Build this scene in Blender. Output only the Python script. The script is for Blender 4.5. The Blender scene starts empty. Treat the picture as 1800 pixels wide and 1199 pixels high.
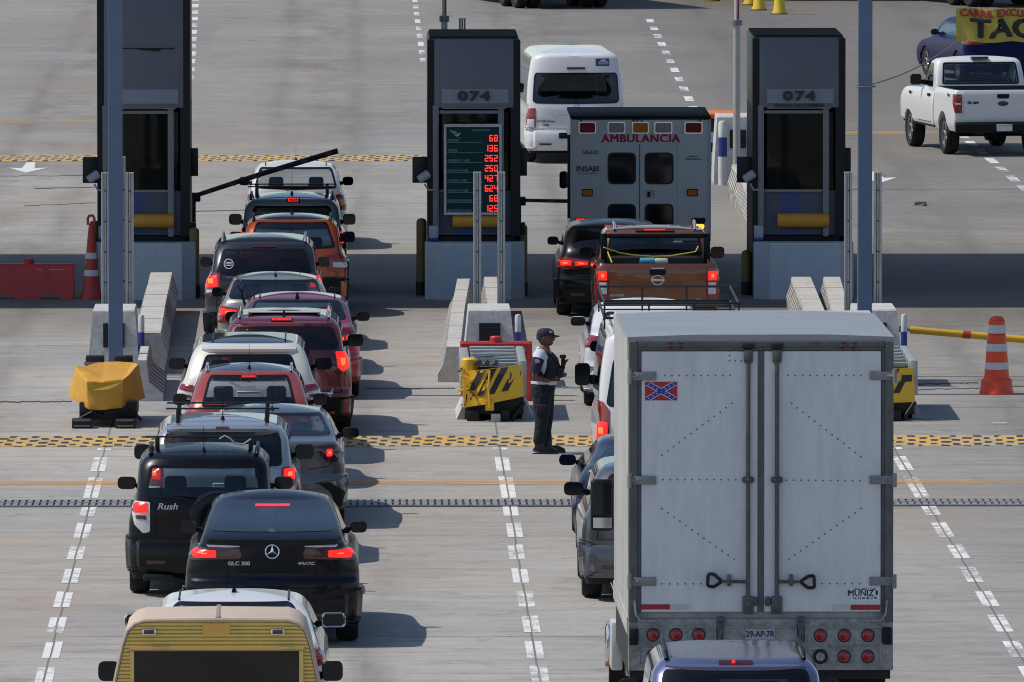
import bpy, bmesh, math, random
from mathutils import Vector, Matrix
random.seed(7)
R = math.radians
S = bpy.context.scene
COL = S.collection

# ------------------------------------------------------------------ camera
CAM_H, FPX = 12.2, 21700.0            # metres above the road, focal length in photo pixels (1800 wide)
PITCH, YAW = math.atan(1396/FPX), math.atan(292/FPX)
cam = bpy.data.cameras.new('camera'); camo = bpy.data.objects.new('camera', cam); COL.objects.link(camo)
cam.sensor_fit = 'HORIZONTAL'; cam.sensor_width = 36.0; cam.lens = FPX/1800*36.0
cam.clip_start = 1.0; cam.clip_end = 6000.0
camo.location = (0, 0, CAM_H); camo.rotation_euler = (R(90)-PITCH, 0, -YAW)
S.camera = camo

# ------------------------------------------------------------------ world, sun, exposure
SUN_EL, SUN_AZ = R(54), R(-88)        # azimuth clockwise from +Y: the sun stands to the left
w = bpy.data.worlds.new('World'); S.world = w; w.use_nodes = True
nt = w.node_tree; bg = nt.nodes['Background']
sky = nt.nodes.new('ShaderNodeTexSky'); sky.sky_type = 'NISHITA'; sky.sun_disc = False
sky.sun_elevation = SUN_EL; sky.sun_rotation = SUN_AZ; sky.dust_density = 0.6; sky.air_density = 1.0; sky.ozone_density = 2.0
nt.links.new(sky.outputs[0], bg.inputs[0]); bg.inputs[1].default_value = 0.12
sun = bpy.data.lights.new('sun', 'SUN'); suno = bpy.data.objects.new('sun', sun); COL.objects.link(suno)
sun.energy = 3.75; sun.angle = R(0.5); sun.color = (1.0, 0.935, 0.85)
sd = Vector((math.sin(SUN_AZ)*math.cos(SUN_EL), math.cos(SUN_AZ)*math.cos(SUN_EL), math.sin(SUN_EL)))
suno.rotation_euler = sd.to_track_quat('Z', 'Y').to_euler(); suno.location = (-60, 180, 80)
S.view_settings.view_transform = 'Standard'; S.view_settings.look = 'None'
S.view_settings.gamma = 1.0; S.view_settings.exposure = 0.0
S.render.engine = 'CYCLES'
S.cycles.filter_width = 1.05; S.cycles.max_bounces = 6; S.cycles.transparent_max_bounces = 12; S.cycles.sample_clamp_indirect = 4.0

# ------------------------------------------------------------------ photo measurements -> metres
_ROT = camo.rotation_euler.to_matrix()
def _ray(px, py): return _ROT @ Vector(((px-900)/FPX, -(py-599.5)/FPX, -1.0))
def at(px, py, Y):
    d = _ray(px, py); t = Y/d.y
    return d.x*t, CAM_H + d.z*t       # (x, z) on the plane y = Y
def gp(px, py):
    d = _ray(px, py); t = -CAM_H/d.z
    return d.x*t, d.y*t               # (x, y) on the road

# ------------------------------------------------------------------ materials
MATS = {}
def mat(name, col=(.5, .5, .5), rough=.5, metal=0., coat=0., spec=.5, emit=None, es=1.0):
    if name in MATS: return MATS[name]
    m = bpy.data.materials.new(name); m.use_nodes = True; MATS[name] = m
    b = m.node_tree.nodes['Principled BSDF']
    b.inputs['Coat IOR'].default_value = 1.45
    b.inputs['Base Color'].default_value = (*col, 1); b.inputs['Roughness'].default_value = rough
    b.inputs['Metallic'].default_value = metal; b.inputs['Coat Weight'].default_value = coat
    b.inputs['Coat Roughness'].default_value = .04; b.inputs['Specular IOR Level'].default_value = spec
    if emit: b.inputs['Emission Color'].default_value = (*emit, 1); b.inputs['Emission Strength'].default_value = es
    return m
def nd(nt, t, ins=None, **kw):
    n = nt.nodes.new('ShaderNode'+t)
    for k, v in kw.items(): setattr(n, k, v)
    for k, v in (ins or {}).items():
        if hasattr(v, 'is_output'): nt.links.new(v, n.inputs[k])
        else: n.inputs[k].default_value = v
    return n
def ramp(nt, fac, stops):
    n = nt.nodes.new('ShaderNodeValToRGB'); nt.links.new(fac, n.inputs[0])
    e = n.color_ramp.elements
    while len(e) < len(stops): e.new(.5)
    for el, (p, c) in zip(e, stops):
        el.position = p; el.color = (*c, 1) if len(c) == 3 else c
    return n.outputs[0]
def mul(nt, a, b, fac=1.0):
    n = nt.nodes.new('ShaderNodeMix'); n.data_type = 'RGBA'; n.blend_type = 'MULTIPLY'; n.inputs[0].default_value = fac
    for s, v in ((6, a), (7, b)):
        if hasattr(v, 'is_output'): nt.links.new(v, n.inputs[s])
        else: n.inputs[s].default_value = (*v, 1)
    return n.outputs[2]
def mixc(nt, f, a, b):
    n = nt.nodes.new('ShaderNodeMix'); n.data_type = 'RGBA'
    for s, v in ((0, f), (6, a), (7, b)):
        if hasattr(v, 'is_output'): nt.links.new(v, n.inputs[s])
        elif s == 0: n.inputs[0].default_value = v
        else: n.inputs[s].default_value = (*v, 1)
    return n.outputs[2]
def paint(name, col, metal=.35, rough=.32, coat=1.0, dirt=.25, spec=.5):
    """car paint: coat over flakes, with a dusty film that breaks up the gloss"""
    if name in MATS: return MATS[name]
    m = mat(name, col, rough, metal, coat, spec)
    t = m.node_tree; b = t.nodes['Principled BSDF']
    co = nd(t, 'TexCoord'); 
    n1 = nd(t, 'TexNoise', {'Vector': co.outputs['Object'], 'Scale': 3.0, 'Detail': 6.0, 'Roughness': .65})
    sp = nd(t, 'SeparateXYZ', {0: co.outputs['Object']})
    low = nd(t, 'MapRange', {0: sp.outputs[2], 1: 1.0, 2: .25, 3: .15, 4: 1.0})
    f = nd(t, 'Math', {0: n1.outputs[0], 1: low.outputs[0]}, operation='MULTIPLY')
    f2 = nd(t, 'Math', {0: f.outputs[0], 1: dirt}, operation='MULTIPLY')
    c = mixc(t, f2.outputs[0], col, (.22, .19, .155))
    t.links.new(c, b.inputs['Base Color'])
    rr = nd(t, 'MapRange', {0: f2.outputs[0], 1: 0., 2: .35, 3: rough, 4: rough+.25})
    t.links.new(rr.outputs[0], b.inputs['Roughness'])
    cr = nd(t, 'MapRange', {0: f2.outputs[0], 1: 0., 2: .3, 3: .03, 4: .25})
    t.links.new(cr.outputs[0], b.inputs['Coat Roughness'])
    return m
def worn(name, col, dark, scale=4.0, amount=.5, rough=.75, metal=0., stretch=(1, 1, 1), bump=.0, bscale=40, bdist=.02):
    """surface with irregular stains"""
    if name in MATS: return MATS[name]
    m = mat(name, col, rough, metal); t = m.node_tree; b = t.nodes['Principled BSDF']
    co = nd(t, 'TexCoord'); mp = nd(t, 'Mapping', {0: co.outputs['Object'], 3: stretch})
    n1 = nd(t, 'TexNoise', {'Vector': mp.outputs[0], 'Scale': scale, 'Detail': 8.0, 'Roughness': .7})
    n2 = nd(t, 'TexNoise', {'Vector': mp.outputs[0], 'Scale': scale*6, 'Detail': 5.0, 'Roughness': .7})
    ad = nd(t, 'Math', {0: n1.outputs[0], 1: n2.outputs[0]}, operation='ADD')
    f = nd(t, 'MapRange', {0: ad.outputs[0], 1: .85, 2: 1.35, 3: 0., 4: amount})
    t.links.new(mixc(t, f.outputs[0], col, dark), b.inputs['Base Color'])
    if bump:
        n3 = nd(t, 'TexNoise', {'Vector': co.outputs['Object'], 'Scale': bscale, 'Detail': 5.0})
        bp = nd(t, 'Bump', {'Strength': bump, 'Distance': bdist, 'Height': n3.outputs[0]})
        t.links.new(bp.outputs[0], b.inputs['Normal'])
    return m
def glass(name, tint, rough=.03, f0=.05):
    if name in MATS: return MATS[name]
    m = bpy.data.materials.new(name); m.use_nodes = True; MATS[name] = m; t = m.node_tree
    t.nodes.remove(t.nodes['Principled BSDF']); out = t.nodes['Material Output']
    tr = nd(t, 'BsdfTransparent', {'Color': (*tint, 1)})
    gl = nd(t, 'BsdfGlossy', {'Color': (.9, .95, 1, 1), 'Roughness': rough})
    lw = nd(t, 'LayerWeight', {'Blend': .5}); p5 = nd(t, 'Math', {0: lw.outputs['Facing'], 1: 5.}, operation='POWER')
    fr = nd(t, 'Math', {0: p5.outputs[0], 1: .9, 2: f0}, operation='MULTIPLY_ADD')
    mx = nd(t, 'MixShader', {0: fr.outputs[0], 1: tr.outputs[0], 2: gl.outputs[0]})
    t.links.new(mx.outputs[0], out.inputs[0]); return m

M_PLASTIC = mat('black_plastic', (.005, .0055, .007), .42, spec=.2)
M_GLOSSBLK = mat('gloss_black', (.008, .008, .010), .12, coat=.5)
M_TYRE = worn('tyre_rubber', (.006, .006, .007), (.025, .023, .022), 6, .5, .9)
M_RIM = mat('alloy_rim', (.42, .43, .45), .3, .9)
M_STEELRIM = mat('steel_rim', (.10, .10, .11), .5, .6)
M_CHROME = mat('chrome', (.75, .76, .78), .12, 1.0)
M_SEAT = mat('seat_fabric', (.035, .035, .04), .9)
M_SEATL = mat('seat_beige', (.20, .17, .14), .9)
M_FRIT = mat('window_frit', (.005, .005, .006), .08, spec=.4)
M_GDARK = glass('privacy_glass', (.05, .055, .06))
M_GMID = glass('tinted_glass', (.52, .60, .63))
M_GCLEAR = glass('clear_glass', (.84, .90, .90))
M_LENS = mat('red_lens', (.22, .006, .010), .12, coat=1.0)
M_LENSDK = mat('smoked_red_lens', (.055, .004, .008), .12, coat=1.0)
M_LIT = mat('lit_brake_lamp', (.4, .01, .01), .2, emit=(1.0, .022, .014), es=1.05)
M_LITHOT = mat('lit_brake_core', (.5, .1, .03), .2, emit=(1.0, .15, .03), es=1.6)
M_CLEARL = mat('clear_lens', (.55, .56, .57), .1, coat=1.0)
M_AMBER = mat('amber_lens', (.55, .13, .015), .15, coat=1.0)
M_WHITEP = mat('plate_white', (.6, .6, .58), .5)
M_MIRG = mat('mirror_glass', (.005, .008, .013), .05, spec=.4)
M_BADGE = mat('badge_silver', (.6, .61, .63), .2, .8)

# ------------------------------------------------------------------ mesh collector
class MB:
    def __init__(s): s.v = []; s.f = []; s.m = []
    def add(s, v, f, m=0):
        o = len(s.v); s.v += [tuple(p) for p in v]
        for i, q in enumerate(f):
            s.f.append([o+k for k in q]); s.m.append(m[i] if isinstance(m, list) else m)
        return s
    def box(s, x0, x1, y0, y1, z0, z1, m=0, b=0., seg=2, mx=None):
        bm = bmesh.new(); bmesh.ops.create_cube(bm, size=1.0)
        sx, sy, sz = x1-x0, y1-y0, z1-z0
        for q in bm.verts: q.co = Vector((x0+(q.co.x+.5)*sx, y0+(q.co.y+.5)*sy, z0+(q.co.z+.5)*sz))
        if b: bmesh.ops.bevel(bm, geom=bm.edges[:], offset=min(b, .49*min(abs(sx), abs(sy), abs(sz))), segments=seg, profile=.5, affect='EDGES', clamp_overlap=True)
        if mx is not None: bm.transform(mx)
        bm.verts.index_update(); bm.normal_update()
        s.add([q.co for q in bm.verts], [[q.index for q in f.verts] for f in bm.faces], m); bm.free(); return s
    def tube(s, pts, r, n=8, m=0, caps=True):
        pts = [Vector(p) for p in pts]; rs = r if isinstance(r, (list, tuple)) else [r]*len(pts)
        V = []; prev = None
        for i, p in enumerate(pts):
            d = (pts[min(i+1, len(pts)-1)]-pts[max(i-1, 0)]).normalized()
            if prev is None:
                a = Vector((0, 0, 1)) if abs(d.z) < .9 else Vector((1, 0, 0))
                u = d.cross(a).normalized()
            else: u = (prev - d*prev.dot(d)).normalized()
            prev = u; w_ = d.cross(u)
            for k in range(n):
                t = 2*math.pi*k/n; V.append(p+(u*math.cos(t)+w_*math.sin(t))*rs[i])
        F = [[i*n+k, i*n+(k+1) % n, (i+1)*n+(k+1) % n, (i+1)*n+k] for i in range(len(pts)-1) for k in range(n)]
        if caps: F += [list(range(n))[::-1], [(len(pts)-1)*n+k for k in range(n)]]
        return s.add(V, F, m)
    def lathe(s, prof, n=24, m=0, axis='z', at_=(0, 0, 0), mx=None, caps=True):
        V = []; F = []; ms = []
        for (r, h) in prof:
            for k in range(n):
                t = 2*math.pi*k/n; a, b = r*math.cos(t), r*math.sin(t)
                p = {'z': (a, b, h), 'x': (h, a, b), 'y': (b, h, a)}[axis]
                p = Vector(p)+Vector(at_); V.append(mx @ p if mx is not None else p)
        for i in range(len(prof)-1):
            for k in range(n):
                F.append([i*n+k, i*n+(k+1) % n, (i+1)*n+(k+1) % n, (i+1)*n+k]); ms.append(m[i] if isinstance(m, list) else m)
        for i in (0, len(prof)-1):
            if caps and prof[i][0] > 1e-5:
                F.append([i*n+k for k in range(n)][::-1] if i == 0 else [i*n+k for k in range(n)]); ms.append(ms[0] if i == 0 else ms[-1])
        return s.add(V, F, ms)
    def prism(s, poly, d0, d1, plane='xz', m=0):
        n = len(poly)
        def P(a, b, d): return {'xz': (a, d, b), 'yz': (d, a, b), 'xy': (a, b, d)}[plane]
        V = [P(a, b, d0) for a, b in poly]+[P(a, b, d1) for a, b in poly]
        F = [list(range(n))[::-1], list(range(n, 2*n))]+[[i, (i+1) % n, n+(i+1) % n, n+i] for i in range(n)]
        return s.add(V, F, m)
    def loft(s, rings, m=0, caps=True, closed=True):
        n = len(rings[0]); V = [p for r in rings for p in r]
        F = [[i*n+k, i*n+(k+1) % n, (i+1)*n+(k+1) % n, (i+1)*n+k] for i in range(len(rings)-1) for k in range(n if closed else n-1)]
        if caps: F += [list(range(n))[::-1], [(len(rings)-1)*n+k for k in range(n)]]
        return s.add(V, F, m)
    def build(s, name, mats, parent=None, loc=None, smooth=38, fixn=True):
        me = bpy.data.meshes.new(name); me.from_pydata(s.v, [], s.f)
        for q in (mats if isinstance(mats, (list, tuple)) else [mats]): me.materials.append(q)
        me.polygons.foreach_set('material_index', s.m)
        if fixn:
            bm = bmesh.new(); bm.from_mesh(me); bmesh.ops.recalc_face_normals(bm, faces=bm.faces); bm.to_mesh(me); bm.free()
        if smooth:
            me.polygons.foreach_set('use_smooth', [True]*len(me.polygons))
            me.set_sharp_from_angle(angle=R(smooth))
        me.update(); return link(name, me, parent, loc)
def link(name, me, parent=None, loc=None):
    o = bpy.data.objects.new(name, me); COL.objects.link(o)
    if parent is not None: o.parent = parent
    if loc is not None: o.location = loc
    return o
def tag(o, label=None, cat=None, group=None, kind=None):
    if label: o['label'] = label
    if cat: o['category'] = cat
    if group: o['group'] = group
    if kind: o['kind'] = kind
    return o
def thing(name, label, cat, loc=(0, 0, 0), rz=0, group=None):
    o = bpy.data.objects.new(name, None); COL.objects.link(o); o.empty_display_size = .3
    o.location = loc; o.rotation_euler = (0, 0, rz); return tag(o, label, cat, group)
def struct(o): o['kind'] = 'structure'; return o
def kids(o): return [c for c in COL.objects if c.parent == o]
def dup(o, loc=None, label=None, parent=None):
    c = o.copy(); COL.objects.link(c)
    if parent is not None: c.parent = parent
    if loc is not None: c.location = loc
    if label: c['label'] = label
    for ch in kids(o): dup(ch, parent=c)
    return c
def text_mesh(s, size, offset=0., extrude=.004, xs=1.0, align='CENTER', shear=0., space=1.0):
    bold = offset; offset = 0.
    cu = bpy.data.curves.new('t', 'FONT'); cu.body = s; cu.size = size; cu.offset = offset; cu.extrude = extrude
    cu.align_x = align; cu.align_y = 'CENTER'; cu.shear = shear; cu.resolution_u = 3; cu.space_character = space
    o = bpy.data.objects.new('t', cu); COL.objects.link(o)
    dg = bpy.context.evaluated_depsgraph_get(); me = bpy.data.meshes.new_from_object(o.evaluated_get(dg))
    bpy.data.objects.remove(o); bpy.data.curves.remove(cu)
    if bold:                                # heavier strokes: the letters repeated a hair apart
        bm = bmesh.new()
        for k, (a, b) in enumerate(((0, 0), (-1, 0), (1, 0), (0, -.7), (0, .7), (-.7, -.5), (.7, .5), (.7, -.5), (-.7, .5))):
            m2 = me.copy(); m2.transform(Matrix.Translation((a*bold, b*bold, .00012*k))); bm.from_mesh(m2); bpy.data.meshes.remove(m2)
        bm.to_mesh(me); bm.free()
    me.transform(Matrix.Rotation(R(90), 4, 'X') @ Matrix.Scale(xs, 4, (1, 0, 0))); return me
def text(name, s, size, m, parent, loc, offset=0., extrude=.003, xs=1.0, align='CENTER', shear=0., space=1.0):
    me = text_mesh(s, size, offset, extrude, xs, align, shear, space); me.materials.clear(); me.materials.append(m)
    return link(name, me, parent, loc)
SEG = {'0': 'abcdef', '1': 'bc', '2': 'abged', '3': 'abgcd', '4': 'fgbc', '5': 'afgcd', '6': 'afgedc', '7': 'abc', '8': 'abcdefg', '9': 'abcdfg'}
def seven(mb, s, x, z, w, h, y, th, gap, m=0):
    """seven-segment digits right-aligned at x"""
    for i, ch in enumerate(reversed(s)):
        x1 = x-i*(w+gap); x0 = x1-w; zm = z+h/2
        B = {'a': (x0, x1, z+h-th, z+h), 'g': (x0, x1, zm-th/2, zm+th/2), 'd': (x0, x1, z, z+th),
             'f': (x0, x0+th, zm, z+h), 'b': (x1-th, x1, zm, z+h), 'e': (x0, x0+th, z, zm), 'c': (x1-th, x1, z, zm)}
        for k in SEG[ch]:
            a, b, c, d = B[k]; q = .12*th
            mb.box(a+q, b-q, y-.006, y, c+q, d-q, m)
def chaikin(p, it=2, keep=.25):
    for _ in range(it):
        q = []
        for i in range(len(p)):
            a, b = p[i], p[(i+1) % len(p)]
            q += [(a[0]*(1-keep)+b[0]*keep, a[1]*(1-keep)+b[1]*keep), (a[0]*keep+b[0]*(1-keep), a[1]*keep+b[1]*(1-keep))]
        p = q
    return p
def rounded(poly, r, n=4):
    out = []
    for i in range(len(poly)):
        a, b, c = Vector(poly[i-1]), Vector(poly[i]), Vector(poly[(i+1) % len(poly)])
        da, dc = (a-b), (c-b); q = min(r, da.length*.45, dc.length*.45)
        p0, p1 = b+da.normalized()*q, b+dc.normalized()*q
        for k in range(n+1):
            t = k/n; out.append(tuple(p0*(1-t)**2+b*2*t*(1-t)+p1*t*t))
    return out
def densify(p, step):
    out = []
    for i in range(len(p)):
        a, b = Vector(p[i]), Vector(p[(i+1) % len(p)]); n = max(1, int((b-a).length/step))
        out += [tuple(a.lerp(b, k/n)) for k in range(n)]
    return out
def inpoly(x, y, p):
    c = False
    for i in range(len(p)):
        (x1, y1), (x2, y2) = p[i-1], p[i]
        if (y1 > y) != (y2 > y) and x < (x2-x1)*(y-y1)/(y2-y1)+x1: c = not c
    return c
def inset(p, d):
    """shrink a convex-ish outline by about d metres"""
    n = len(p); out = []
    ar = sum(p[i-1][0]*p[i][1]-p[i][0]*p[i-1][1] for i in range(n)); sg = 1 if ar > 0 else -1
    for i in range(n):
        a, b = Vector(p[i-1]), Vector(p[(i+1) % n]); t = (b-a)
        if t.length < 1e-9: out.append(p[i]); continue
        t.normalize(); out.append((p[i][0]-sg*t.y*d, p[i][1]+sg*t.x*d))
    return out
# ------------------------------------------------------------------ vehicle shells (stacked outlines)
class Curve:
    """monotone cubic through (z, value) keys"""
    def __init__(s, keys):
        s.k = sorted(keys); z = [a for a, _ in s.k]; v = [b for _, b in s.k]; n = len(z)
        h = [z[i+1]-z[i] for i in range(n-1)]; d = [(v[i+1]-v[i])/h[i] for i in range(n-1)]
        m = [d[0]]+[0 if d[i-1]*d[i] <= 0 else 2*d[i-1]*d[i]/(d[i-1]+d[i]) for i in range(1, n-1)]+[d[-1]]
        s.z, s.v, s.m = z, v, m
    def __call__(s, q):
        z, v, m = s.z, s.v, s.m
        if q <= z[0]: return v[0]
        if q >= z[-1]: return v[-1]
        i = 0
        while q > z[i+1]: i += 1
        h = z[i+1]-z[i]; t = (q-z[i])/h
        return v[i]*(1+2*t)*(1-t)**2+m[i]*h*t*(1-t)**2+v[i+1]*t*t*(3-2*t)+m[i+1]*h*t*t*(t-1)
class Shell:
    def __init__(s, rear, front, half, cr, cf, zb, zt, H, nr=2.9, nf=2.6):
        s.rear, s.front, s.half, s.cr, s.cf = Curve(rear), Curve(front), Curve(half), Curve(cr), Curve(cf)
        s.zb, s.zt, s.H, s.nr, s.nf = zb, zt, H, nr, nf
    def rearP(s, x, z, off=0.):
        w = s.half(z); a = x/w
        def f(a, z):
            w = s.half(z); c = s.cr(z)
            if abs(a) <= 1: return Vector((a*w, s.rear(z)+c*(1-max(0, 1-abs(a)**s.nr)**(1/s.nr)), z))
            return Vector((math.copysign(w, a), s.rear(z)+c+(abs(a)-1), z))
        if abs(x) > w: a = math.copysign(1+abs(x)-w, x)
        p = f(a, z)
        if off:
            e = .012; n = (f(a+e, z)-f(a-e, z)).cross(f(a, z+e)-f(a, z-e))
            if n.length > 0: p = p+n.normalized()*off
        return p
    def frontP(s, x, z, off=0.):
        def f(x, z):
            w = s.half(z); a = max(-1, min(1, x/w)); c = s.cf(z)
            return Vector((a*w, s.front(z)-c*(1-max(0, 1-abs(a)**s.nf)**(1/s.nf)), z))
        p = f(x, z)
        if off:
            e = .01; n = (f(x, z+e)-f(x, z-e)).cross(f(x+e, z)-f(x-e, z))
            if n.length > 0: p = p-n.normalized()*(-off if n.y > 0 else off)
        return p
    def sideP(s, sg, y, z, off=0.):
        e = .01; sl = (s.half(z+e)-s.half(z-e))/(2*e); n = Vector((1, 0, -sl)).normalized()
        return Vector((sg*(s.half(z)+n.x*off), y, z+n.z*off))
    def ring(s, z, Nr=28, Ns=34, Nf=18):
        w, r, f, cr, cf = s.half(z), s.rear(z), s.front(z), s.cr(z), s.cf(z); P = []
        for i in range(Nr+1):
            t = -math.pi/2+math.pi*i/Nr; a = abs(math.sin(t))**(2/s.nr)
            P.append((math.copysign(a*w, t), r+cr*(1-max(0, math.cos(t))**(2/s.nr)), z))
        for i in range(1, Ns): P.append((w, r+cr+(f-cf-r-cr)*i/Ns, z))
        for i in range(Nf+1):
            t = math.pi/2-math.pi*i/Nf; a = abs(math.sin(t))**(2/s.nf)
            P.append((math.copysign(a*w, t), f-cf*(1-max(0, math.cos(t))**(2/s.nf)), z))
        for i in range(1, Ns): P.append((-w, f-cf-(f-cf-r-cr)*i/Ns, z))
        return P
    def mesh(s, holes, arches=(), ra=.37, zlow=None, roof_m=0, step=.045, low_m=1):
        """holes: list of ('rear'|'front'|'side', polygon)"""
        zs = set()
        z = s.zb
        while z < s.zt: zs.add(round(z, 4)); z += step
        for c in (s.rear, s.front, s.half):
            for k in c.z:
                if s.zb <= k <= s.zt: zs.add(round(k, 4))
        zs.add(s.zt); zs = sorted(zs); zs = [a for i, a in enumerate(zs) if i == 0 or a-zs[i-1] > .008 or a == s.zt]
        rings = [s.ring(z) for z in zs]; n = len(rings[0])
        w, r, f = s.half(s.zt), s.rear(s.zt), s.front(s.zt); yc = (r+f)/2; nb = len(rings)
        for t in (.97, .92, .84, .7, .5, .25, .02):
            zz = s.zt+(s.H-s.zt)*(1-t**2.1)
            rings.append([(x*t, yc+(y-yc)*t, zz) for x, y, _ in rings[nb-1]])
        V = []
        for rg in rings:
            for (x, y, z) in rg:
                for ya in arches:
                    d = math.hypot(y-ya, z-.31)
                    if z < .31 and abs(y-ya) < ra: d = min(d, abs(y-ya)) if False else d
                    if d < ra+.035 and abs(x) > .45*s.half(max(z, .4)) and z < .9:
                        if d > ra-.03 and z > .3:
                            y = ya+(y-ya)*ra/d; z = .31+(z-.31)*ra/d
                        elif d < ra or (z < .31 and abs(y-ya) < ra): x = math.copysign(max(.3, abs(x)-.24), x)
                V.append((x, y, z))
        mb = MB(); F = []; ms = []
        for i in range(len(rings)-1):
            for k in range(n):
                q = [i*n+k, i*n+(k+1) % n, (i+1)*n+(k+1) % n, (i+1)*n+k]
                c = [sum(V[j][a] for j in q)/4 for a in range(3)]; skip = False
                if i < nb-1:
                    for kind, p in holes:
                        if kind == 'rear' and k < 28 and inpoly(c[0], c[2], p): skip = True
                        if kind == 'front' and 62 <= k < 80 and inpoly(c[0], c[2], p): skip = True
                        if kind == 'side' and (28 <= k < 62 or k >= 80) and inpoly(c[1], c[2], p): skip = True
                if skip: continue
                F.append(q); ms.append(roof_m if i >= nb-1 else (low_m if zlow and c[2] < zlow else 0))
        F.append(list(range(n))[::-1]); ms.append(low_m)
        mb.add(V, F, ms); return mb
    def patch(s, name, poly, mats, parent, off=.006, rings=4, dome=0., frit=0., r=.03, skirt=.02, surf='rear', sg=1, step=.05, rn=4):
        """a panel that follows the shell: rounded outline, closed edge, optional black border"""
        p = densify(rounded(poly, r, rn), step) if r else densify(poly, step); n = len(p)
        cx, cz = sum(a for a, _ in p)/n, sum(b for _, b in p)/n
        fn = {'rear': lambda a, b, o: s.rearP(a, b, o), 'front': lambda a, b, o: s.frontP(a, b, o), 'side': lambda a, b, o: s.sideP(sg, a, b, o)}[surf]
        L = [([fn(a, b, off-skirt) for a, b in p], 0), ([fn(a, b, off) for a, b in p], 0)]
        base = p; m0 = 0
        if frit:
            base = inset(p, frit); L.append(([fn(a, b, off) for a, b in base], 0)); m0 = 1
        for k in range(1, rings+1):
            t = 1-k/rings; t = max(t, .02)
            L.append(([fn(cx+(a-cx)*t, cz+(b-cz)*t, off+dome*(1-t*t)) for a, b in base], m0))
        mb = MB(); V = [q for l, _ in L for q in l]; F = []; ms = []
        for i in range(len(L)-1):
            for k in range(n):
                F.append([i*n+k, i*n+(k+1) % n, (i+1)*n+(k+1) % n, (i+1)*n+k]); ms.append(L[i+1][1])
        F.append([(len(L)-1)*n+k for k in range(n)]); ms.append(m0)
        mb.add(V, F, ms); return mb.build(name, mats, parent)
def mirror(p): return [(-a, b) for a, b in p][::-1]
def sym(p): return list(p)+[(-a, b) for a, b in reversed(p)]

# wheels, seats and mirrors share their meshes between vehicles
_wheel = {}
def wheel_meshes(r, wd, style):
    key = (r, wd, style)
    if key not in _wheel:
        t = MB(); h = wd/2; rr = r*.64
        t.lathe([(rr, -h*.8), (r*.90, -h), (r*.97, -h*.82), (r, -h*.55), (r, -h*.28), (r*.985, -h*.24), (r, -h*.2), (r, h*.2), (r*.985, h*.24), (r, h*.28), (r, h*.55), (r*.97, h*.82), (r*.90, h), (rr, h*.8)], 36, 0, 'x', caps=False)
        a = t.build('wheel', M_TYRE); 
        q = MB(); q.lathe([(rr+.004, -h*.78), (rr*.93, -h*.80), (rr*.9, -h*.35), (rr*.9, h*.35), (rr*.93, h*.80), (rr+.004, h*.78)], 32, 0, 'x', caps=False)
        q.lathe([(rr*.9, h*.05), (.01, h*.1)], 24, 1, 'x'); q.lathe([(rr*.26, h*.3), (rr*.24, h*.62), (.01, h*.66)], 16, 0, 'x')
        ns = 5 if style == 'alloy' else 8
        for k in range(ns):
            m = Matrix.Rotation(2*math.pi*k/ns, 4, 'X')
            q.box(h*.3, h*.62, -rr*.11, rr*.11, rr*.15, rr*.92, 0, .012, 1, m)
        b = q.build('rim', [M_RIM if style == 'alloy' else M_STEELRIM, M_PLASTIC])
        _wheel[key] = (a.data, b.data); bpy.data.objects.remove(a); bpy.data.objects.remove(b)
    return _wheel[key]
def add_wheels(root, r, wd, xo, ys, style='alloy', both=True):
    tm, rm = wheel_meshes(r, wd, style)
    for y in ys:
        for sg in (-1, 1):
            o = link('wheel', tm, root, (sg*(xo-wd/2), y, r)); o.rotation_euler = (0, 0, 0 if sg > 0 else math.pi)
            link('rim', rm, o)
_seat = {}
def seat_mesh(wd, kind):
    if (wd, kind) not in _seat:
        q = MB(); h = wd/2
        q.box(-h, h, 0, .14, .12, .72, 0, .06, 3, Matrix.Rotation(R(-12), 4, 'X'))
        q.box(-h, h, .06, .55, 0, .16, 0, .05, 2)
        hs = (0,) if kind == 'one' else (-.62*h, .62*h)
        for a in hs:
            q.box(a-.13, a+.13, .16, .27, .74, .95, 0, .05, 3)
            q.tube([(a-.06, .19, .66), (a-.06, .20, .78)], .008, 6); q.tube([(a+.06, .19, .66), (a+.06, .20, .78)], .008, 6)
        o = q.build('seat', M_SEAT); _seat[(wd, kind)] = o.data; bpy.data.objects.remove(o)
    return _seat[(wd, kind)]
def interior(root, sh, y_rear, y_front, zfloor, belt, W, m=None, rows=2):
    b = round(W*.62, 2); zs = min(belt-.82, sh.H-1.25)
    if rows > 1: link('seat', seat_mesh(b, 'two'), root, (0, y_rear+.35, zs))
    for sg in (-1, 1): link('seat', seat_mesh(.48, 'one'), root, (sg*W*.2, y_rear+(1.3 if rows > 1 else .35), zs+.07))
    q = MB(); q.box(-W*.4, W*.4, y_front-.35, y_front+.1, belt-.34, belt-.10, 0, .06, 2)
    q.lathe([(.17, -.015), (.19, 0), (.17, .015)], 18, 0, 'y', (0, 0, 0), Matrix.Translation((-W*.2, y_front-.42, belt-.1)) @ Matrix.Rotation(R(-25), 4, 'X'))
    q.build('dashboard', M_PLASTIC, root)
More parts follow.
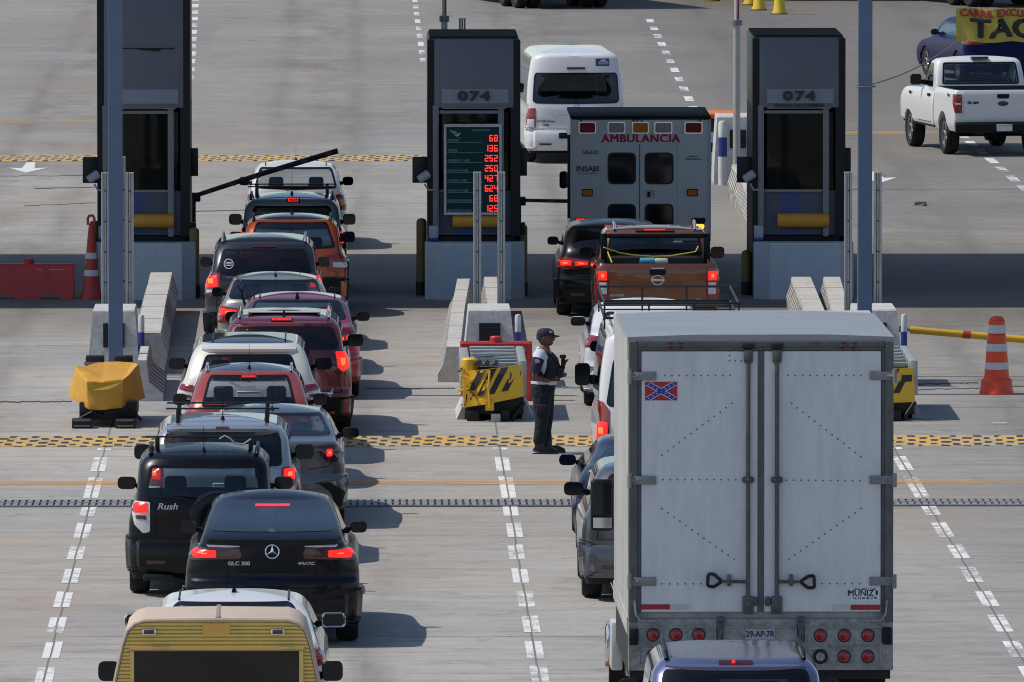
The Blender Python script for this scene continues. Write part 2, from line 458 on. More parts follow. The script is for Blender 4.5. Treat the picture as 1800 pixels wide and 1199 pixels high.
def make_mirror(root, sg, x, y, z, w, h, m_house, arm=.10, shape=.06, tilt=6, glassm=None):
    w *= 1.02; h *= 1.02; arm *= .5; shape *= 1.25; q = MB(); q.box(-w/2, w/2, 0, .13, -h/2, h/2, 0, shape, 4)
    for i, v in enumerate(q.v):
        t = v[1]/.13; f = 1-.38*max(0, t)**1.5; q.v[i] = (v[0]*f, v[1], v[2]*f)
    o = q.build('wing_mirror', m_house, root, (sg*(x+arm+w/2), y, z)); o.rotation_euler = (0, 0, R(sg*tilt))
    g = MB(); p = rounded([(-w/2*.86, -h/2*.84), (w/2*.86, -h/2*.84), (w/2*.86, h/2*.84), (-w/2*.86, h/2*.84)], shape*.9, 5)
    g.prism(p, -.006, .01, 'xz'); g.build('mirror_glass', glassm or M_MIRG, o)
    a = MB(); a.box(-sg*(arm+w/2+.06) if sg > 0 else w/2-.02, -(w/2)+.02 if sg > 0 else arm+w/2+.06, .03, .10, -h*.42, -h*.02, 0, .02, 2)
    a.build('mirror_arm', M_PLASTIC, o)
    return o

def car(name, label, cat, group, px, Y, W, L, H, kind, pm, z=None, belt=.98, roofw=.68, rake=.38, yaw=0., wheel=(.325, .21, 'alloy'),
        win=None, lights=(), hi=None, bumper=None, glass_m=None, rails=None, bars=None, ant=None, mirrors=None, mir_z=None, roof_m=None, cladding=.30,
        spoiler=None, rseam=None, seam=None, plate=None, side_glass=None, deck=.95, trunk=.55, wiper=None, crown=.075, nr=2.9, inter=True, bump_m=None, backw=.9,
        overhang=.8, wb=None, seats=True, hood=None, cowl=None):
    """a whole passenger car. px: photo x of its centre, Y: distance of its tail. Outlines in metres (x from the centre, z up)."""
    X = at(px, 600, Y)[0]
    root = thing(name, label, cat, (X, Y, 0), yaw, group); h = W/2
    zt = H-crown; zb = .2
    cowl = cowl or (L-1.25 if kind != 'van' else L-.55); hood = hood or belt-.07
    if kind == 'sedan':
        rear = [(zb, .14), (.32, .04), (.48, 0), (.62, .015), (.68, .035), (deck-.06, .03), (deck, .06), (deck+.025, .16), (deck+.045, trunk-.06), (deck+.07, trunk), (zt-.06, trunk+rake), (zt, trunk+rake+.14)]
    elif kind == 'coupe':
        rear = [(zb, .14), (.35, .05), (.5, 0), (.72, .01), (.78, .05), (deck-.05, .05), (deck, .03), (deck+.03, .10), (zt-.05, trunk+rake), (zt, trunk+rake+.25)]
    else:
        rear = [(zb, .12), (.32, .035), (.46, 0), (.60, .01), (.66, .05), (belt-.08, .05), (belt+.05, .075), (zt-.06, .05+rake), (zt-.02, .05+rake+.06), (zt, .05+rake+.13)]
    front = [(zb, L-.16), (.4, L-.02), (.55, L), (hood-.22, L-.12), (hood-.10, L-.45), (hood, cowl), (hood+.06, cowl-.10), (zt-.05, cowl-.75 if kind != 'van' else cowl-.5), (zt, cowl-.92 if kind != 'van' else cowl-.62)]
    half = [(zb, h*.94), (.34, h*.985), (.6, h), (belt-.22, h*.99), (belt-.05, h*.955), (belt+.04, h*backw), (zt-.14, h*roofw*1.11), (zt-.05, h*roofw*1.02), (zt-.02, h*roofw*.97), (zt, h*roofw*.92)]
    cr = [(zb, .24), (.6, .30), (belt, .28), (zt, .30)]; cf = [(zb, .40), (.6, .45), (belt, .35), (zt, .22)]
    sh = Shell(rear, front, half, cr, cf, zb, zt, H, nr); root_mats = [pm, M_PLASTIC, roof_m or pm]
    yr0, yf0 = overhang, overhang+(wb or L*.6)
    win = sym(win) if win else sym([(h*roofw*.86, zt-.08), (h*backw*.86, belt+.06)])
    wtop, wbot = zt-.10, belt+.03
    fw = sym([(h*roofw*.95, wtop), (h*backw*.93, hood+.05)])
    a0, a1 = rear_at(sh, wbot, 'r')+.16, sh.front(wbot)-sh.cf(wbot)-.12
    b0, b1 = rear_at(sh, wtop, 'r')+.16, sh.front(wtop)-sh.cf(wtop)-.02
    sw = side_glass or [(a0+.1, wbot), (a1, wbot), (b1, wtop), (b0+.1, wtop)]
    holes = [('rear', inset(rounded(win, .05), .03)), ('front', inset(fw, .03)), ('side', inset(sw, .03))]
    body = sh.mesh(holes, (yr0, yf0), wheel[0]+.05, cladding, 2).build('body', root_mats, root, smooth=42)
    gm = glass_m or M_GMID
    sh.patch('rear_window', win, [M_FRIT, gm], root, .004, 5, 0, .035, .06)
    sh.patch('windscreen', fw, [M_FRIT, M_GCLEAR], root, .004, 5, 0, .04, .08, surf='front')
    for sg in (-1, 1): sh.patch('side_window', sw, [M_FRIT, M_GDARK if gm is M_GDARK else M_GMID], root, .004, 4, 0, .035, .06, surf='side', sg=sg)
    if seats: interior(root, sh, rear_at(sh, belt+.1, 'r')+.25, cowl-.1, .3, belt, W)
    # tail lamps: (polygon, material, sub-lamps)
    for lamp in lights:
        poly, m, subs = lamp
        for sg in (1, -1):
            pp = poly if sg > 0 else mirror(poly)
            o = sh.patch('tail_light', pp, m, root, .012, 4, .003, 0, .02, .03)
            for sp, smat in subs:
                s2 = sp if sg > 0 else mirror(sp)
                if smat is M_LITHOT:
                    lo = sh.patch('lamp', s2, M_LIT, o, .020, 3, .006, 0, .014, .02); ax, az = sum(p[0] for p in s2)/len(s2), sum(p[1] for p in s2)/len(s2)
                    sh.patch('lamp', [(ax+(a-ax)*.36, az+(b-az)*.36) for a, b in s2], M_LITHOT, o, .030, 3, .004, 0, .012, .012)
                else: sh.patch('lamp', s2, smat, o, .022, 3, .006, 0, .012, .02)
    if hi:
        x0, x1, z0, z1, lit = hi
        o = sh.patch('high_brake_light', [(x0-.02, z0-.008), (x1+.02, z0-.008), (x1+.02, z1+.008), (x0-.02, z1+.008)], M_LENSDK, root, .014, 2, 0, 0, .01, .03)
        if lit: 
            n = max(4, int((x1-x0)/.03)); q = MB()
            for i in range(n):
                xa = x0+(x1-x0)*i/n; xb = x0+(x1-x0)*(i+.72)/n
                q.add([sh.rearP(xa, z0, .02), sh.rearP(xb, z0, .02), sh.rearP(xb, z1, .02), sh.rearP(xa, z1, .02)], [[0, 1, 2, 3]])
            q.build('lamp', M_LIT, o, smooth=0)
    bz0, bz1 = bumper or (.26, .60)
    hw = h*.985
    bp = [(hw*.985+.25, bz0), (hw*.985+.25, bz1), (hw*.5, bz1-.01), (-hw*.5, bz1-.01), (-hw*.985-.25, bz1), (-hw*.985-.25, bz0), (-hw*.5, bz0), (hw*.5, bz0)]
    sh.patch('rear_bumper', bp, bump_m or pm, root, .035, 6, .0, 0, .04, .06, step=.06)
    for sg in (-1, 1):
        sh.patch('reflector', [(sg*h*.50, bz0+.10), (sg*h*.74, bz0+.10), (sg*h*.74, bz0+.135), (sg*h*.50, bz0+.135)], M_LENSDK, root, .04, 2, 0, 0, .01, .02)
    if plate:
        q = MB(); x0, zz = plate; yp = sh.rearP(x0, zz, .012).y
        q.box(x0-.16, x0+.16, yp-.02, yp-.004, zz-.08, zz+.08, 0, .006, 1); q.box(x0-.155, x0+.155, yp-.023, yp-.0195, zz+.05, zz+.074, 1)
        q.build('number_plate', [M_WHITEP, mat('plate_band', (.10, .25, .16), .5)], root)
    if seam is None and kind in ('suv', 'hatch'):
        a, b = h*.80, bz1+.015; seam = [[(-a, b), (a, b)], [(a, b), (a*.99, belt-.03)], [(-a, b), (-a*.99, belt-.03)]]
    if wiper is None and kind in ('suv', 'hatch'): wz = min(z_ for _, z_ in win); wiper = (0, wz+.01, -h*.34, wz+.05)
    if seam:
        q = MB()
        for pl in seam:
            pts = [sh.rearP(a, b, .001) for a, b in densify_open(pl, .05)]
            q.tube(pts, .0045, 5)
        q.build('tailgate_seam', M_PLASTIC, root)
    if wiper:
        a, b, c, d = wiper
        q = MB(); q.tube([sh.rearP(a, b, .03), sh.rearP((a+c)/2, (b+d)/2, .04), sh.rearP(c, d, .02)], [.012, .009, .006], 6)
        q.lathe([(.025, 0), (.022, .03)], 12, 0, 'y', tuple(sh.rearP(a, b, .03)-Vector((0, .02, 0)))); q.build('rear_wiper', M_PLASTIC, root)
    yrt, yft = sh.rear(zt), sh.front(zt)
    def roofz(x, y):
        w_ = sh.half(zt); yc = (yrt+yft)/2; t = min(1, max(abs(x)/w_, abs(y-yc)/((yft-yrt)/2)))
        return zt+(H-zt)*(1-t**2.1)
    if rseam:
        for sg in (-1, 1):
            x = sg*h*rseam; L_ = yft-yrt; MB().tube([(x, yrt+L_*k, roofz(x, yrt+L_*k)+.002) for k in (.10, .2, .35, .5, .65, .8, .9)], .011, 6).build('roof_seam', M_PLASTIC, root)
    if rails:
        rm, rx = rails
        for sg in (-1, 1):
            x = sg*h*rx; y0, y1 = yrt+.05, yft-.15
            pts = [(x, y0, roofz(x, y0)-.01), (x, y0+.06, roofz(x, y0)+.045), (x, y0+.2, roofz(x, y0+.2)+.055), (x, (y0+y1)/2, roofz(x, (y0+y1)/2)+.05), (x, y1-.2, roofz(x, y1-.2)+.05), (x, y1, roofz(x, y1)-.01)]
            MB().tube(pts, .021, 8).build('roof_rail', rm, root)
    if bars:
        bm_, bx, lift, ys = bars
        for yb in ys:
            y = yrt+yb; zz = H+lift; q = MB()
            q.box(-h*bx, h*bx, y-.03, y+.03, zz, zz+.02, 0, .009, 2)
            for sg in (-1, 1): q.box(sg*h*(bx-.16)-.026, sg*h*(bx-.16)+.026, y-.04, y+.04, roofz(h*(bx-.16), y)-.02, zz+.005, 0, .015, 2)
            q.build('roof_bar', bm_, root)
    if ant:
        k, y = ant; y = yrt+y; zz = roofz(0, y)
        q = MB()
        if k == 'fin':
            q.loft([[(-.028, y-.08, zz-.01), (.028, y-.08, zz-.01), (.03, y+.12, zz-.01), (-.03, y+.12, zz-.01)], [(-.018, y-.075, zz+.03), (.018, y-.075, zz+.03), (.012, y+.05, zz+.035), (-.012, y+.05, zz+.035)], [(-.006, y-.07, zz+.065), (.006, y-.07, zz+.065), (.004, y-.02, zz+.06), (-.004, y-.02, zz+.06)]])
        else:
            q.lathe([(.03, 0), (.018, .035), (.01, .05)], 10, 0, 'z', (0, y, zz-.005)); q.tube([(0, y, zz+.04), (0, y-.06, zz+k)], [.005, .003], 6)
        q.build('antenna', M_PLASTIC, root)
    if spoiler:
        hw_, dep, m = spoiler; rg = []
        for i in range(15):
            x = -hw_+2*hw_*i/14; e = 1-abs(x/hw_)**4*.35; y1 = sh.rearP(x, zt-.03).y+.16; y0 = sh.rearP(x, zt-.06).y-dep*e
            zt0 = roofz(x, yrt)-.0; rg.append([(x, y1, zt0+.006), (x, y0, zt-.075+.012*e), (x, y0+.01, zt-.105), (x, y1-.04, zt-.08)])
        MB().loft(rg).build('spoiler', m, root)
    if mirrors is not None:
        mw, mh, mm, arm = mirrors; mz = mir_z or belt+.10; my = a1-.28
        for sg in (-1, 1): make_mirror(root, sg, sh.half(mz)*.98, my, mz, mw, mh, mm, arm)
    add_wheels(root, wheel[0], wheel[1], h*.985, (yr0, yf0), wheel[2])
    root['_'] = 0; del root['_']
    return root, sh
def rear_at(sh, z, k): return sh.rear(z)+sh.cr(z)
def densify_open(p, step):
    out = []
    for i in range(len(p)-1):
        a, b = Vector(p[i]), Vector(p[i+1]); n = max(1, int((b-a).length/step))
        out += [tuple(a.lerp(b, k/n)) for k in range(n)]
    return out+[tuple(p[-1])]
def PX(xc, Y):
    """photo outline -> metres on the tail of a vehicle (x from its centre, z)"""
    X0 = at(xc, 600, Y)[0]
    def f(pts): return [(at(a, b, Y)[0]-X0, at(a, b, Y)[1]) for a, b in pts]
    return f
# ------------------------------------------------------------------ the road and its markings
LANE = 5.35
ISL = (-3.27, 2.08, 7.43)             # centre lines of the toll islands
def concrete_material():
    m = mat('concrete_road', (.3, .3, .3), .85); t = m.node_tree; b = t.nodes['Principled BSDF']
    co = nd(t, 'TexCoord'); P = co.outputs['Object']
    def noise(sc, stretch, det=8., rough=.65, off=(0, 0, 0)):
        mp = nd(t, 'Mapping', {0: P, 1: off, 3: stretch}); return nd(t, 'TexNoise', {'Vector': mp.outputs[0], 'Scale': sc, 'Detail': det, 'Roughness': rough}).outputs[0]
    base = ramp(t, noise(.16, (1, .35, 1)), [(.3, (.295, .285, .27)), (.5, (.345, .335, .315)), (.7, (.39, .375, .35))])
    sp = nd(t, 'SeparateXYZ', {0: P})
    # slabs poured at different times
    sx = nd(t, 'Math', {0: nd(t, 'Math', {0: sp.outputs[0], 1: 3.27}, operation='ADD').outputs[0], 1: LANE}, operation='DIVIDE')
    sy = nd(t, 'Math', {0: sp.outputs[1], 1: 4.6}, operation='DIVIDE')
    fx, fy = nd(t, 'Math', {0: sx.outputs[0]}, operation='FLOOR'), nd(t, 'Math', {0: sy.outputs[0]}, operation='FLOOR')
    cx = nd(t, 'CombineXYZ', {0: fx.outputs[0], 1: fy.outputs[0]})
    wn = nd(t, 'TexWhiteNoise', {'Vector': cx.outputs[0]}, noise_dimensions='2D')
    c = mul(t, base, ramp(t, wn.outputs[0], [(0, (.90, .90, .91)), (.5, (1, .99, .97)), (1, (1.05, 1.03, .99))]))
    # broom finish across the road, long streaks
    c = mul(t, c, ramp(t, noise(1.0, (.45, 1.7, 1), 9, .72), [(.3, (.70, .70, .70)), (.5, (1, 1, 1)), (.72, (1.14, 1.13, 1.10))]))
    c = mul(t, c, ramp(t, noise(1.0, (.9, 4.5, 1), 7, .75, (7, 3, 0)), [(.34, (.84, .84, .84)), (.52, (1, 1, 1)), (.7, (1.07, 1.07, 1.06))]))
    # fine grain
    c = mul(t, c, ramp(t, noise(9., (1, 1, 1), 6, .8), [(.3, (.86, .86, .86)), (.55, (1.02, 1.02, 1.02)), (.75, (1.1, 1.1, 1.1))]))
    # oil and rubber down the middle of each lane and under the wheels
    lf = nd(t, 'Math', {0: sx.outputs[0]}, operation='FRACT')
    d = nd(t, 'Math', {0: lf.outputs[0], 1: .5}, operation='SUBTRACT'); da = nd(t, 'Math', {0: d.outputs[0]}, operation='ABSOLUTE')
    toll = nd(t, 'MapRange', {0: nd(t, 'Math', {0: nd(t, 'Math', {0: sp.outputs[1], 1: 203.}, operation='SUBTRACT').outputs[0]}, operation='ABSOLUTE').outputs[0], 1: 6., 2: 14., 3: .55, 4: 0.})
    lane0 = nd(t, 'MapRange', {0: da.outputs[0], 1: .36, 2: .06, 3: 0., 4: 1.})
    lane = nd(t, 'Math', {0: lane0.outputs[0], 1: 0.}, operation='ADD')
    oil = nd(t, 'MapRange', {0: noise(.55, (1.3, .28, 1), 8, .7, (1, 9, 0)), 1: .44, 2: .74, 3: 0., 4: .9})
    om = nd(t, 'Math', {0: lane.outputs[0], 1: oil.outputs[0]}, operation='MULTIPLY')
    c = mixc(t, om.outputs[0], c, (.13, .115, .10))
    # rubber and oil where cars stop, darkened further to deepen the canopy's shade
    tw = nd(t, 'Math', {0: toll.outputs[0], 1: nd(t, 'MapRange', {0: noise(.35, (1, .5, 1), 6, .7, (3, 3, 0)), 1: .25, 2: .6, 3: .55, 4: 1.1}).outputs[0]}, operation='MULTIPLY')
    c = mixc(t, tw.outputs[0], c, (.085, .08, .078))
    # tyre tracks either side of each lane's middle
    tk = nd(t, 'Math', {0: nd(t, 'Math', {0: da.outputs[0], 1: .155}, operation='SUBTRACT').outputs[0]}, operation='ABSOLUTE')
    tkm = nd(t, 'MapRange', {0: tk.outputs[0], 1: .06, 2: .01, 3: 0., 4: 1.}); tkn = nd(t, 'MapRange', {0: noise(.5, (1.5, .10, 1), 6, .7, (8, 2, 0)), 1: .38, 2: .66, 3: 0., 4: .6})
    tm_ = nd(t, 'Math', {0: tkm.outputs[0], 1: tkn.outputs[0]}, operation='MULTIPLY'); c = mixc(t, tm_.outputs[0], c, (.14, .13, .12))
    # round blots
    bl = nd(t, 'MapRange', {0: noise(1.6, (1, .6, 1), 4, .6, (4, 2, 0)), 1: .58, 2: .74, 3: 0., 4: .6})
    c = mixc(t, bl.outputs[0], c, (.16, .145, .13))
    # chips, gum and small oil drips
    ch = nd(t, 'MapRange', {0: noise(4.2, (1, .55, 1), 3, .55, (2, 6, 0)), 1: .70, 2: .75, 3: 0., 4: .75}); chg = nd(t, 'MapRange', {0: noise(.3, (1, 1, 1), 3, .5, (5, 9, 0)), 1: .42, 2: .6, 3: .15, 4: 1.})
    cm_ = nd(t, 'Math', {0: ch.outputs[0], 1: chg.outputs[0]}, operation='MULTIPLY'); c = mixc(t, cm_.outputs[0], c, (.075, .068, .06))
    # rusty drift
    ru = nd(t, 'MapRange', {0: noise(.11, (1, .5, 1), 5, .6, (9, 1, 0)), 1: .5, 2: .72, 3: 0., 4: .8})
    c = mixc(t, ru.outputs[0], c, (.345, .275, .21))
    # paving tone darkens beyond the booths and towards the right-hand lanes
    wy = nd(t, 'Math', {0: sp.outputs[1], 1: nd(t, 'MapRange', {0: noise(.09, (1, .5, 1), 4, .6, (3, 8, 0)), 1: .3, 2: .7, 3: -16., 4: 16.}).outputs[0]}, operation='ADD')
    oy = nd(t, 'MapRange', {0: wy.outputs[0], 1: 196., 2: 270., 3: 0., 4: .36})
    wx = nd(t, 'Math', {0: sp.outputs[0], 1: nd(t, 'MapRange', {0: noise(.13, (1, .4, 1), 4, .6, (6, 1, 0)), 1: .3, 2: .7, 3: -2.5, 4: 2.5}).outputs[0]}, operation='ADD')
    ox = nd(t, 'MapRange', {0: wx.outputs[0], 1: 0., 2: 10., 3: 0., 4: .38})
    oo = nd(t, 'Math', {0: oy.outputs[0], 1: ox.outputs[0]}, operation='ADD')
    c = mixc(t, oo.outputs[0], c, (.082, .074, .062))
    # joints between the slabs, ragged
    wob = nd(t, 'MapRange', {0: noise(.8, (1, .2, 1), 6, .7, (2, 2, 0)), 1: 0., 2: 1., 3: -.035, 4: .035})
    fy2 = nd(t, 'Math', {0: nd(t, 'Math', {0: sy.outputs[0], 1: wob.outputs[0]}, operation='ADD').outputs[0]}, operation='FRACT')
    dj = nd(t, 'Math', {0: nd(t, 'Math', {0: fy2.outputs[0], 1: .5}, operation='SUBTRACT').outputs[0]}, operation='ABSOLUTE')
    j = nd(t, 'MapRange', {0: dj.outputs[0], 1: .4915, 2: .4965, 3: 0., 4: 1.})
    gate = nd(t, 'MapRange', {0: noise(.22, (1, .9, 1), 5, .6, (5, 5, 0)), 1: .47, 2: .58, 3: 0.02, 4: .85})
    jm = nd(t, 'Math', {0: j.outputs[0], 1: gate.outputs[0]}, operation='MULTIPLY')
    c = mixc(t, jm.outputs[0], c, (.07, .066, .062))
    dx = nd(t, 'MapRange', {0: da.outputs[0], 1: .4968, 2: .4985, 3: 0., 4: .75})
    nearg = nd(t, 'MapRange', {0: sp.outputs[1], 1: 197, 2: 199, 3: 1., 4: 0.}); dm = nd(t, 'Math', {0: dx.outputs[0], 1: nearg.outputs[0]}, operation='MULTIPLY')
    c = mixc(t, dm.outputs[0], c, (.10, .095, .09))
    t.links.new(c, b.inputs['Base Color'])
    bp = nd(t, 'Bump', {'Strength': .35, 'Distance': .01, 'Height': noise(14., (.4, 2.5, 1), 6, .75)})
    t.links.new(bp.outputs[0], b.inputs['Normal'])
    return m
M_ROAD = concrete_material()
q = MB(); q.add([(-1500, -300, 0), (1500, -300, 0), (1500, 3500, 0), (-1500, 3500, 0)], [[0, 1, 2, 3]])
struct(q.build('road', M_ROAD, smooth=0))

def worn_paint(name, col, lo, hi, stretch=(1, 1, 1), sc=5.0):
    """road paint rubbed through to the concrete"""
    m = bpy.data.materials.new(name); m.use_nodes = True; t = m.node_tree; b = t.nodes['Principled BSDF']; out = t.nodes['Material Output']
    co = nd(t, 'TexCoord'); mp = nd(t, 'Mapping', {0: co.outputs['Object'], 3: stretch})
    n = nd(t, 'TexNoise', {'Vector': mp.outputs[0], 'Scale': sc, 'Detail': 8., 'Roughness': .75})
    n2 = nd(t, 'TexNoise', {'Vector': mp.outputs[0], 'Scale': sc*.16, 'Detail': 4., 'Roughness': .6})
    s_ = nd(t, 'Math', {0: n.outputs[0], 1: n2.outputs[0]}, operation='ADD')
    f = nd(t, 'MapRange', {0: s_.outputs[0], 1: lo, 2: hi, 3: 0., 4: 1.})
    cc = mul(t, col, ramp(t, n.outputs[0], [(.3, (.75, .75, .75)), (.6, (1, 1, 1))]))
    t.links.new(cc, b.inputs['Base Color']); b.inputs['Roughness'].default_value = .8
    tr = nd(t, 'BsdfTransparent'); mx = nd(t, 'MixShader', {0: f.outputs[0], 1: tr.outputs[0], 2: b.outputs[0]})
    t.links.new(mx.outputs[0], out.inputs[0]); return m
M_WLINE = worn_paint('worn_white_paint', (.70, .70, .68), .76, 1.04, (1, .5, 1), 5.)
M_WLINE2 = worn_paint('worn_white_paint_far', (.66, .66, .64), .80, 1.05, (1, .3, 1), 3.)
M_YLINE = worn_paint('worn_orange_paint', (.66, .36, .10), .75, 1.25, (.3, 1.5, 1), 3.)
M_YLINE2 = worn_paint('faded_orange_paint', (.62, .36, .12), .95, 1.3, (.12, 1.5, 1), 3.)

# dashed lane lines, each dash two bands either side of the slab joint
def dashes(x, ys, name, m, w_=.095):
    q = MB()
    for y, ln in ys:
        e = random.uniform(-.02, .02)
        for a in (-1, 1):
            l = ln*random.uniform(.93, 1.04)
            q.add([(x+e+a*.012, y, .004), (x+e+a*w_, y+.02, .004), (x+e+a*w_, y+l, .004), (x+e+a*.012, y+l-.02, .004)], [[0, 1, 2, 3] if a > 0 else [3, 2, 1, 0]])
    return struct(q.build(name, m, smooth=0))
def ydash(pys): return [gp(900, p)[1] for p in pys]
near = [(787, 791), (803, 828), (838, 876), (890, 907), (919, 945), (958, 983), (999, 1025), (1040, 1067), (1083, 1112), (1127, 1157), (1172, 1203), (1217, 1250)]
Y0 = [(gp(900, b)[1], gp(900, a)[1]-gp(900, b)[1]) for a, b in near]
for x in (ISL[0], ISL[1], ISL[2]): dashes(x, Y0, 'lane_line', M_WLINE)
# beyond the booths the lines run on at a slant
def line_far(p0, p1, n, name, wd=.095, ln=2.4):
    a, b = Vector(gp(*p0)), Vector(gp(*p1)); d = (b-a); q = MB(); u = d.normalized(); nrm = Vector((-u.y, u.x))
    for i in range(n):
        c = a+d*(i/n); e = c+u*min(ln, d.length/n*.62)
        q.add([(*(c-nrm*wd), .004), (*(c+nrm*wd), .004), (*(e+nrm*wd), .004), (*(e-nrm*wd), .004)], [[0, 1, 2, 3][::-1]])
    return struct(q.build(name, M_WLINE2, smooth=0))
line_far((1222, 196), (1138, 27), 11, 'lane_line'); line_far((1806, 336), (1664, 215), 8, 'lane_line')
line_far((334, 140), (344, -8), 12, 'lane_line'); line_far((744, 110), (728, -8), 9, 'lane_line', .07)

def band(y0, y1, name, m, x0=-26, x1=34, z=.006, n=60):
    q = MB()
    for i in range(n):
        a, b = x0+(x1-x0)*i/n, x0+(x1-x0)*(i+1)/n; q.add([(a, y0, z), (b, y0, z), (b, y1, z), (a, y1, z)], [[0, 1, 2, 3]])
    return struct(q.build(name, m, smooth=0))
band(gp(900, 852)[1], gp(900, 844)[1]-.1, 'stop_line', M_YLINE)
band(gp(500, 218)[1], gp(500, 210)[1]-.2, 'stop_line', M_YLINE2, -26, 2, .006); band(gp(1700, 238)[1], gp(1700, 231)[1]-.2, 'stop_line', M_YLINE2, 8, 40, .006)

def rumble_material(name, worn_lo):
    m = mat(name, (.6, .4, .05), .75); t = m.node_tree; b = t.nodes['Principled BSDF']
    co = nd(t, 'TexCoord'); n0 = nd(t, 'TexNoise', {'Vector': co.outputs['Object'], 'Scale': 2.2, 'Detail': 4.})
    ad = nd(t, 'VectorMath', {0: co.outputs['Object'], 1: nd(t, 'VectorMath', {0: n0.outputs[1], 'Scale': .10}, operation='SCALE').outputs[0]}, operation='ADD')
    br = nd(t, 'TexBrick', {'Vector': ad.outputs[0], 'Color1': (.0, .0, .0, 1), 'Color2': (1, 1, 1, 1), 'Mortar': (.5, .5, .5, 1), 'Scale': 1.0, 'Mortar Size': .0, 'Bias': -.0, 'Brick Width': .17, 'Row Height': .36}, offset=.5, squash=1.0)
    sp = nd(t, 'SeparateXYZ', {0: ad.outputs[0]})
    # alternate short black and long yellow bars, each row shifted
    row = nd(t, 'Math', {0: nd(t, 'Math', {0: sp.outputs[1], 1: .36}, operation='DIVIDE').outputs[0]}, operation='FLOOR')
    sh = nd(t, 'Math', {0: row.outputs[0], 1: .137}, operation='MULTIPLY')
    xx = nd(t, 'Math', {0: nd(t, 'Math', {0: sp.outputs[0], 1: sh.outputs[0]}, operation='ADD').outputs[0], 1: .30}, operation='DIVIDE')
    fr = nd(t, 'Math', {0: xx.outputs[0]}, operation='FRACT')
    n2 = nd(t, 'TexNoise', {'Vector': co.outputs['Object'], 'Scale': 3.1, 'Detail': 3.})
    blk = nd(t, 'Math', {0: fr.outputs[0], 1: nd(t, 'MapRange', {0: n2.outputs[0], 1: .3, 2: .7, 3: .16, 4: .5}).outputs[0]}, operation='LESS_THAN')
    n1 = nd(t, 'TexNoise', {'Vector': co.outputs['Object'], 'Scale': 1.1, 'Detail': 7., 'Roughness': .7})
    yel = mixc(t, nd(t, 'MapRange', {0: n1.outputs[0], 1: worn_lo, 2: worn_lo+.2, 3: 0., 4: .8}).outputs[0], (.62, .36, .03), (.34, .29, .22))
    c = mixc(t, blk.outputs[0], yel, (.045, .035, .028)); t.links.new(c, b.inputs['Base Color']); return m
def rumble(yc, n, pitch, name, lo, xa=-26, xb=34):
    q = MB()
    for r_ in range(n):
        y = yc+(r_-(n-1)/2)*pitch
        for x0, x1 in ((xa, xb),):
            prof = [(-pitch*.46, .003), (-pitch*.3, .022), (0, .03), (pitch*.3, .022), (pitch*.46, .003)]
            q.loft([[(x, y+a, z) for a, z in prof] for x in (x0, x1)], caps=False, closed=False)
    return struct(q.build(name, rumble_material(name+'_paint', lo), smooth=60))
rumble((gp(900, 785)[1]+gp(900, 768)[1])/2, 5, .36, 'speed_bump_band', .66)
rumble((gp(900, 284)[1]+gp(900, 274)[1])/2, 5, .40, 'speed_bump_band', .36, -26, 3.2)

# slotted drain channel across the road
t = thing('drain_grate', 'long dark slotted steel drain channel running across the concrete', 'drain grate', (0, 0, 0))
yd0, yd1 = gp(900, 891)[1], gp(900, 880)[1]
q = MB(); q.add([(-22, yd0, .004), (30, yd0, .004), (30, yd1, .004), (-22, yd1, .004)], [[0, 1, 2, 3]]); q.build('drain_channel', mat('drain_dark', (.065, .064, .066), .7), t, smooth=0)
q = MB(); ym = (yd0+yd1)/2
for ya, yb in ((yd0+.06, ym-.05), (ym+.05, yd1-.06)):
    x = -20.
    while x < 28: q.box(x, x+.058, ya, yb, .005, .022); x += .09
for yy in (yd0, ym-.03, yd1-.05): q.box(-22, 30, yy, yy+.05, .005, .02)
q.build('grate_bars', worn('grate_steel', (.30, .30, .30), (.10, .08, .07), 3, .8, .6, .3), t, smooth=0)

def arrow(px, py, name, s=1.0):
    x, y = gp(px, py); q = MB()
    P = [(-.14, 1.6), (.14, 1.6), (.2, .35), (.62, .45), (0, -.6), (-.62, .45), (-.2, .35)]
    q.add([(x+a*s, y+b*3*s, .005) for a, b in P], [list(range(7))[::-1]]); return struct(q.build(name, mat('arrow_white', (.62, .62, .60), .8), smooth=0))
arrow(48, 299, 'lane_arrow', .62); arrow(1545, 316, 'lane_arrow', .62)
# sealed cracks left of the far lane
for i, (pa, pb) in enumerate((((60, 332), (168, 329)), ((42, 362), (168, 357)), ((0, 310), (150, 309)), ((340, 372), (460, 369)), ((0, 707), (126, 706)), ((640, 683), (800, 683)), ((960, 683), (1030, 681)), ((1600, 686), (1800, 680)), ((1580, 676), (1720, 673)))):
    a, b = Vector(gp(*pa)), Vector(gp(*pb)); q = MB(); n = 26; L_ = []
    for k in range(n+1):
        c = a.lerp(b, k/n); c.y += random.uniform(-.10, .10)*min(1, k, n-k); L_.append(c)
    wv = .10*random.uniform(.5, 1.1)
    for k in range(n):
        c, d = L_[k], L_[k+1]; q.add([(c.x, c.y-wv, .005), (d.x, d.y-wv, .005), (d.x, d.y+wv, .005), (c.x, c.y+wv, .005)], [[0, 1, 2, 3]])
    struct(q.build('road_crack', mat('crack_tar', (.05, .048, .045), .8), smooth=0))

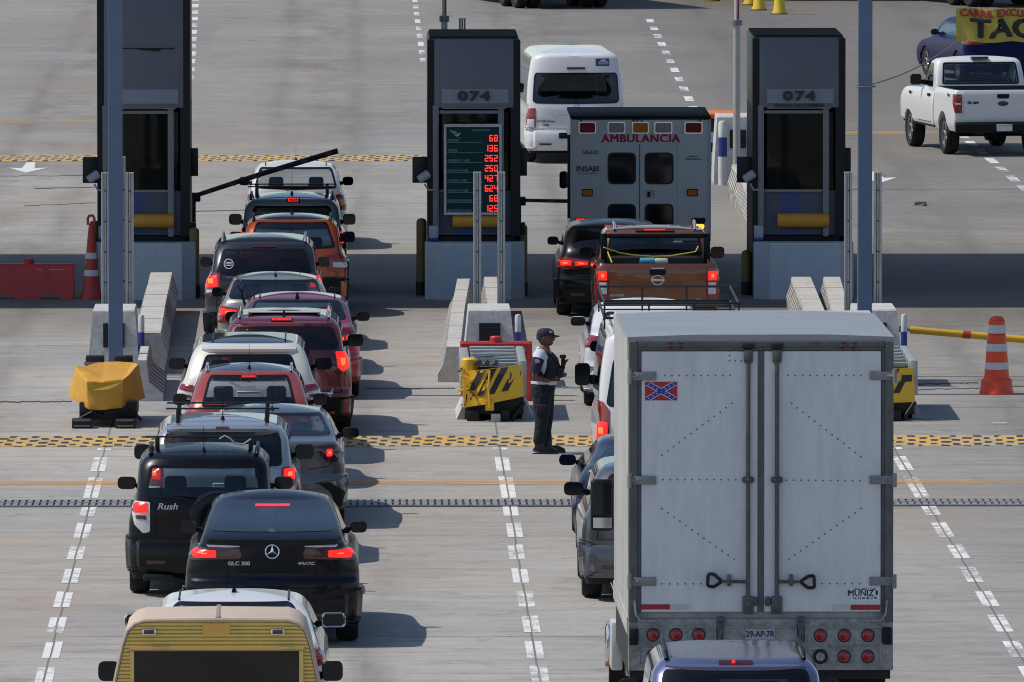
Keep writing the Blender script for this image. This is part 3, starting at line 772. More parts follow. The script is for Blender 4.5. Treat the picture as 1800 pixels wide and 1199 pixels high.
# ------------------------------------------------------------------ canopy over the booths (its roof is above the picture, its shade is in it)
M_CANOPY = mat('canopy_metal', (.07, .072, .08), .6, .1)
t = thing('toll_canopy', 'flat toll plaza canopy above the booths, seen only by its wide shadow', 'canopy', (0, 206, 0))
q = MB(); q.box(-36, 44, -7.9, 7.3, 8.2, 8.8, 0, .05); q.build('canopy_roof', M_CANOPY, t)
q = MB(); q.lathe([(.34, 5.7), (.34, 8.2)], 24, 0, 'z', (ISL[0], -3.5, 0)); q.build('column', M_CANOPY, t)

# ------------------------------------------------------------------ toll islands
M_CONC = worn('white_concrete', (.52, .52, .51), (.24, .22, .20), 2.2, .75, .85, bump=.25)
M_CONCT = worn('barrier_concrete', (.50, .485, .45), (.25, .22, .19), 2.0, .7, .9, bump=.3)
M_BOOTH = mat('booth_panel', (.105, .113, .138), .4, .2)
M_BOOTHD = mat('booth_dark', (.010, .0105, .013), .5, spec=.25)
M_BOOTHB = mat('booth_blue', (.03, .055, .17), .5)
M_ALU = worn('aluminium_channel', (.42, .43, .43), (.22, .22, .22), 5, .6, .45, .5)
M_ALUD = worn('dull_aluminium', (.20, .215, .235), (.10, .10, .10), 5, .6, .5, .4)
M_YEL = worn('yellow_paint', (.86, .50, .025), (.45, .28, .06), 3, .45, .5)
M_PADY = worn('orange_pad', (.60, .27, .02), (.30, .15, .03), 4, .5, .6)
M_BLUE = worn('blue_paint', (.012, .03, .22), (.03, .04, .10), 4, .4, .5)
M_WHITE = worn('white_paint', (.60, .60, .59), (.32, .30, .27), 3, .6, .6)
M_BLACKM = mat('black_metal', (.012, .012, .014), .5, .3)
M_COLUMN = worn('blue_grey_steel', (.105, .155, .255), (.08, .11, .17), 1.2, .6, .45, .15)
M_DIGIT = mat('led_red', (.3, .01, .01), .3, emit=(1.0, .03, .025), es=2.6)
M_GREENP = mat('price_panel_green', (.006, .042, .040), .7, spec=.15)
M_PANELTXT = mat('panel_lettering', (.26, .30, .31), .5)
M_NUM = mat('booth_number_green', (.006, .028, .018), .5)
M_NUMP = mat('booth_number_plate', (.21, .24, .29), .5, .1)
M_CAMW = worn('camera_housing', (.34, .35, .37), (.2, .2, .2), 6, .5, .5)

def booth(x, Yf, top, label, sign, right_mirror):
    """toll booth standing on its island; Yf is its front"""
    t = thing('toll_booth', label, 'toll booth', (x, Yf, 0), 0, 'toll booths under the canopy')
    D = 3.1; h = .745
    # body panels behind the window
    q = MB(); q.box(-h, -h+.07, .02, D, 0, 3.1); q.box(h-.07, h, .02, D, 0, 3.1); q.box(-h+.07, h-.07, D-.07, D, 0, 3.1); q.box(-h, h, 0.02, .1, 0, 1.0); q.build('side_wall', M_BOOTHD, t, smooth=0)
    # header: bowed front
    q = MB(); n = 16; z0, z1 = 3.1, top; fr = []
    for i in range(n+1):
        a = -1+2*i/n; fr.append((a*h, -.20*(1-a*a)**.5 if abs(a) < 1 else 0))
    ring = fr+[(h, D), (-h, D)]
    q.loft([[(a, b, z0) for a, b in ring], [(a, b, z1-.03) for a, b in ring], [(a*.985, b*.985+.01, z1) for a, b in ring]]); q.build('header', M_BOOTH, t, smooth=50)
    q = MB(); [q.box(sg*h-(.15 if sg > 0 else .012), sg*h+(.012 if sg > 0 else .15), -.10, .02, 1.0, top-.02) for sg in (-1,)]; q.build('corner_panel', M_BOOTHD, t, smooth=0); q = MB(); q.box(h-.15, h+.012, -.10, .02, 1.0, top-.02); q.build('corner_panel', M_BOOTHD, t, smooth=0)  # dark cladding that also stands in for shading at the curved header's edges
    q = MB(); q.box(-h*.96, h*.96, .04, D-.04, top+.003, top+.03); q.build('roof', mat('roof_felt', (.012, .012, .014), .9), t, smooth=0)
    q = MB()
    for a in (.4, ): q.box(-h*.7, h*.7, -.17, -.10, 3.08, 3.10)
    q.build('drip_edge', M_ALUD, t, smooth=0)
    # window and lower panel
    q = MB(); q.box(-.52, .56, -.02, .02, 1.75, 3.02); q.build('front_window', glass('booth_glass', (.42, .46, .46), .03, .02), t, smooth=0)
    q = MB(); q.box(-.68, .70, -.03, .03, 1.02, 1.74); q.box(-.30, .02, -.034, -.03, 1.02, 1.74, 1); q.build('lower_panel', [mat('booth_navy', (.055, .065, .10), .5), M_BOOTHB], t, smooth=0)
    for a, b in ((-.62, 3.14), (.44, 3.14)):
        q = MB(); q.box(a-.05, a+.05, -.13, -.04, 1.0, b, 0, .01); q.box(a-.015, a+.015, -.145, -.13, 1.0, b); q.build('window_post', M_ALUD, t, smooth=0)
    q = MB(); q.box(-.56, .39, -.10, -.04, 3.0, 3.05); q.build('window_rail', M_ALUD, t, smooth=0); q = MB(); q.box(-.56, .39, -.06, -.03, 1.72, 1.76); q.build('window_rail', M_ALUD, t, smooth=0)
    # padded roll under the window
    q = MB(); q.lathe([(.02, -.42), (.10, -.42), (.115, -.40), (.115, .40), (.10, .42), (.02, .42)], 18, 0, 'x', (.07, -.16, 1.26)); q.build('padded_roll', M_PADY, t)
    # dark things seen inside: desk, chair back, blinds
    q = MB(); q.box(-.5, .5, .5, 1.0, 1.60, 1.66); q.box(-.25, .2, 1.2, 1.35, 1.5, 2.35, 0, .06); q.box(.22, .45, .6, .8, 1.66, 2.0, 0, .02)
    for i in range(5): q.box(-.5+i*.2, -.5+i*.2+.1, 2.2, 2.22, 1.9, 3.0)
    q.build('interior', mat('booth_interior', (.03, .03, .033), .8), t)
    # number plate on the header
    q = MB(); pts = []
    for i in range(13):
        a = -.52+1.08*i/12; pts.append((a, -.20*(1-(a/h)**2)**.5-.008))
    q.loft([[(a, b, 3.17) for a, b in pts], [(a, b, 3.40) for a, b in pts]], caps=False, closed=False); pl = q.build('number_plate', M_NUMP, t)
    # blue-white crate and cabinet at the left foot, black boxes on the flanks
    q = MB(); q.box(-.735, -.585, -.24, -.14, .98, 1.18, 0, .01); q.box(-.735, -.585, -.238, -.142, .93, .98, 1, .01); q.build('side_cabinet', [M_CAMW, M_BLUE], t, smooth=30)
    q = MB(); q.box(-1.0, -.74, .15, .3, 1.86, 2.28, 0, .01); q.build('lane_signal', M_BLACKM, t, smooth=30)
    q = MB(); q.box(h, h+.13, .6, .8, 1.95, 2.4, 0, .01); q.build('lane_signal', M_BLACKM, t, smooth=30); q = MB(); q.box(h, h+.10, .3, .5, 1.0, 1.2, 0, .02); q.build('card_reader', M_BLACKM, t, smooth=30)
    q = MB(); q.tube([(-.62, -.14, 1.76), (-.74, -.2, 1.76), (-.80, -.24, 1.86)], .018, 8)
    q.lathe([(.03, -.10), (.07, -.09), (.075, .08), (.055, .11), (.01, .11)], 14, 0, 'x', (0, 0, 0), Matrix.Translation((-.82, -.26, 1.98)) @ Matrix.Rotation(R(-35), 4, 'Y')); q.build('camera', M_CAMW, t)
    if sign:
        fr = MB()
        for (a, b, c, d) in ((-.47, .47, 2.79, 2.84), (-.47, .47, 1.36, 1.40), (-.47, -.43, 1.40, 2.79), (.43, .47, 1.40, 2.79)): fr.box(a, b, -.29, -.20, c, d)
        s = thing('price_sign', 'green lit price board with red digits hung on the middle booth', 'price sign', (x-.02, Yf, 0))
        fr.build('frame', M_ALU, s, smooth=0)
        p = MB(); p.box(-.43, .43, -.265, -.21, 1.40, 2.79); pn = p.build('panel', M_GREENP, s, smooth=0)
        p = MB(); dk = MB(); ln = MB()
        nums = ('68', '136', '252', '250', '427', '624', '68', '125'); lab = ('MOTOS', 'AUTOS', 'AUTOBUS 2,3 Y 4 EJES', 'CAMION 2,3 Y 4 EJES', 'CAMION 5 Y 6 EJES', 'CAMION 7,8 Y 9 EJES', 'EJE EXCEDENTE LIGERO', 'EJE EXCEDENTE CARGA')
        for i, (nn, lb) in enumerate(zip(nums, lab)):
            z = 2.60-i*.163; p = MB(); seven(p, nn, .405, z-.045, .058, .105, -.268, .014, .018); p.build('digits', M_DIGIT, s, smooth=0)
            dk.box(.19, .42, -.2675, -.2655, z-.058, z+.072); ln.box(-.42, .16, -.268, -.266, z-.062, z-.056)
            text('lettering', lb, .052 if i < 2 else .046, M_PANELTXT, pn, (-.41, -.267, z-.03), .0006, .001, .80 if i > 1 else .95, 'LEFT')
        text('lettering', 'TARIFAS VIGENTES', .036, M_PANELTXT, pn, (.13, -.267, 2.735), .0004, .001, 1.0)
        dk.build('digit_window', M_BLACKM, s, smooth=0); ln.build('rule_line', M_PANELTXT, pn, smooth=0)
        wg = MB()
        for k in range(4):
            z = 2.745-k*.028; wg.prism([(-.40+k*.028, z), (-.27+k*.022, z-.035-.008*k), (-.255+k*.02, z-.055), (-.35+k*.03, z-.026)], -.269, -.266)
        wg.prism([(-.30, 2.655), (-.20, 2.70), (-.215, 2.66), (-.26, 2.635)], -.269, -.266); wg.build('wing_emblem', mat('emblem_white', (.38, .42, .43), .5), pn, smooth=0)
    return t
Yb = gp(830, 525)[1]+.35
tL = booth(ISL[0]-.02, Yb, 5.75, 'tall dark toll booth at the left behind the blue column', False, True)
tC = booth(ISL[1], Yb, 4.22, 'dark toll booth in the middle with the lit green price board on its front', True, True)
tR = booth(ISL[2]-.06, Yb, 4.24, 'dark toll booth at the right behind the truck, without a price board', False, True)
for t_ in (tC, tR):
    text('lettering', '074', .215, M_NUM, [c for c in kids(t_) if c.name.startswith('number_plate')][0], (0, -.235, 3.285), .008, .02, 1.5, space=1.14)
text('lettering', 'PLAZA DE COBRO', .075, M_NUM, [c for c in kids(tR) if c.name.startswith('header')][0], (0, -.212, 3.135), .001, .012, 1.3)
# seam and sagging flap on the tall booth
q = MB(); q.box(-.45, .5, -.21, -.15, 4.06, 4.075); q.prism([(-.1, 4.06), (.3, 4.06), (.25, 4.02), (-.05, 4.045)], -.225, -.19); q.build('panel_seam', M_BOOTHD, tL, smooth=0)

# concrete wall in front of each booth
M_WALL = worn('booth_wall', (.44, .48, .52), (.30, .32, .34), 2.5, .6, .8)
wlab = ('grey concrete block wall at the foot of the left booth', 'grey concrete block wall at the foot of the middle booth', 'grey concrete block wall at the foot of the right booth')
for i, x in enumerate(ISL):
    t = thing('concrete_wall', wlab[i], 'wall', (x, Yb-.40, 0), 0, 'concrete walls in front of the booths')
    q = MB(); P = [(-.80, .30), (-.80, .05), (-.55, -.25), (.60, -.25), (.82, .05), (.82, .30)]
    q.loft([[(a, b, 0) for a, b in P], [(a, b, .90) for a, b in P], [(a*.985, b*.94, .92) for a, b in P]]); q.build('wall_block', M_WALL, t, smooth=30)
# rounded yellow guards at the booth corners
def bollard(px, py0, py1, Y, label):
    x, z = at(px, py0, Y); t = thing('bollard', label, 'bollard', (x, Y, 0), 0, 'bollards beside the booths')
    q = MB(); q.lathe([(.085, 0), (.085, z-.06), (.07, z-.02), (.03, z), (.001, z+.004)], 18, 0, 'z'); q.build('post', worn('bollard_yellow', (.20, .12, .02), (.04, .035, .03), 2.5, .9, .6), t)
    q = MB(); q.lathe([(.095, 0), (.095, .22)], 16, 0, 'z'); q.build('sleeve', M_BLACKM, t)
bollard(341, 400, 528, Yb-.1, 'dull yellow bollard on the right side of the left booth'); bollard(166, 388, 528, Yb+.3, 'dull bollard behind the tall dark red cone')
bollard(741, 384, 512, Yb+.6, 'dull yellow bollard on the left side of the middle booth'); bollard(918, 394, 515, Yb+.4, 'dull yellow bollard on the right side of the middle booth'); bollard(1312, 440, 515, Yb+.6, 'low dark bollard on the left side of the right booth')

# slatted jersey barriers
def jersey(path, h, label, w_=.17, foot=.23, sides=(1, 1)):
    """jersey barrier along a path of (x, y); its flanks carry dark stripes painted for the shade between ribs"""
    t = thing('jersey_barrier', label, 'jersey barrier', (path[0][0], path[0][1], 0), 0, 'jersey barriers on the toll islands')
    ox, oy = path[0]; q = MB(); L = [0.]
    for a, b in zip(path, path[1:]): L.append(L[-1]+math.hypot(b[0]-a[0], b[1]-a[1]))
    rings = []; s = 0.; step = .095; k = 0
    def pt(s):
        for i in range(len(L)-1):
            if s <= L[i+1]+1e-6:
                f = (s-L[i])/(L[i+1]-L[i]); a, b = path[i], path[i+1]; return a[0]+(b[0]-a[0])*f-ox, a[1]+(b[1]-a[1])*f-oy
    while s <= L[-1]+1e-6:
        x, y = pt(min(s, L[-1])); g = 0.; hh = h-(.012 if k % 24 == 0 else 0); j = .012*math.sin(k*1.7)
        l, r = -1, 1
        rings.append([(x-foot+g*.5, y, 0), (x-foot+g*.5, y, .10), (x-w_*.80+g*.8, y, hh*.45), (x-w_*.55+g*.7, y, hh-.08), (x-w_*.55, y, hh-.05), (x-w_*.5, y, hh), (x+w_*.5, y, hh), (x+w_*.55, y, hh-.05), (x+w_*.55-g*.7, y, hh-.08), (x+w_*.80-g*.8, y, hh*.45), (x+foot-g*.5, y, .10), (x+foot-g*.5, y, 0)])
        s += step; k += 1
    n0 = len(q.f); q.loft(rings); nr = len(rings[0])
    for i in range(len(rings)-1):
        if i % 7 in (0, 1, 2) or i % 31 == 5:  # flush dark stripes: shade between the ribs put into the colour
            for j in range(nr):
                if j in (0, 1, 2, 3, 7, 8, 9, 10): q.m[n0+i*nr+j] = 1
    q.build('barrier_body', [M_CONCT, worn('barrier_rib_shade', (.07, .068, .065), (.16, .15, .14), 3., .6, .95)], t, smooth=20)
    c = MB(); s = 0.
    while s < L[-1]-2.9:
        x, y = pt(s+2.95); c.box(x-w_*.53, x+w_*.53, y-.015, y+.015, h-.1, h+.003); s += 3.0
    if c.v: c.build('joint', mat('joint_dark', (.10, .095, .09), .9), t, smooth=0)
    return t
def J(px, py, z, Y=None):
    """point of a barrier's top centre line: solve its distance from the photo height"""
    d = _ray(px, py); tt = (z-CAM_H)/d.z; return (d.x*tt, d.y*tt)
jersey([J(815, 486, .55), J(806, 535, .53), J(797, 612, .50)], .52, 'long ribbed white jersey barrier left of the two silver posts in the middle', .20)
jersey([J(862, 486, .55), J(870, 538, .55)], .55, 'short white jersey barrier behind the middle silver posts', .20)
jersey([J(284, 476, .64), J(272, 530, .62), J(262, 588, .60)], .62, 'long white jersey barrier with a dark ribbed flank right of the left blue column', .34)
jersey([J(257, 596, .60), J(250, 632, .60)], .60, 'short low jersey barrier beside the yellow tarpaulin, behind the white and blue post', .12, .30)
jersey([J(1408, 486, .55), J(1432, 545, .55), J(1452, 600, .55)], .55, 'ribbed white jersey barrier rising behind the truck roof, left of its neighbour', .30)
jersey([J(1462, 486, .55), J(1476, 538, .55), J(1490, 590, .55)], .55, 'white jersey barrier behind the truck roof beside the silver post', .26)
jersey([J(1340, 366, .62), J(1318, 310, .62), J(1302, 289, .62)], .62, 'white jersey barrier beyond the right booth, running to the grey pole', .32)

# concrete noses with a square opening
def nose(x, Y, h, label, wt=.62, wb=.78, blue=1):
    t = thing('island_nose', label, 'concrete block', (x, Y, 0), 0, 'concrete island noses')
    q = MB(); a = .30*wt; P0 = [(-wb/2, 0), (wb/2, 0), (wb/2, 1.6), (-wb/2, 1.6)]; P1 = [(-wt/2, .12), (wt/2, .12), (wt/2, 1.6), (-wt/2, 1.6)]
    q.loft([[(u, v, 0) for u, v in P0], [(u, v, .25) for u, v in P0], [(u*.99, v, h-.02) for u, v in P1], [(u*.96, v+.02 if v < 1 else v, h) for u, v in P1]]); q.build('block', M_CONC, t, smooth=25)
    q = MB(); q.box(-.155, .155, .012, .14, h*.66-.16, h*.66+.19); q.build('opening', M_BLACKM, t, smooth=0)
    if blue:
        for sg in (1,):
            q = MB(); q.lathe([(.045, 0), (.045, .80)], 16, 1, 'z', (sg*(wb/2+.02), .05, 0)); q.lathe([(.045, .80), (.045, 1.02), (.035, 1.05), (.001, 1.06)], 16, 0, 'z', (sg*(wb/2+.02), .05, 0)); q.build('marker_post', [M_WHITE, M_BLUE], t)
    return t
Yn = 179.2
nose(at(861, 580, Yn)[0], Yn, 1.12, 'white concrete block with a dark square opening behind the red plastic barrier'); nose(at(200, 580, Yn)[0], Yn, 1.12, 'white concrete block behind the left blue column with a dark opening', .62, .76)
nose(at(1540, 580, Yn)[0], Yn, 1.12, 'white concrete block mostly hidden by the truck beside the right blue column')
# far end of the right island
t = nose(at(1298, 300, 236)[0], 236.3, 1.30, 'white and blue concrete block at the far end of the right island', .80, .92, 0)
for sg in (-1, 1):
    q = MB(); q.lathe([(.085, 0), (.085, .55)], 16, 0, 'z', (sg*.30, -.25, 0)); q.lathe([(.085, .55), (.085, .92)], 16, 1, 'z', (sg*.30, -.25, 0)); q.lathe([(.085, .92), (.085, 1.18), (.06, 1.23), (.001, 1.24)], 16, 0, 'z', (sg*.30, -.25, 0)); q.build('marker_post', [M_WHITE, M_BLUE], t)

# tall blue columns, silver channel posts and thin poles
def column(px, Y, label, w_=.205, top=9.0):
    x = at(px, 400, Y)[0]; t = thing('steel_column', label, 'steel column', (x, Y, 0), 0, 'tall blue steel columns')
    q = MB(); q.box(-w_/2, w_/2, -w_/2, w_/2, 0.02, top, 0, .006, 1); q.build('shaft', M_COLUMN, t, smooth=30)
    q = MB(); q.box(-.2, .2, -.2, .2, 0, .025, 0, .004, 1)
    for a in (-.15, .15):
        for b in (-.15, .15): q.lathe([(.02, .025), (.02, .05)], 6, 0, 'z', (a, b, 0))
    q.build('base_plate', M_COLUMN, t, smooth=30); return t
column(203, 177.6, 'tall blue-grey square column in front of the left booth'); column(1520, 177.6, 'tall blue-grey square column right of the truck roof, holding the banner rope')
def channel(px, py0, Y, label, w_=.115, blk=True):
    x, z = at(px, py0, Y); t = thing('guard_post', label, 'guard post', (x, Y, 0), 0, 'silver channel posts')
    q = MB()
    for a, b in ((-w_/2, -w_*.18), (-w_*.12, w_*.12), (w_*.18, w_/2)): q.box(a, b, -.05, .05, 0, z, 0, .006, 1)
    q.box(-w_/2, w_/2, .0, .04, 0, z-.01); q.build('channel', M_ALU, t, smooth=30)
    q = MB()
    for k in range(6): q.lathe([(.012, -.062), (.012, -.05)], 8, 0, 'y', (0, 0, .5+k*.45))
    q.build('bolt', M_BLACKM, t); return t
Yp = 181.4
channel(185, 303, Yp, 'silver channel post just left of the left blue column'); channel(228, 303, Yp, 'silver channel post just right of the left blue column'); channel(217, 275, Yp+.35, 'taller thin silver post close behind the left blue column', .06)
channel(839, 302, Yp, 'left silver channel post in front of the price board'); channel(881, 302, Yp, 'silver channel post in front of the right edge of the price board')
channel(1491, 302, Yp, 'silver channel post left of the right blue column'); channel(1543, 302, Yp, 'silver channel post right of the right blue column')
def pole(px, Y, zsplit, label, r0, r1, top=9.5):
    x = at(px, 100, Y)[0]; t = thing('pole', label, 'pole', (x, Y, 0), 0, 'thin poles behind the booths')
    q = MB(); q.lathe([(r0, 0), (r0, zsplit)], 14); q.build('lower_shaft', M_ALU, t)
    q = MB(); q.lathe([(r0*1.5, zsplit-.05), (r0*1.5, zsplit+.05)], 14); q.build('collar', M_ALUD, t)
    q = MB(); q.lathe([(r1, zsplit), (r1, top)], 12, 0); q.build('upper_shaft', worn('pole_white', (.5, .48, .47), (.3, .2, .2), 2, .5, .5), t)
    q = MB(); q.box(r1*.3, r1*1.04, -r1*1.04, r1*1.04, zsplit+.06, top); q.build('red_stripe', mat('red_stripe', (.22, .03, .03), .5), t, smooth=0); return t
pole(1295, 234.5, at(1295, 40, 234.5)[1], 'grey pole with a red and white top beyond the right booth', .07, .045)
pole(781, Yb+4.4, at(781, 33, Yb+4.4)[1], 'thin red and white pole rising behind the middle booth', .055, .035)
x, z = at(812, 32, Yb+4.2); t = thing('guard_post', 'short silver channel end showing above the middle booth roof', 'guard post', (x, Yb+4.2, 0), 0, 'silver channel posts')
q = MB(); [q.box(a, a+.03, -.05, .05, 0, z) for a in (-.05, -.01, .03)]; q.build('channel', M_ALUD, t, smooth=0)

# ------------------------------------------------------------------ barrier arms
def arm(p0, p1, Y, label, m, r=.045, base=True):
    (x0, z0), (x1, z1) = at(*p0, Y), at(*p1, Y); t = thing('barrier_arm', label, 'barrier arm', (x0, Y, 0), 0, 'lane barrier arms')
    q = MB(); q.tube([(0, 0, z0), ((x1-x0)*.5, 0, z0+(z1-z0)*.52), (x1-x0, 0, z1)], [r*.85, r, r*1.05], 8); b = q.build('arm', m, t)
    q = MB(); L = math.hypot(x1-x0, z1-z0); n = 6
    for k in range(n):
        f = (k+.6)/n; q.box((x1-x0)*f-.06, (x1-x0)*f+.06, -r*1.08, -r*.9, z0+(z1-z0)*f-.025, z0+(z1-z0)*f+.025)
    q.build('reflector', mat('dull_red_reflector', (.10, .025, .03), .4), b, smooth=0)
    q = MB(); q.box(-.14, .12, -.1, .1, z0-.09, z0+.06, 0, .02); q.box(-.16, .04, -.12, .12, 0, z0-.02, 0, .02); q.build('housing', M_BOOTHD, t); return t
arm((340, 345), (594, 265), 208.6, 'dark maroon barrier arm half raised over the left queue', mat('maroon_arm', (.035, .014, .018), .5))
arm((912, 352), (1120, 356), 212.9, 'dark level barrier arm between the middle booth and the ambulance', mat('black_arm', (.012, .010, .010), .5), .035)
# yellow arm at the right
Ya = 180.6; (x0, z0), (x1, z1) = at(1566, 577, Ya), at(1835, 600, Ya)
t = thing('barrier_arm', 'yellow barrier arm with silver joint reaching right from the truck', 'barrier arm', (x0, Ya, 0), 0, 'lane barrier arms')
q = MB(); f = lambda k: ((x1-x0)*k, 0, z0+(z1-z0)*k)
q.tube([f(.02), f(.06), f(.10), f(.11)], [.025, .05, .03, .03], 10); q.tube([f(.08), f(.135)], .022, 10); q.build('joint', M_ALU, t)
q = MB(); q.tube([f(.125), f(.13), f(.19), f(.20), f(1.0)], [.03, .055, .055, .05, .055], 12); bb = q.build('arm', worn('arm_yellow', (.70, .40, .02), (.40, .25, .05), 3, .4, .5), t)
q = MB()
for k in (.47, ): 
    a = Vector(f(k)); b_ = Vector(f(k+.05)); q.tube([a, b_], .058, 12, 0)
q.build('reflector', mat('arm_red', (.45, .03, .02), .4), bb)
q = MB(); q.box(-.18, -.05, -.08, .08, 0, z0+.22, 0, .02); q.build('post', worn('arm_orange', (.75, .16, .02), (.4, .1, .02), 3, .4, .5), t)

# ------------------------------------------------------------------ plastic barriers and cones
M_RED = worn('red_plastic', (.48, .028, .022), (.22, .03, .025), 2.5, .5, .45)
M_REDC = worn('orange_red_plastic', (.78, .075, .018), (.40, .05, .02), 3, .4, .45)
M_REFL = worn('white_reflective', (.58, .58, .57), (.3, .3, .3), 5, .5, .4)
def water_barrier(x, Y, L, h, label, rz=0):
    t = thing('plastic_barrier', label, 'plastic barrier', (x, Y, 0), rz, 'red plastic barriers')
    q = MB(); P = [(-.22, 0), (-.22, .08), (-.13, .28), (-.10, h-.03), (-.08, h), (.08, h), (.10, h-.03), (.13, .28), (.22, .08), (.22, 0)]
    n = 40; rings = []
    for i in range(n+1):
        a = -L/2+L*i/n; u = (i/n*3) % 1; g = .035 if .12 < u < .88 else 0.; e = .94 if i in (0, n) else 1
        rings.append([(a, b*e*(1-(g*2.2 if .2 < c < h-.06 else 0)), c if not (.3 < (i/n*2) % 1 < .7 and c < .02) else .07) for b, c in P])
    q.loft(rings); q.build('barrier_body', M_RED, t, smooth=28)
    q = MB(); q.lathe([(.09, h-.01), (.09, h+.06), (.075, h+.075), (.001, h+.075)], 16, 0, 'z'); q.build('filler_cap', M_RED, t)
    q = MB(); q.box(L*.1, L*.4, -.105, -.10, h-.14, h-.09); q.build('reflector', M_REFL, t, smooth=0); return t
Yr = gp(60, 527)[1]+.3; xr = at(131, 500, Yr)[0]
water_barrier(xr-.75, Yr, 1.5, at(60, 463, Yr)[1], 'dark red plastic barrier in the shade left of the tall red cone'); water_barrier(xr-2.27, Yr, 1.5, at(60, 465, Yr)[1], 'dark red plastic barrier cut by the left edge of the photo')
Yr2 = 176.4; water_barrier(at(872, 640, Yr2)[0], Yr2, 1.03, at(870, 600, Yr2)[1], 'red plastic barrier behind the crushed yellow crash cushion')
def traffic_cone(x, Y, h, label, m, wide, base, bands, loop):
    t = thing('traffic_cone', label, 'traffic cone', (x, Y, 0), 0, 'traffic cones')
    q = MB(); rb = wide/2; rt = rb*.66 if not loop else rb*.32
    prof = [(base/2, 0), (base/2, .03), (base/2*.93, .07), (base/2*.90, .20 if not loop else .12), (rb, .24 if not loop else .17)]; seg = 4
    for k in range(seg):
        z0 = .24+(h-.30)*k/seg; z1 = .24+(h-.30)*(k+1)/seg; f0, f1 = k/seg, (k+1)/seg
        prof += [(rb+(rt-rb)*f0, z0+.012), (rb+(rt-rb)*f1, z1-.012), (rb+(rt-rb)*f1-(.012 if not loop else 0), z1)]
    prof += [(rt*.95, h-.05), (rt*.7, h-.015), (rt*.25, h), (.001, h)]
    q.lathe(prof, 28, 0, 'z'); q.build('cone_body', m, t, smooth=40)
    for k, (z0, z1) in enumerate(bands):
        q = MB(); g = lambda z: rb+(rt-rb)*(z-.24)/(h-.30)+.006
        q.lathe([(g(z0), z0), (g(z1), z1)], 28, 0, 'z'); q.build('reflective_band', M_REFL, t)
    if loop:
        q = MB(); q.tube([(-.05, 0, h-.03), (-.055, 0, h+.07), (-.03, 0, h+.12), (.03, 0, h+.12), (.055, 0, h+.07), (.05, 0, h-.03)], .022, 8); q.build('handle', m, t)
    return t
xc_, yc_ = gp(1753, 694); traffic_cone(xc_, yc_+.2, 1.13, 'orange-red cone with white bands in front of the yellow arm', M_REDC, .36, .50, [(.36, .46), (.62, .73), (.88, 1.00)], False)
xc_, yc_ = gp(160, 527); traffic_cone(xc_, yc_+.15, 1.24, 'tall dark red cone with a loop handle in the shade of the canopy', M_RED, .26, .36, [(.38, .48), (.66, .76)], True)

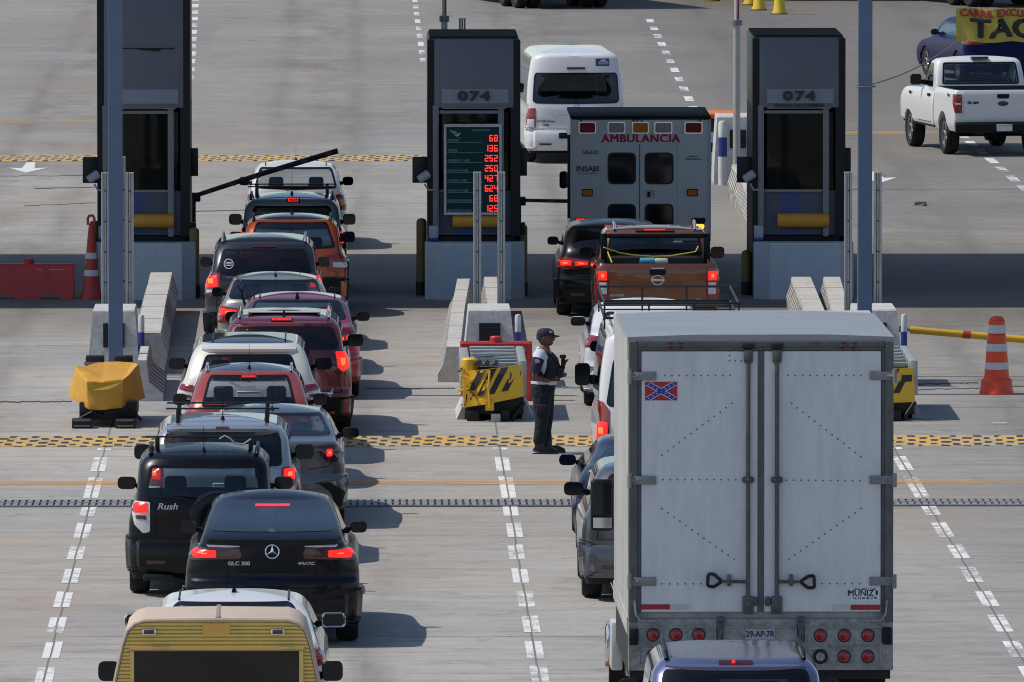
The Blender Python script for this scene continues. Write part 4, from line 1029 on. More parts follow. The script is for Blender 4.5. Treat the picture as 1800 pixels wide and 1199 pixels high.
# ------------------------------------------------------------------ crash cushions
M_TARP = worn('yellow_tarpaulin', (.60, .31, .022), (.36, .17, .03), 2.2, .6, .55, bump=.25, bscale=5)
def tarp():
    Y0 = 171.0; x = at(187, 700, Y0)[0]; t = thing('crash_cushion', 'crash cushion under an orange-yellow tarpaulin at the left island', 'crash cushion', (x, Y0, 0), 0, 'crash cushions at the island tips')
    def p(a, b, Y): X, Z = at(a, b, Y); return (X-x, Y-Y0, Z)
    cx = lambda a: 100+a/4.796; cy = lambda b: 520+b/4.796
    P = [p(cx(245), cy(712), Y0), p(cx(400), cy(716), Y0-.02), p(cx(565), cy(708), Y0), p(cx(262), cy(955), Y0), p(cx(400), cy(962), Y0-.05), p(cx(545), cy(955), Y0),       # 0-5 front
         p(cx(158), cy(590), Y0+.9), p(cx(690), cy(570), Y0+.9), p(cx(95), cy(850), Y0+.9), p(cx(745), cy(862), Y0+.9),                   # 6-9 mid sides
         p(cx(240), cy(596), Y0+1.3), p(cx(400), cy(558), Y0+1.9), p(cx(640), cy(560), Y0+1.9), p(cx(120), cy(700), Y0+1.2), p(cx(720), cy(800), Y0+2.0), p(cx(150), cy(800), Y0+2.0)]
    F = [[0, 1, 4, 3], [1, 2, 5, 4], [0, 3, 8, 6], [2, 7, 9, 5], [0, 6, 10, 11, 1], [1, 11, 12, 2], [2, 12, 7], [6, 8, 15, 10], [7, 12, 14, 9], [10, 15, 14, 12, 11], [3, 4, 5, 9, 14, 15, 8]]
    bm = bmesh.new(); vs = [bm.verts.new(q) for q in P]
    for f in F: bm.faces.new([vs[i] for i in f])
    bmesh.ops.recalc_face_normals(bm, faces=bm.faces); bmesh.ops.bevel(bm, geom=bm.edges[:], offset=.018, segments=2, profile=.6, affect='EDGES', clamp_overlap=True)
    bmesh.ops.triangulate(bm, faces=[f for f in bm.faces if len(f.verts) > 4]); bmesh.ops.subdivide_edges(bm, edges=[e for e in bm.edges if e.calc_length() > .15], cuts=3, use_grid_fill=True)
    for v in bm.verts:
        v.co += Vector((random.uniform(-1, 1), random.uniform(-1, 1), random.uniform(-1, 1)))*.005
        v.co.z += .012*math.sin(v.co.x*9)*math.cos(v.co.y*6)
    me = bpy.data.meshes.new('tarpaulin'); bm.to_mesh(me); bm.free(); me.materials.append(M_TARP); me.polygons.foreach_set('use_smooth', [True]*len(me.polygons)); me.set_sharp_from_angle(angle=R(50)); link('tarpaulin', me, t)
    q = MB()
    for (a, z, yy) in ((.12, .015, 0), (.125, .05, 0)): pass
    fold = [p(cx(255), cy(735), Y0-.03), p(cx(555), cy(728), Y0-.03), p(cx(560), cy(815), Y0-.035), p(cx(440), cy(790), Y0-.05), p(cx(262), cy(800), Y0-.03)]
    q.add(fold+[(a, b+.03, c) for a, b, c in fold], [[0, 1, 2, 3, 4], [0, 5, 6, 1], [1, 6, 7, 2], [2, 7, 8, 3], [3, 8, 9, 4], [4, 9, 5, 0]]); q.build('tarpaulin_fold', worn('tarp_fold', (.62, .36, .02), (.2, .12, .03), 5, .9, .6), t, smooth=0)
    q = MB(); q.box(-.38, .42, .15, 1.9, .10, .34, 0, .02); 
    q.tube([(-.42, .05, .1), (-.2, 0, .22), (-.05, .1, .18)], .02, 6); q.tube([(.48, .1, .1), (.3, 0, .3)], .02, 6);  q.build('frame', M_BLACKM, t, smooth=30)
    for a in (-.335, .265):
        q = MB(); q.box(a-.14, a+.14, -.22, .1, 0, .13, 0, .012); q.box(a-.11, a+.11, -.24, -.21, .03, .05, 1); q.box(a-.12, a+.12, -.235, -.215, .105, .125, 1); q.build('skid', [M_BLACKM, M_ALUD], t, smooth=30)
    q = MB()
    for a in (-.2, .2): q.box(a-.13, a+.13, 2.0, 2.3, .62, .86, 0, .015); q.box(a-.15, a+.15, 1.95, 2.0, .74, .78, 1)
    q.build('rear_bracket', [M_BLACKM, M_ALUD], t, smooth=30)
tarp()
M_CELL = worn('galvanised_cell', (.40, .42, .40), (.20, .20, .19), 4, .6, .5, .4)
def chevron_cushion(x, Y, label, crushed):
    t = thing('crash_cushion', label, 'crash cushion', (x, Y, 0), 0, 'crash cushions at the island tips')
    # front panel: bowed yellow sheet, right edge higher than the left
    q = MB(); n = 18; rings = []
    def prof(k):
        a = -1+2*k/n; xx = a*.42; yy = -.16*(1-a*a)+(.05 if not crushed else .03*math.sin(a*7)); dr = .10*(a+.1) if crushed else 0; return xx, yy, dr, a
    for k in range(n+1):
        xx, yy, dr, a = prof(k); rings.append([(xx, yy, .26+dr*.8), (xx-.01, yy-.015, .5+dr), (xx-.03, yy, .74+dr*.5), (xx-.03, yy+.02, .74+dr*.5), (xx, yy+.025, .26+dr*.8)])
    q.loft(rings, closed=True); pan = q.build('nose_panel', M_YEL, t, smooth=40)
    def onp(u, v, o=.006):
        k = (u+1)/2*n; xx, yy, dr, a = prof(k); z0, z1 = .26+dr*.8, .74+dr*.5; e = 1-abs(v*2-1)
        return (xx-.03*v, yy-.015*min(1, e*1.6)-o, z0+(z1-z0)*v)
    q = MB()
    def stripe(u0, u1, sl, v0=.30, v1=.98):
        L = [[], []]
        for i in range(7):
            v = v0+(v1-v0)*i/6; s_ = sl*(v-.5); L[0].append(onp(u0+s_, v)); L[1].append(onp(u1+s_, v))
        V = L[0]+L[1]; q.add(V, [[i, i+1, 8+i, 7+i] for i in range(6)])
    for u in (-.78, -.40, -.02): stripe(u, u+.23, .70, .26 if u > -.5 else .45, .99)
    stripe(.42, .64, .70, .28, .62); stripe(.56, .92, .15, .60, .80)
    q.build('chevrons', mat('chevron_black', (.022, .022, .024), .6), pan, smooth=0)
    q = MB(); q.box(-.12, .0, -.20, -.17, .16, .30); q.tube([(-.06, -.19, .72), (-.08, -.2, .5), (-.06, -.2, .2)], .016, 6); q.build('hanging_strap', M_YEL, t, smooth=0)
    # crumpled left wing and roller
    q = MB(); q.lathe([(.001, .62), (.10, .62), (.115, .66), (.11, .86), (.09, .88), (.001, .88)], 16, 0, 'z', (-.34, .08, 0)); q.build('corner_drum', M_YEL, t)
    if crushed:
        q = MB(); rnd = random.Random(4)
        for k in range(9):
            a = Vector((-.42+rnd.uniform(-.08, .10), rnd.uniform(-.16, .06), rnd.uniform(.3, .70))); pts = [a]
            for j in range(5): pts.append(pts[-1]+Vector((rnd.uniform(-.07, .09), rnd.uniform(-.05, .05), rnd.uniform(-.09, .07))))
            q.tube(pts, rnd.choice([.006, .009, .012]), 5, rnd.choice([0, 0, 1]))
        q.build('torn_sheet', [M_YEL, M_BLACKM], t)
        q = MB(); pr = [(-.30, .80), (-.25, .86), (-.2, .80), (-.13, .86), (-.08, .80), (0, .86), (.05, .80), (.16, .80)]
        q.loft([[(a, -.08+.02*i, z-.05*i*0) for a, z in pr] for i in range(2)], caps=False, closed=False)
        for i, (a, z) in enumerate(pr): pass
        q.loft([[(a*1.0, -.12, z-.04) for a, z in pr], [(a*.9+.03, .18, z) for a, z in pr]], caps=False, closed=False); q.build('corrugated_flap', mat('flap_black', (.05, .05, .052), .6), t, smooth=0)
    # stack of steel cells behind, seen from above as pale slats
    q = MB()
    for k in range(6):
        y = .22+k*.52; z = .80+.012*k
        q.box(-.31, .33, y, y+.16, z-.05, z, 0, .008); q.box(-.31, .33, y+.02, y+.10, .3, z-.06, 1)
        q.box(-.29, .30, y+.22, y+.30, z-.10, z-.07, 0, .004)
    q.box(-.46, -.33, .1, 3.3, .35, .82, 0, .02); q.box(.35, .46, .1, 3.3, .35, .84, 0, .02)
    for k in range(4): q.tube([(-.28, .4+k*.7, .83), (.28, .75+k*.7, .84)], .014, 6)
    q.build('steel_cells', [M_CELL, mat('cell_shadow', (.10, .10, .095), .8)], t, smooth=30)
    q = MB(); q.box(-.4, .42, .1, 3.2, .08, .34, 0, .02); q.box(.1, .22, -.1, .1, 0, .16, 0, .01); q.box(-.38, -.2, -.05, .25, 0, .14, 0, .02); q.tube([(.25, -.05, .02), (.42, .1, .25)], .03, 6); q.build('frame', M_BLACKM, t, smooth=30)
    q = MB(); q.box(-.04, .09, -.14, -.08, .0, .11); q.build('foot_plate', M_REFL, t, smooth=0)
    q = MB(); q.loft([[(.40, .5, 0), (.56, .5, 0), (.56, 2.4, 0), (.40, 2.4, 0)], [(.40, .5, .26), (.44, .5, .26), (.44, 2.4, .26), (.40, 2.4, .26)]]); q.build('side_skirt', M_CONC, t, smooth=0); q = MB(); q.loft([[(-.52, .3, 0), (-.40, .3, 0), (-.40, 2.4, 0), (-.52, 2.4, 0)], [(-.44, .3, .18), (-.40, .3, .18), (-.40, 2.4, .18), (-.44, 2.4, .18)]]); q.build('side_skirt', M_CONC, t, smooth=0)
    return t
Yc = gp(868, 742)[1]+.2
chevron_cushion(at(868, 690, Yc)[0], Yc, 'crushed yellow crash cushion with black chevrons beside the guard', True)
chevron_cushion(at(1556, 690, Yc)[0], Yc, 'yellow crash cushion with black chevrons half hidden behind the truck', False)
# far cushion with black and white checks beyond the right island
xf, yf = gp(1262, 300); t = thing('crash_cushion', 'far crash cushion with white checks and an orange top right of the ambulance', 'crash cushion', (xf, yf, 0), 0, 'crash cushions at the island tips')
q = MB(); q.box(-.32, .45, 0, 1.5, .1, 1.0, 0, .03); q.build('frame', M_BLACKM, t); q = MB(); q.box(-.34, .5, -.05, 1.5, 1.02, 1.12, 0, .02); q.build('top_cover', worn('orange_cover', (.62, .16, .02), (.3, .1, .02), 3, .5, .6), t)
q = MB()
for r_ in range(4):
    for c_ in range(3):
        if (r_+c_) % 2 == 0:
            a, b = -.30+c_*.24, .2+r_*.2; q.prism([(a, b), (a+.2, b-.06), (a+.26, b+.14), (a+.05, b+.19)], -.012, -.002)
q.build('checks', M_WHITE, t, smooth=0)

# ------------------------------------------------------------------ yellow flared bollards at the top
for i, (px, py, lab) in enumerate(((1370, 25, 'yellow flared bollard nearest the long shadow at the top'), (1334, 18, 'dull yellow flared bollard behind the nearest yellow one'), (1319, 9, 'yellow flared bollard further back beside the dull one'), (1252, 2, 'yellow flared bollard cut by the top edge behind the big shadow'))):
    x, y = gp(px, py); t = thing('bollard', lab, 'bollard', (x, y, 0), 0, 'yellow flared bollards at the top')
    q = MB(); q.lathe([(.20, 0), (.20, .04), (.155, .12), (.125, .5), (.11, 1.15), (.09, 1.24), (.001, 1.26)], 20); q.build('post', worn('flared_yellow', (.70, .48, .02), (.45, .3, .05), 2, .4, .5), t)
    q = MB(); q.lathe([(.21, 0), (.21, .025)], 20); q.build('base_ring', M_BLACKM, t)

# ------------------------------------------------------------------ banner, its rope, litter
Yq = 190.; (bx0, bz1), (bx1, bz0) = at(1681, 15, Yq), at(1681+172, 74, Yq)
t = thing('banner', 'yellow banner about an exclusive TAG lane, hung at the top right', 'banner', (bx0, Yq, bz0))
q = MB(); W_, H_ = bx1-bx0, bz1-bz0; n = 24; m_ = 8; V = []; F = []
bw = lambda u, v: .05*math.sin(u*9)*(.3+v*.7)+.03*math.sin(u*23+v*3)
for j in range(m_+1):
    for i in range(n+1):
        u, v = i/n, j/m_; V.append((u*W_, bw(u, v), v*H_+.015*math.sin(u*14)))
for j in range(m_):
    for i in range(n): F.append([j*(n+1)+i, j*(n+1)+i+1, (j+1)*(n+1)+i+1, (j+1)*(n+1)+i])
q.add(V, F); q.add([(a, b+.004, c) for a, b, c in V], [f[::-1] for f in F])
cl = q.build('cloth', worn('banner_yellow', (.44, .36, .045), (.26, .22, .06), 2.5, .6, .6), t, fixn=False)
for s_, sz, m2, xx, zz, of, xs in (('TAG', .40, mat('banner_black', (.012, .012, .012), .6), W_*.48, H_*.38, .018, 1.5), ('CARRIL EXCLUSIVO', .155, mat('banner_red', (.36, .02, .02), .6), W_*.5, H_*.84, .006, 1.0)):
    me = text_mesh(s_, sz, of, .003, xs); me.materials.clear(); me.materials.append(m2)
    wd = max(v.co.x for v in me.vertices)-min(v.co.x for v in me.vertices); k = (W_*.93 if s_ != 'TAG' else W_*.66)/wd
    for v in me.vertices:
        v.co.x = v.co.x*k+xx; v.co.z += zz; v.co.y += bw(v.co.x/W_, v.co.z/H_)-.012; v.co.z += .015*math.sin(v.co.x/W_*14)
    link('lettering', me, cl)
q = MB(); 
for k in range(9): a = W_*(.02+.96*k/8); q.lathe([(.018, 0), (.018, .008)], 8, 0, 'y', (a, -.012+bw(a/W_, .97), H_*.97))
q.build('eyelet', M_ALU, t)
(xa, za), (xb, zb_) = at(1510, 154, 177.4), at(1683, 74, 190.)
q = MB(); pts = [Vector((xa, 177.4, za)).lerp(Vector((xb, 190., zb_)), k/12)-Vector((0, 0, .10*math.sin(math.pi*k/12))) for k in range(13)]
q.tube(pts, .010, 6); x2, z2 = at(1520, 152, 177.6)
q.tube([(x2+.112*math.cos(a)*1.35, 177.6+.112*math.sin(a)*1.35, z2) for a in [2*math.pi*k/16 for k in range(17)]], .010, 6)
tag(q.build('rope', mat('rope_grey', (.16, .15, .13), .9)), 'thin grey rope tied round the right blue column, running to the banner', 'rope')
x, y = gp(1618, 361); q = MB(); q.box(-.11, .11, -.12, .16, 0, .07, 0, .02); q.add([(-.16, -.2, .002), (.02, -.3, .002), (.1, -.1, .05)], [[0, 1, 2]])
tag(q.build('litter', mat('litter_grey', (.10, .10, .11), .7), None, (x, y, 0)), 'small grey scrap lying on the empty lane below the pickup', 'litter')
x, y = gp(1758, 745); q = MB(); q.box(-.10, .10, -.1, .1, .002, .012)
tag(q.build('litter', mat('litter_pale', (.45, .44, .46), .7), None, (x, y, 0)), 'flat pale scrap lying near the rumble band at the right', 'litter')
# ------------------------------------------------------------------ the left queue, far to near
GL, GR = 'cars queuing in the left lane', 'vehicles queuing in the right lane'
P_WHITE = paint('paint_white', (.66, .66, .65), .0, .35, .8, .2)
P_SILVER = paint('paint_silver', (.36, .38, .39), .65, .3, 1., .2)
P_GREYGRN = paint('paint_grey', (.25, .285, .29), .6, .32, 1., .25)
P_ORANGE = paint('paint_orange', (.36, .062, .012), .3, .3, 1., .12)
P_BLACK = paint('paint_black', (.002, .0026, .004), .0, .3, .28, .015, .2)
P_NAVY = paint('paint_blue_black', (.002, .0026, .009), .0, .3, .30, .008, .2)
P_DKGREY = paint('paint_dark_grey', (.012, .012, .015), .3, .3, .9, .06)
P_CHAMP = paint('paint_champagne', (.34, .33, .30), .6, .3, 1., .2)
P_ROSE = paint('paint_rose_red', (.33, .022, .05), .45, .28, 1., .1)
P_MAROON = paint('paint_deep_red', (.135, .008, .018), .4, .28, 1., .08)
P_CREAM = paint('paint_cream', (.64, .62, .54), .05, .35, 1., .15)
P_CORAL = paint('paint_coral', (.37, .048, .022), .3, .3, 1., .12)
P_STEEL = paint('paint_steel_grey', (.085, .09, .105), .5, .28, .9, .10)
P_SILV2 = paint('paint_bright_silver', (.33, .34, .36), .5, .32, .9, .15)
P_BROWN = paint('paint_copper_brown', (.185, .062, .024), .5, .34, 1., .2)
P_BLUE = paint('paint_blue', (.005, .006, .055), .0, .35, .06, .02, .12)
P_BLUSIL = paint('paint_violet_blue', (.105, .125, .235), .5, .28, 1., .12)
P_DBLUE = paint('paint_slate_blue', (.016, .026, .058), .3, .3, .5, .1)

# 1 white hatchback at the head of the line
Y = 214.4; c, sh = car('hatchback_car', 'white hatchback at the head of the left queue, under the raised arm', 'hatchback', GL, 520, Y, 1.76, 4.0, 1.50, 'hatch', P_WHITE, belt=.96, rake=.40, roofw=.75,
    win=[(.62, 1.41), (.66, 1.30), (.72, 1.06), (.0, 1.04)], lights=[([(.70, .95), (.70, .68), (.93, .68), (.98, .82), (.90, .97)], M_LENS, [])], ant=(.22, .9), mirrors=(.21, .17, M_PLASTIC, .10), mir_z=1.10, glass_m=M_GCLEAR, bumper=(.25, .6), rseam=.60)
# 2 grey-silver suv with black cross bars
Y = 200.6; f = PX(513, Y); k = f([(506, 353), (525, 358)])
c, sh = car('suv', 'grey suv with black roof bars and ring shaped tail lights, behind the white hatchback', 'suv', GL, 513, Y, 1.80, 4.35, 1.66, 'suv', P_GREYGRN, belt=1.02, rake=.30, roofw=.76,
    win=[(.62, 1.48), (.70, 1.12), (0, 1.10)], lights=[([(.66, 1.12), (.64, .80), (.95, .80), (1.0, .98), (.92, 1.14)], M_LENSDK, [])], hi=(k[0][0], k[1][0], k[1][1], k[0][1], True), bars=(M_BLACKM, .80, .09, (.55, 1.35)), ant=(.42, .45), mirrors=(.23, .20, M_PLASTIC, .09), mir_z=1.16, glass_m=M_GDARK, rails=(M_BLACKM, .74))
for sg in (-1, 1):
    q = MB()
    for i in range(14):
        a = 2*math.pi*i/14; p = sh.rearP(sg*.79+.075*math.cos(a), .965+.075*math.sin(a), .045); q.lathe([(.001, -.012), (.014, -.01), (.014, .01)], 8, 0, 'y', tuple(p))
    q.build('lamp', M_LIT, c, smooth=0)
# 3 orange crossover with grey roof
Y = 195.4; c, sh = car('suv', 'orange crossover with a grey roof and black roof rails', 'suv', GL, 513, Y, 1.76, 4.0, 1.60, 'suv', P_ORANGE, belt=.96, rake=.42, roofw=.74, roof_m=P_DKGREY,
    win=[(.56, 1.49), (.70, 1.10), (.0, 1.07)], lights=[([(.54, .98), (.56, .76), (.62, .72), (.93, .74), (1.0, .92), (.90, 1.02)], M_LENS, [([(.64, .80), (.90, .78), (.92, .86), (.65, .88)], M_CLEARL)])], ant=(.25, .5), mirrors=(.22, .19, M_PLASTIC, .10), mir_z=1.18, glass_m=M_GMID, rails=(M_BLACKM, .70), bump_m=M_PLASTIC, bumper=(.24, .62))
# 4 dark suv
Y = 187.2; f = PX(464, Y)
c, sh = car('suv', 'dark grey suv with grey roof rails and a round sticker on its rear window', 'suv', GL, 464, Y, 1.80, 4.6, 1.72, 'suv', P_DKGREY, belt=1.10, rake=.36, roofw=.75,
    win=[(.62, 1.54), (.73, 1.16), (0, 1.13)], lights=[([(.66, 1.18), (.66, .86), (.80, .84), (.92, .86), (.97, 1.0), (.94, 1.20)], M_LENS, [([(.70, 1.14), (.70, .97), (.88, .97), (.90, 1.14)], M_LITHOT), ([(.70, .93), (.70, .88), (.86, .88), (.86, .93)], M_CLEARL)])], hi=(-.16, .16, 1.565, 1.585, False), rails=(M_ALUD, .70), mirrors=(.20, .17, M_PLASTIC, .06), mir_z=1.22, glass_m=M_GDARK, wiper=(.05, 1.14, -.25, 1.22), plate=(0, .78))
q = MB(); p = f([(402, 466)])[0]; yy = sh.rearP(*p, .008).y
ring = [[(p[0]+r*math.cos(2*math.pi*i/20), yy+r*math.sin(2*math.pi*i/20)*.0-.3*r*0, p[1]+r*math.sin(2*math.pi*i/20)) for i in range(20)] for r in (.075, .062)]
def onsh(sh, r, off=.012): return [sh.rearP(a, c_, off) for a, _, c_ in r]
q.loft([onsh(sh, ring[0]), onsh(sh, ring[1])], caps=False); 
for i in (-1, 0, 1): q.add([sh.rearP(p[0]-.045, p[1]+.022*i-.006, .012), sh.rearP(p[0]+.045, p[1]+.022*i-.006, .012), sh.rearP(p[0]+.045, p[1]+.022*i+.006, .012), sh.rearP(p[0]-.045, p[1]+.022*i+.006, .012)], [[0, 1, 2, 3]])
q.build('sticker', mat('sticker_grey', (.32, .33, .35), .6), c, smooth=0)
text('lettering', 'Advent', .062, mat('sticker_grey'), c, (-.50, sh.rearP(-.5, 1.13, .02).y, 1.125), .0006, .002, 1.0, shear=.2)
# 5 champagne-silver hatch with black wiper standing off the glass
Y = 181.8; c, sh = car('hatchback_car', 'champagne silver hatchback, its left tail light lit and a wiper arm on the glass', 'hatchback', GL, 484, Y, 1.72, 4.0, 1.46, 'hatch', P_CHAMP, belt=1.02, rake=.55, roofw=.72,
    win=[(.60, 1.37), (.70, 1.12), (.0, 1.10)], lights=[([(.52, .98), (.50, .86), (.62, .78), (.88, .76), (.97, .90), (.86, 1.02)], M_LENS, [([(.56, .96), (.56, .89), (.80, .88), (.82, .98)], M_LITHOT)])], ant=(.38, .12), mirrors=(.2, .16, M_PLASTIC, .07), glass_m=M_GMID, bumper=(.25, .66))
q = MB(); q.tube([(-.44, .02, 1.02), (-.48, .04, 1.14), (-.50, .0, 1.24), (-.56, -.02, 1.34)], [.022, .02, .014, .006], 6); q.tube([(-.50, .0, 1.22), (-.43, -.02, 1.36)], [.014, .008], 6); q.build('rear_wiper', M_PLASTIC, c)
# 6 rose-red sedan
Y = 176.5; c, sh = car('sedan_car', 'rose red car with a black fin antenna, beside and ahead of the deep red suv', 'sedan', GL, 522, Y, 1.80, 4.4, 1.46, 'sedan', P_ROSE, belt=.95, rake=.55, roofw=.74, deck=1.02, trunk=.38,
    win=[(.60, 1.37), (.72, 1.12), (.0, 1.10)], lights=[([(.54, 1.0), (.52, .88), (.66, .82), (.93, .82), (1.05, .92), (.92, 1.04)], M_LENS, [([(.70, .92), (.70, .86), (.86, .85), (.88, .93)], M_LITHOT)])], ant=('fin', .12), mirrors=(.22, .155, M_PLASTIC, .13), mir_z=1.06, glass_m=M_GMID, plate=(0, .8), rseam=.60)
# 7 deep red suv
Y = 169.0; f = PX(499, Y); k = f([(478, 554), (512, 559)])
c, sh = car('suv', 'deep red suv with short silver roof rails and both brake lights lit', 'suv', GL, 499, Y, 1.86, 4.6, 1.69, 'suv', P_MAROON, belt=1.08, rake=.34, roofw=.74,
    win=[(.67, 1.50), (.75, 1.26), (.73, 1.20), (0, 1.185)], lights=[([(.62, 1.19), (.68, .90), (.76, .84), (.86, .86), (.95, 1.02), (.90, 1.20)], M_LENSDK, [([(.70, 1.17), (.74, .95), (.80, .90), (.87, .94), (.88, 1.16)], M_LITHOT)]), ([(.24, 1.19), (.28, 1.11), (.60, 1.10), (.60, 1.19)], M_LENSDK, [])], hi=(k[0][0], k[1][0], 1.575, 1.60, True), ant=('fin', .25), rails=(M_CHROME, .66), mirrors=(.24, .19, M_PLASTIC, .12), mir_z=1.18, glass_m=M_GDARK, spoiler=(.66, .06, P_MAROON), roof_m=P_MAROON, bumper=(.24, .56), bump_m=M_PLASTIC, plate=(0, .92), wiper=(0, 1.2, -.3, 1.27),
    seam=[[(-.80, .62), (.80, .62)], [(.80, .62), (.72, .86)]])
q = MB(); q.tube([sh.rearP(x, .60, .05) for x in (-.66, -.3, 0, .3, .58, .66)], .016, 6); q.tube([sh.rearP(.58, .60, .05), sh.rearP(.62, .55, .05), sh.rearP(.66, .66, .05)], .012, 6); q.build('chrome_trim', M_CHROME, c)
q = MB(); q.box(-.5, .5, sh.rear(1.6)+.3, sh.rear(1.6)+.95, 1.664, 1.676, 0, .003); q.build('sunroof', M_FRIT, c, smooth=0)
# 8 cream suv
Y = 164.0; f = PX(437, Y)
c, sh = car('suv', 'cream white suv with a black glass roof and wide rear spoiler', 'suv', GL, 437, Y, 1.94, 4.85, 1.66, 'suv', P_CREAM, belt=1.06, rake=.36, roofw=.70, roof_m=M_FRIT,
    win=[(.57, 1.45), (.67, 1.16), (.66, 1.12), (0, 1.11)], lights=[([(.70, 1.04), (.72, .80), (.76, .74), (.94, .76), (.97, .92), (.90, 1.07)], M_CLEARL, [([(.73, 1.05), (.75, .96), (.92, .99), (.88, 1.06)], M_LENS), ([(.75, .92), (.75, .88), (.93, .90), (.93, .94)], M_LENSDK), ([(.75, .84), (.75, .80), (.93, .82), (.93, .86)], M_LENSDK)])], mirrors=(.25, .18, M_PLASTIC, .08), mir_z=1.17, glass_m=M_GDARK, spoiler=(.63, .10, P_CREAM), plate=(0, .9), rseam=.5)
# 9 coral hatch
Y = 159.7; f = PX(437, Y)
c, sh = car('suv', 'coral red small crossover with silver rails and a see-through rear window', 'suv', GL, 437, Y, 1.74, 4.0, 1.56, 'hatch', P_CORAL, belt=1.0, rake=.62, roofw=.70, roof_m=P_STEEL,
    win=[(.50, 1.44), (.54, 1.36), (.62, 1.06), (.0, 1.04)], lights=[([(.56, .98), (.56, .80), (.90, .78), (.96, .92), (.85, 1.0)], M_LENS, [])], hi=(-.09, .09, 1.40, 1.42, True), ant=(.32, .1), rails=(M_CHROME, .63), mirrors=(.2, .17, M_PLASTIC, .10), mir_z=1.04, glass_m=M_GCLEAR, spoiler=None, plate=(0, .78))
# 10 steel grey sedan
Y = 153.2; f = PX(475, Y); k = f
c, sh = car('sedan_car', 'steel grey sedan with its right tail light lit, half behind the silver suv', 'sedan', GL, 477, Y, 1.84, 4.55, 1.44, 'sedan', P_STEEL, belt=.98, rake=.62, roofw=.72, deck=1.06, trunk=.50,
    win=[(.60, 1.36), (.62, 1.33), (.75, 1.13), (.0, 1.12)], lights=[([(.50, 1.02), (.58, .95), (.70, .80), (.80, .84), (1.0, .96), (.92, 1.05), (.7, 1.04)], M_LENSDK, [([(.68, .99), (.68, .90), (.75, .90), (.75, .99)], M_LITHOT)])], ant=(.42, .12), mirrors=(.23, .15, M_PLASTIC, .13), mir_z=1.03, glass_m=M_GMID, bump_m=P_STEEL, plate=(0, .82), bumper=(.24, .66),
    seam=[[(-.46, .74), (-.72, .74)], [(.46, .74), (.72, .78), (.78, .95)]])
q = MB(); q.loft([[sh.rearP(x, z, .055) for x, z in ((-.84, .30), (.84, .30), (.88, .46), (.70, .58), (-.70, .58), (-.88, .46))], [sh.rearP(x, z, .062) for x, z in ((-.8, .31), (.8, .31), (.84, .46), (.68, .56), (-.68, .56), (-.84, .46))]]); q.build('lower_valance', M_PLASTIC, c, smooth=0)
# 11 silver suv
Y = 147.8; f = PX(390, Y)
c, sh = car('suv', 'bright silver suv with black cross bars, between the grey sedan and the black suv', 'suv', GL, 390, Y, 1.88, 4.6, 1.72, 'suv', P_SILV2, belt=1.12, rake=.32, roofw=.75,
    win=[(.66, 1.57), (.70, 1.50), (.72, 1.18), (0, 1.16)], lights=[([(.71, 1.16), (.71, .84), (.80, .80), (.93, .84), (.96, 1.0), (.92, 1.18)], M_LENS, [([(.735, 1.14), (.735, 1.02), (.86, 1.02), (.88, 1.14)], M_LITHOT), ([(.74, .94), (.74, .85), (.86, .86), (.87, .94)], M_CLEARL)])], hi=(-.06, .06, 1.60, 1.615, False), bars=(M_BLACKM, .73, .10, (.25, 1.25)), ant=(.34, .35), mirrors=(.25, .20, M_PLASTIC, .07), mir_z=1.18, glass_m=M_GDARK, spoiler=(.67, .08, P_STEEL), roof_m=P_SILV2, plate=(.05, .9), wiper=(0, 1.17, .3, 1.24))
# 12 black suv with spare wheel
Y = 143.2; f = PX(357, Y)
tw = lambda pts: f(pts)
c, sh = car('suv', 'black suv with its spare wheel on the tailgate and one roof bar', 'suv', GL, 357, Y, 1.76, 4.05, 1.72, 'suv', P_BLACK, belt=1.06, rake=.24, roofw=.77,
    win=[(.63, 1.52), (.69, 1.16), (.0, 1.13)], lights=[([(.62, 1.10), (.62, .76), (.70, .74), (.80, .84), (.84, 1.06), (.80, 1.11)], M_CLEARL, [([(.64, 1.09), (.64, .98), (.80, .98), (.81, 1.05), (.77, 1.09)], M_LIT), ([(.66, .95), (.66, .90), (.78, .91), (.78, .95)], M_LENSDK)])], bars=(M_BLACKM, .78, .085, (.42, )), rails=(M_PLASTIC, .71), ant=(.30, .12), mirrors=(.24, .165, M_PLASTIC, .08), mir_z=1.19, glass_m=M_GMID, bumper=(.30, .70), seam=[[(-.56, .62), (-.56, 1.10)], [(.58, .62), (.58, 1.1)], [(-.56, .62), (.58, .62)]], wheel=(.345, .23, 'steel'), overhang=.72)
text('lettering', 'Rush', .105, M_BADGE, c, (-.42, sh.rearP(-.42, 1.05, .016).y, 1.055), .002, .004, 1.15, shear=.25)
q = MB(); q.lathe([(.34, .10), (.36, .06), (.36, -.08), (.34, -.125), (.27, -.15), (.20, -.135), (.001, -.14)], 40, 0, 'y', (.18, -.10, .90)); q.build('spare_wheel', P_BLACK, c)
q = MB(); q.box(-.7, -.35, -.02, .1, .20, .27, 0, .02); q.tube([(-.45, .1, .25), (-.2, .0, .18), (0, .1, .26)], .02, 6); q.build('tow_bar', M_BLACKM, c)
q = MB(); yb = sh.rear(1.65)+.42
q.tube([(.18, yb-.04, 1.79), (.24, yb-.04, 1.83), (.30, yb-.05, 1.80), (.36, yb-.05, 1.74), (.46, yb-.05, 1.73), (.55, yb-.04, 1.79)], .012, 6); q.build('bungee_cord', mat('cord_pale', (.35, .34, .30), .8), c)
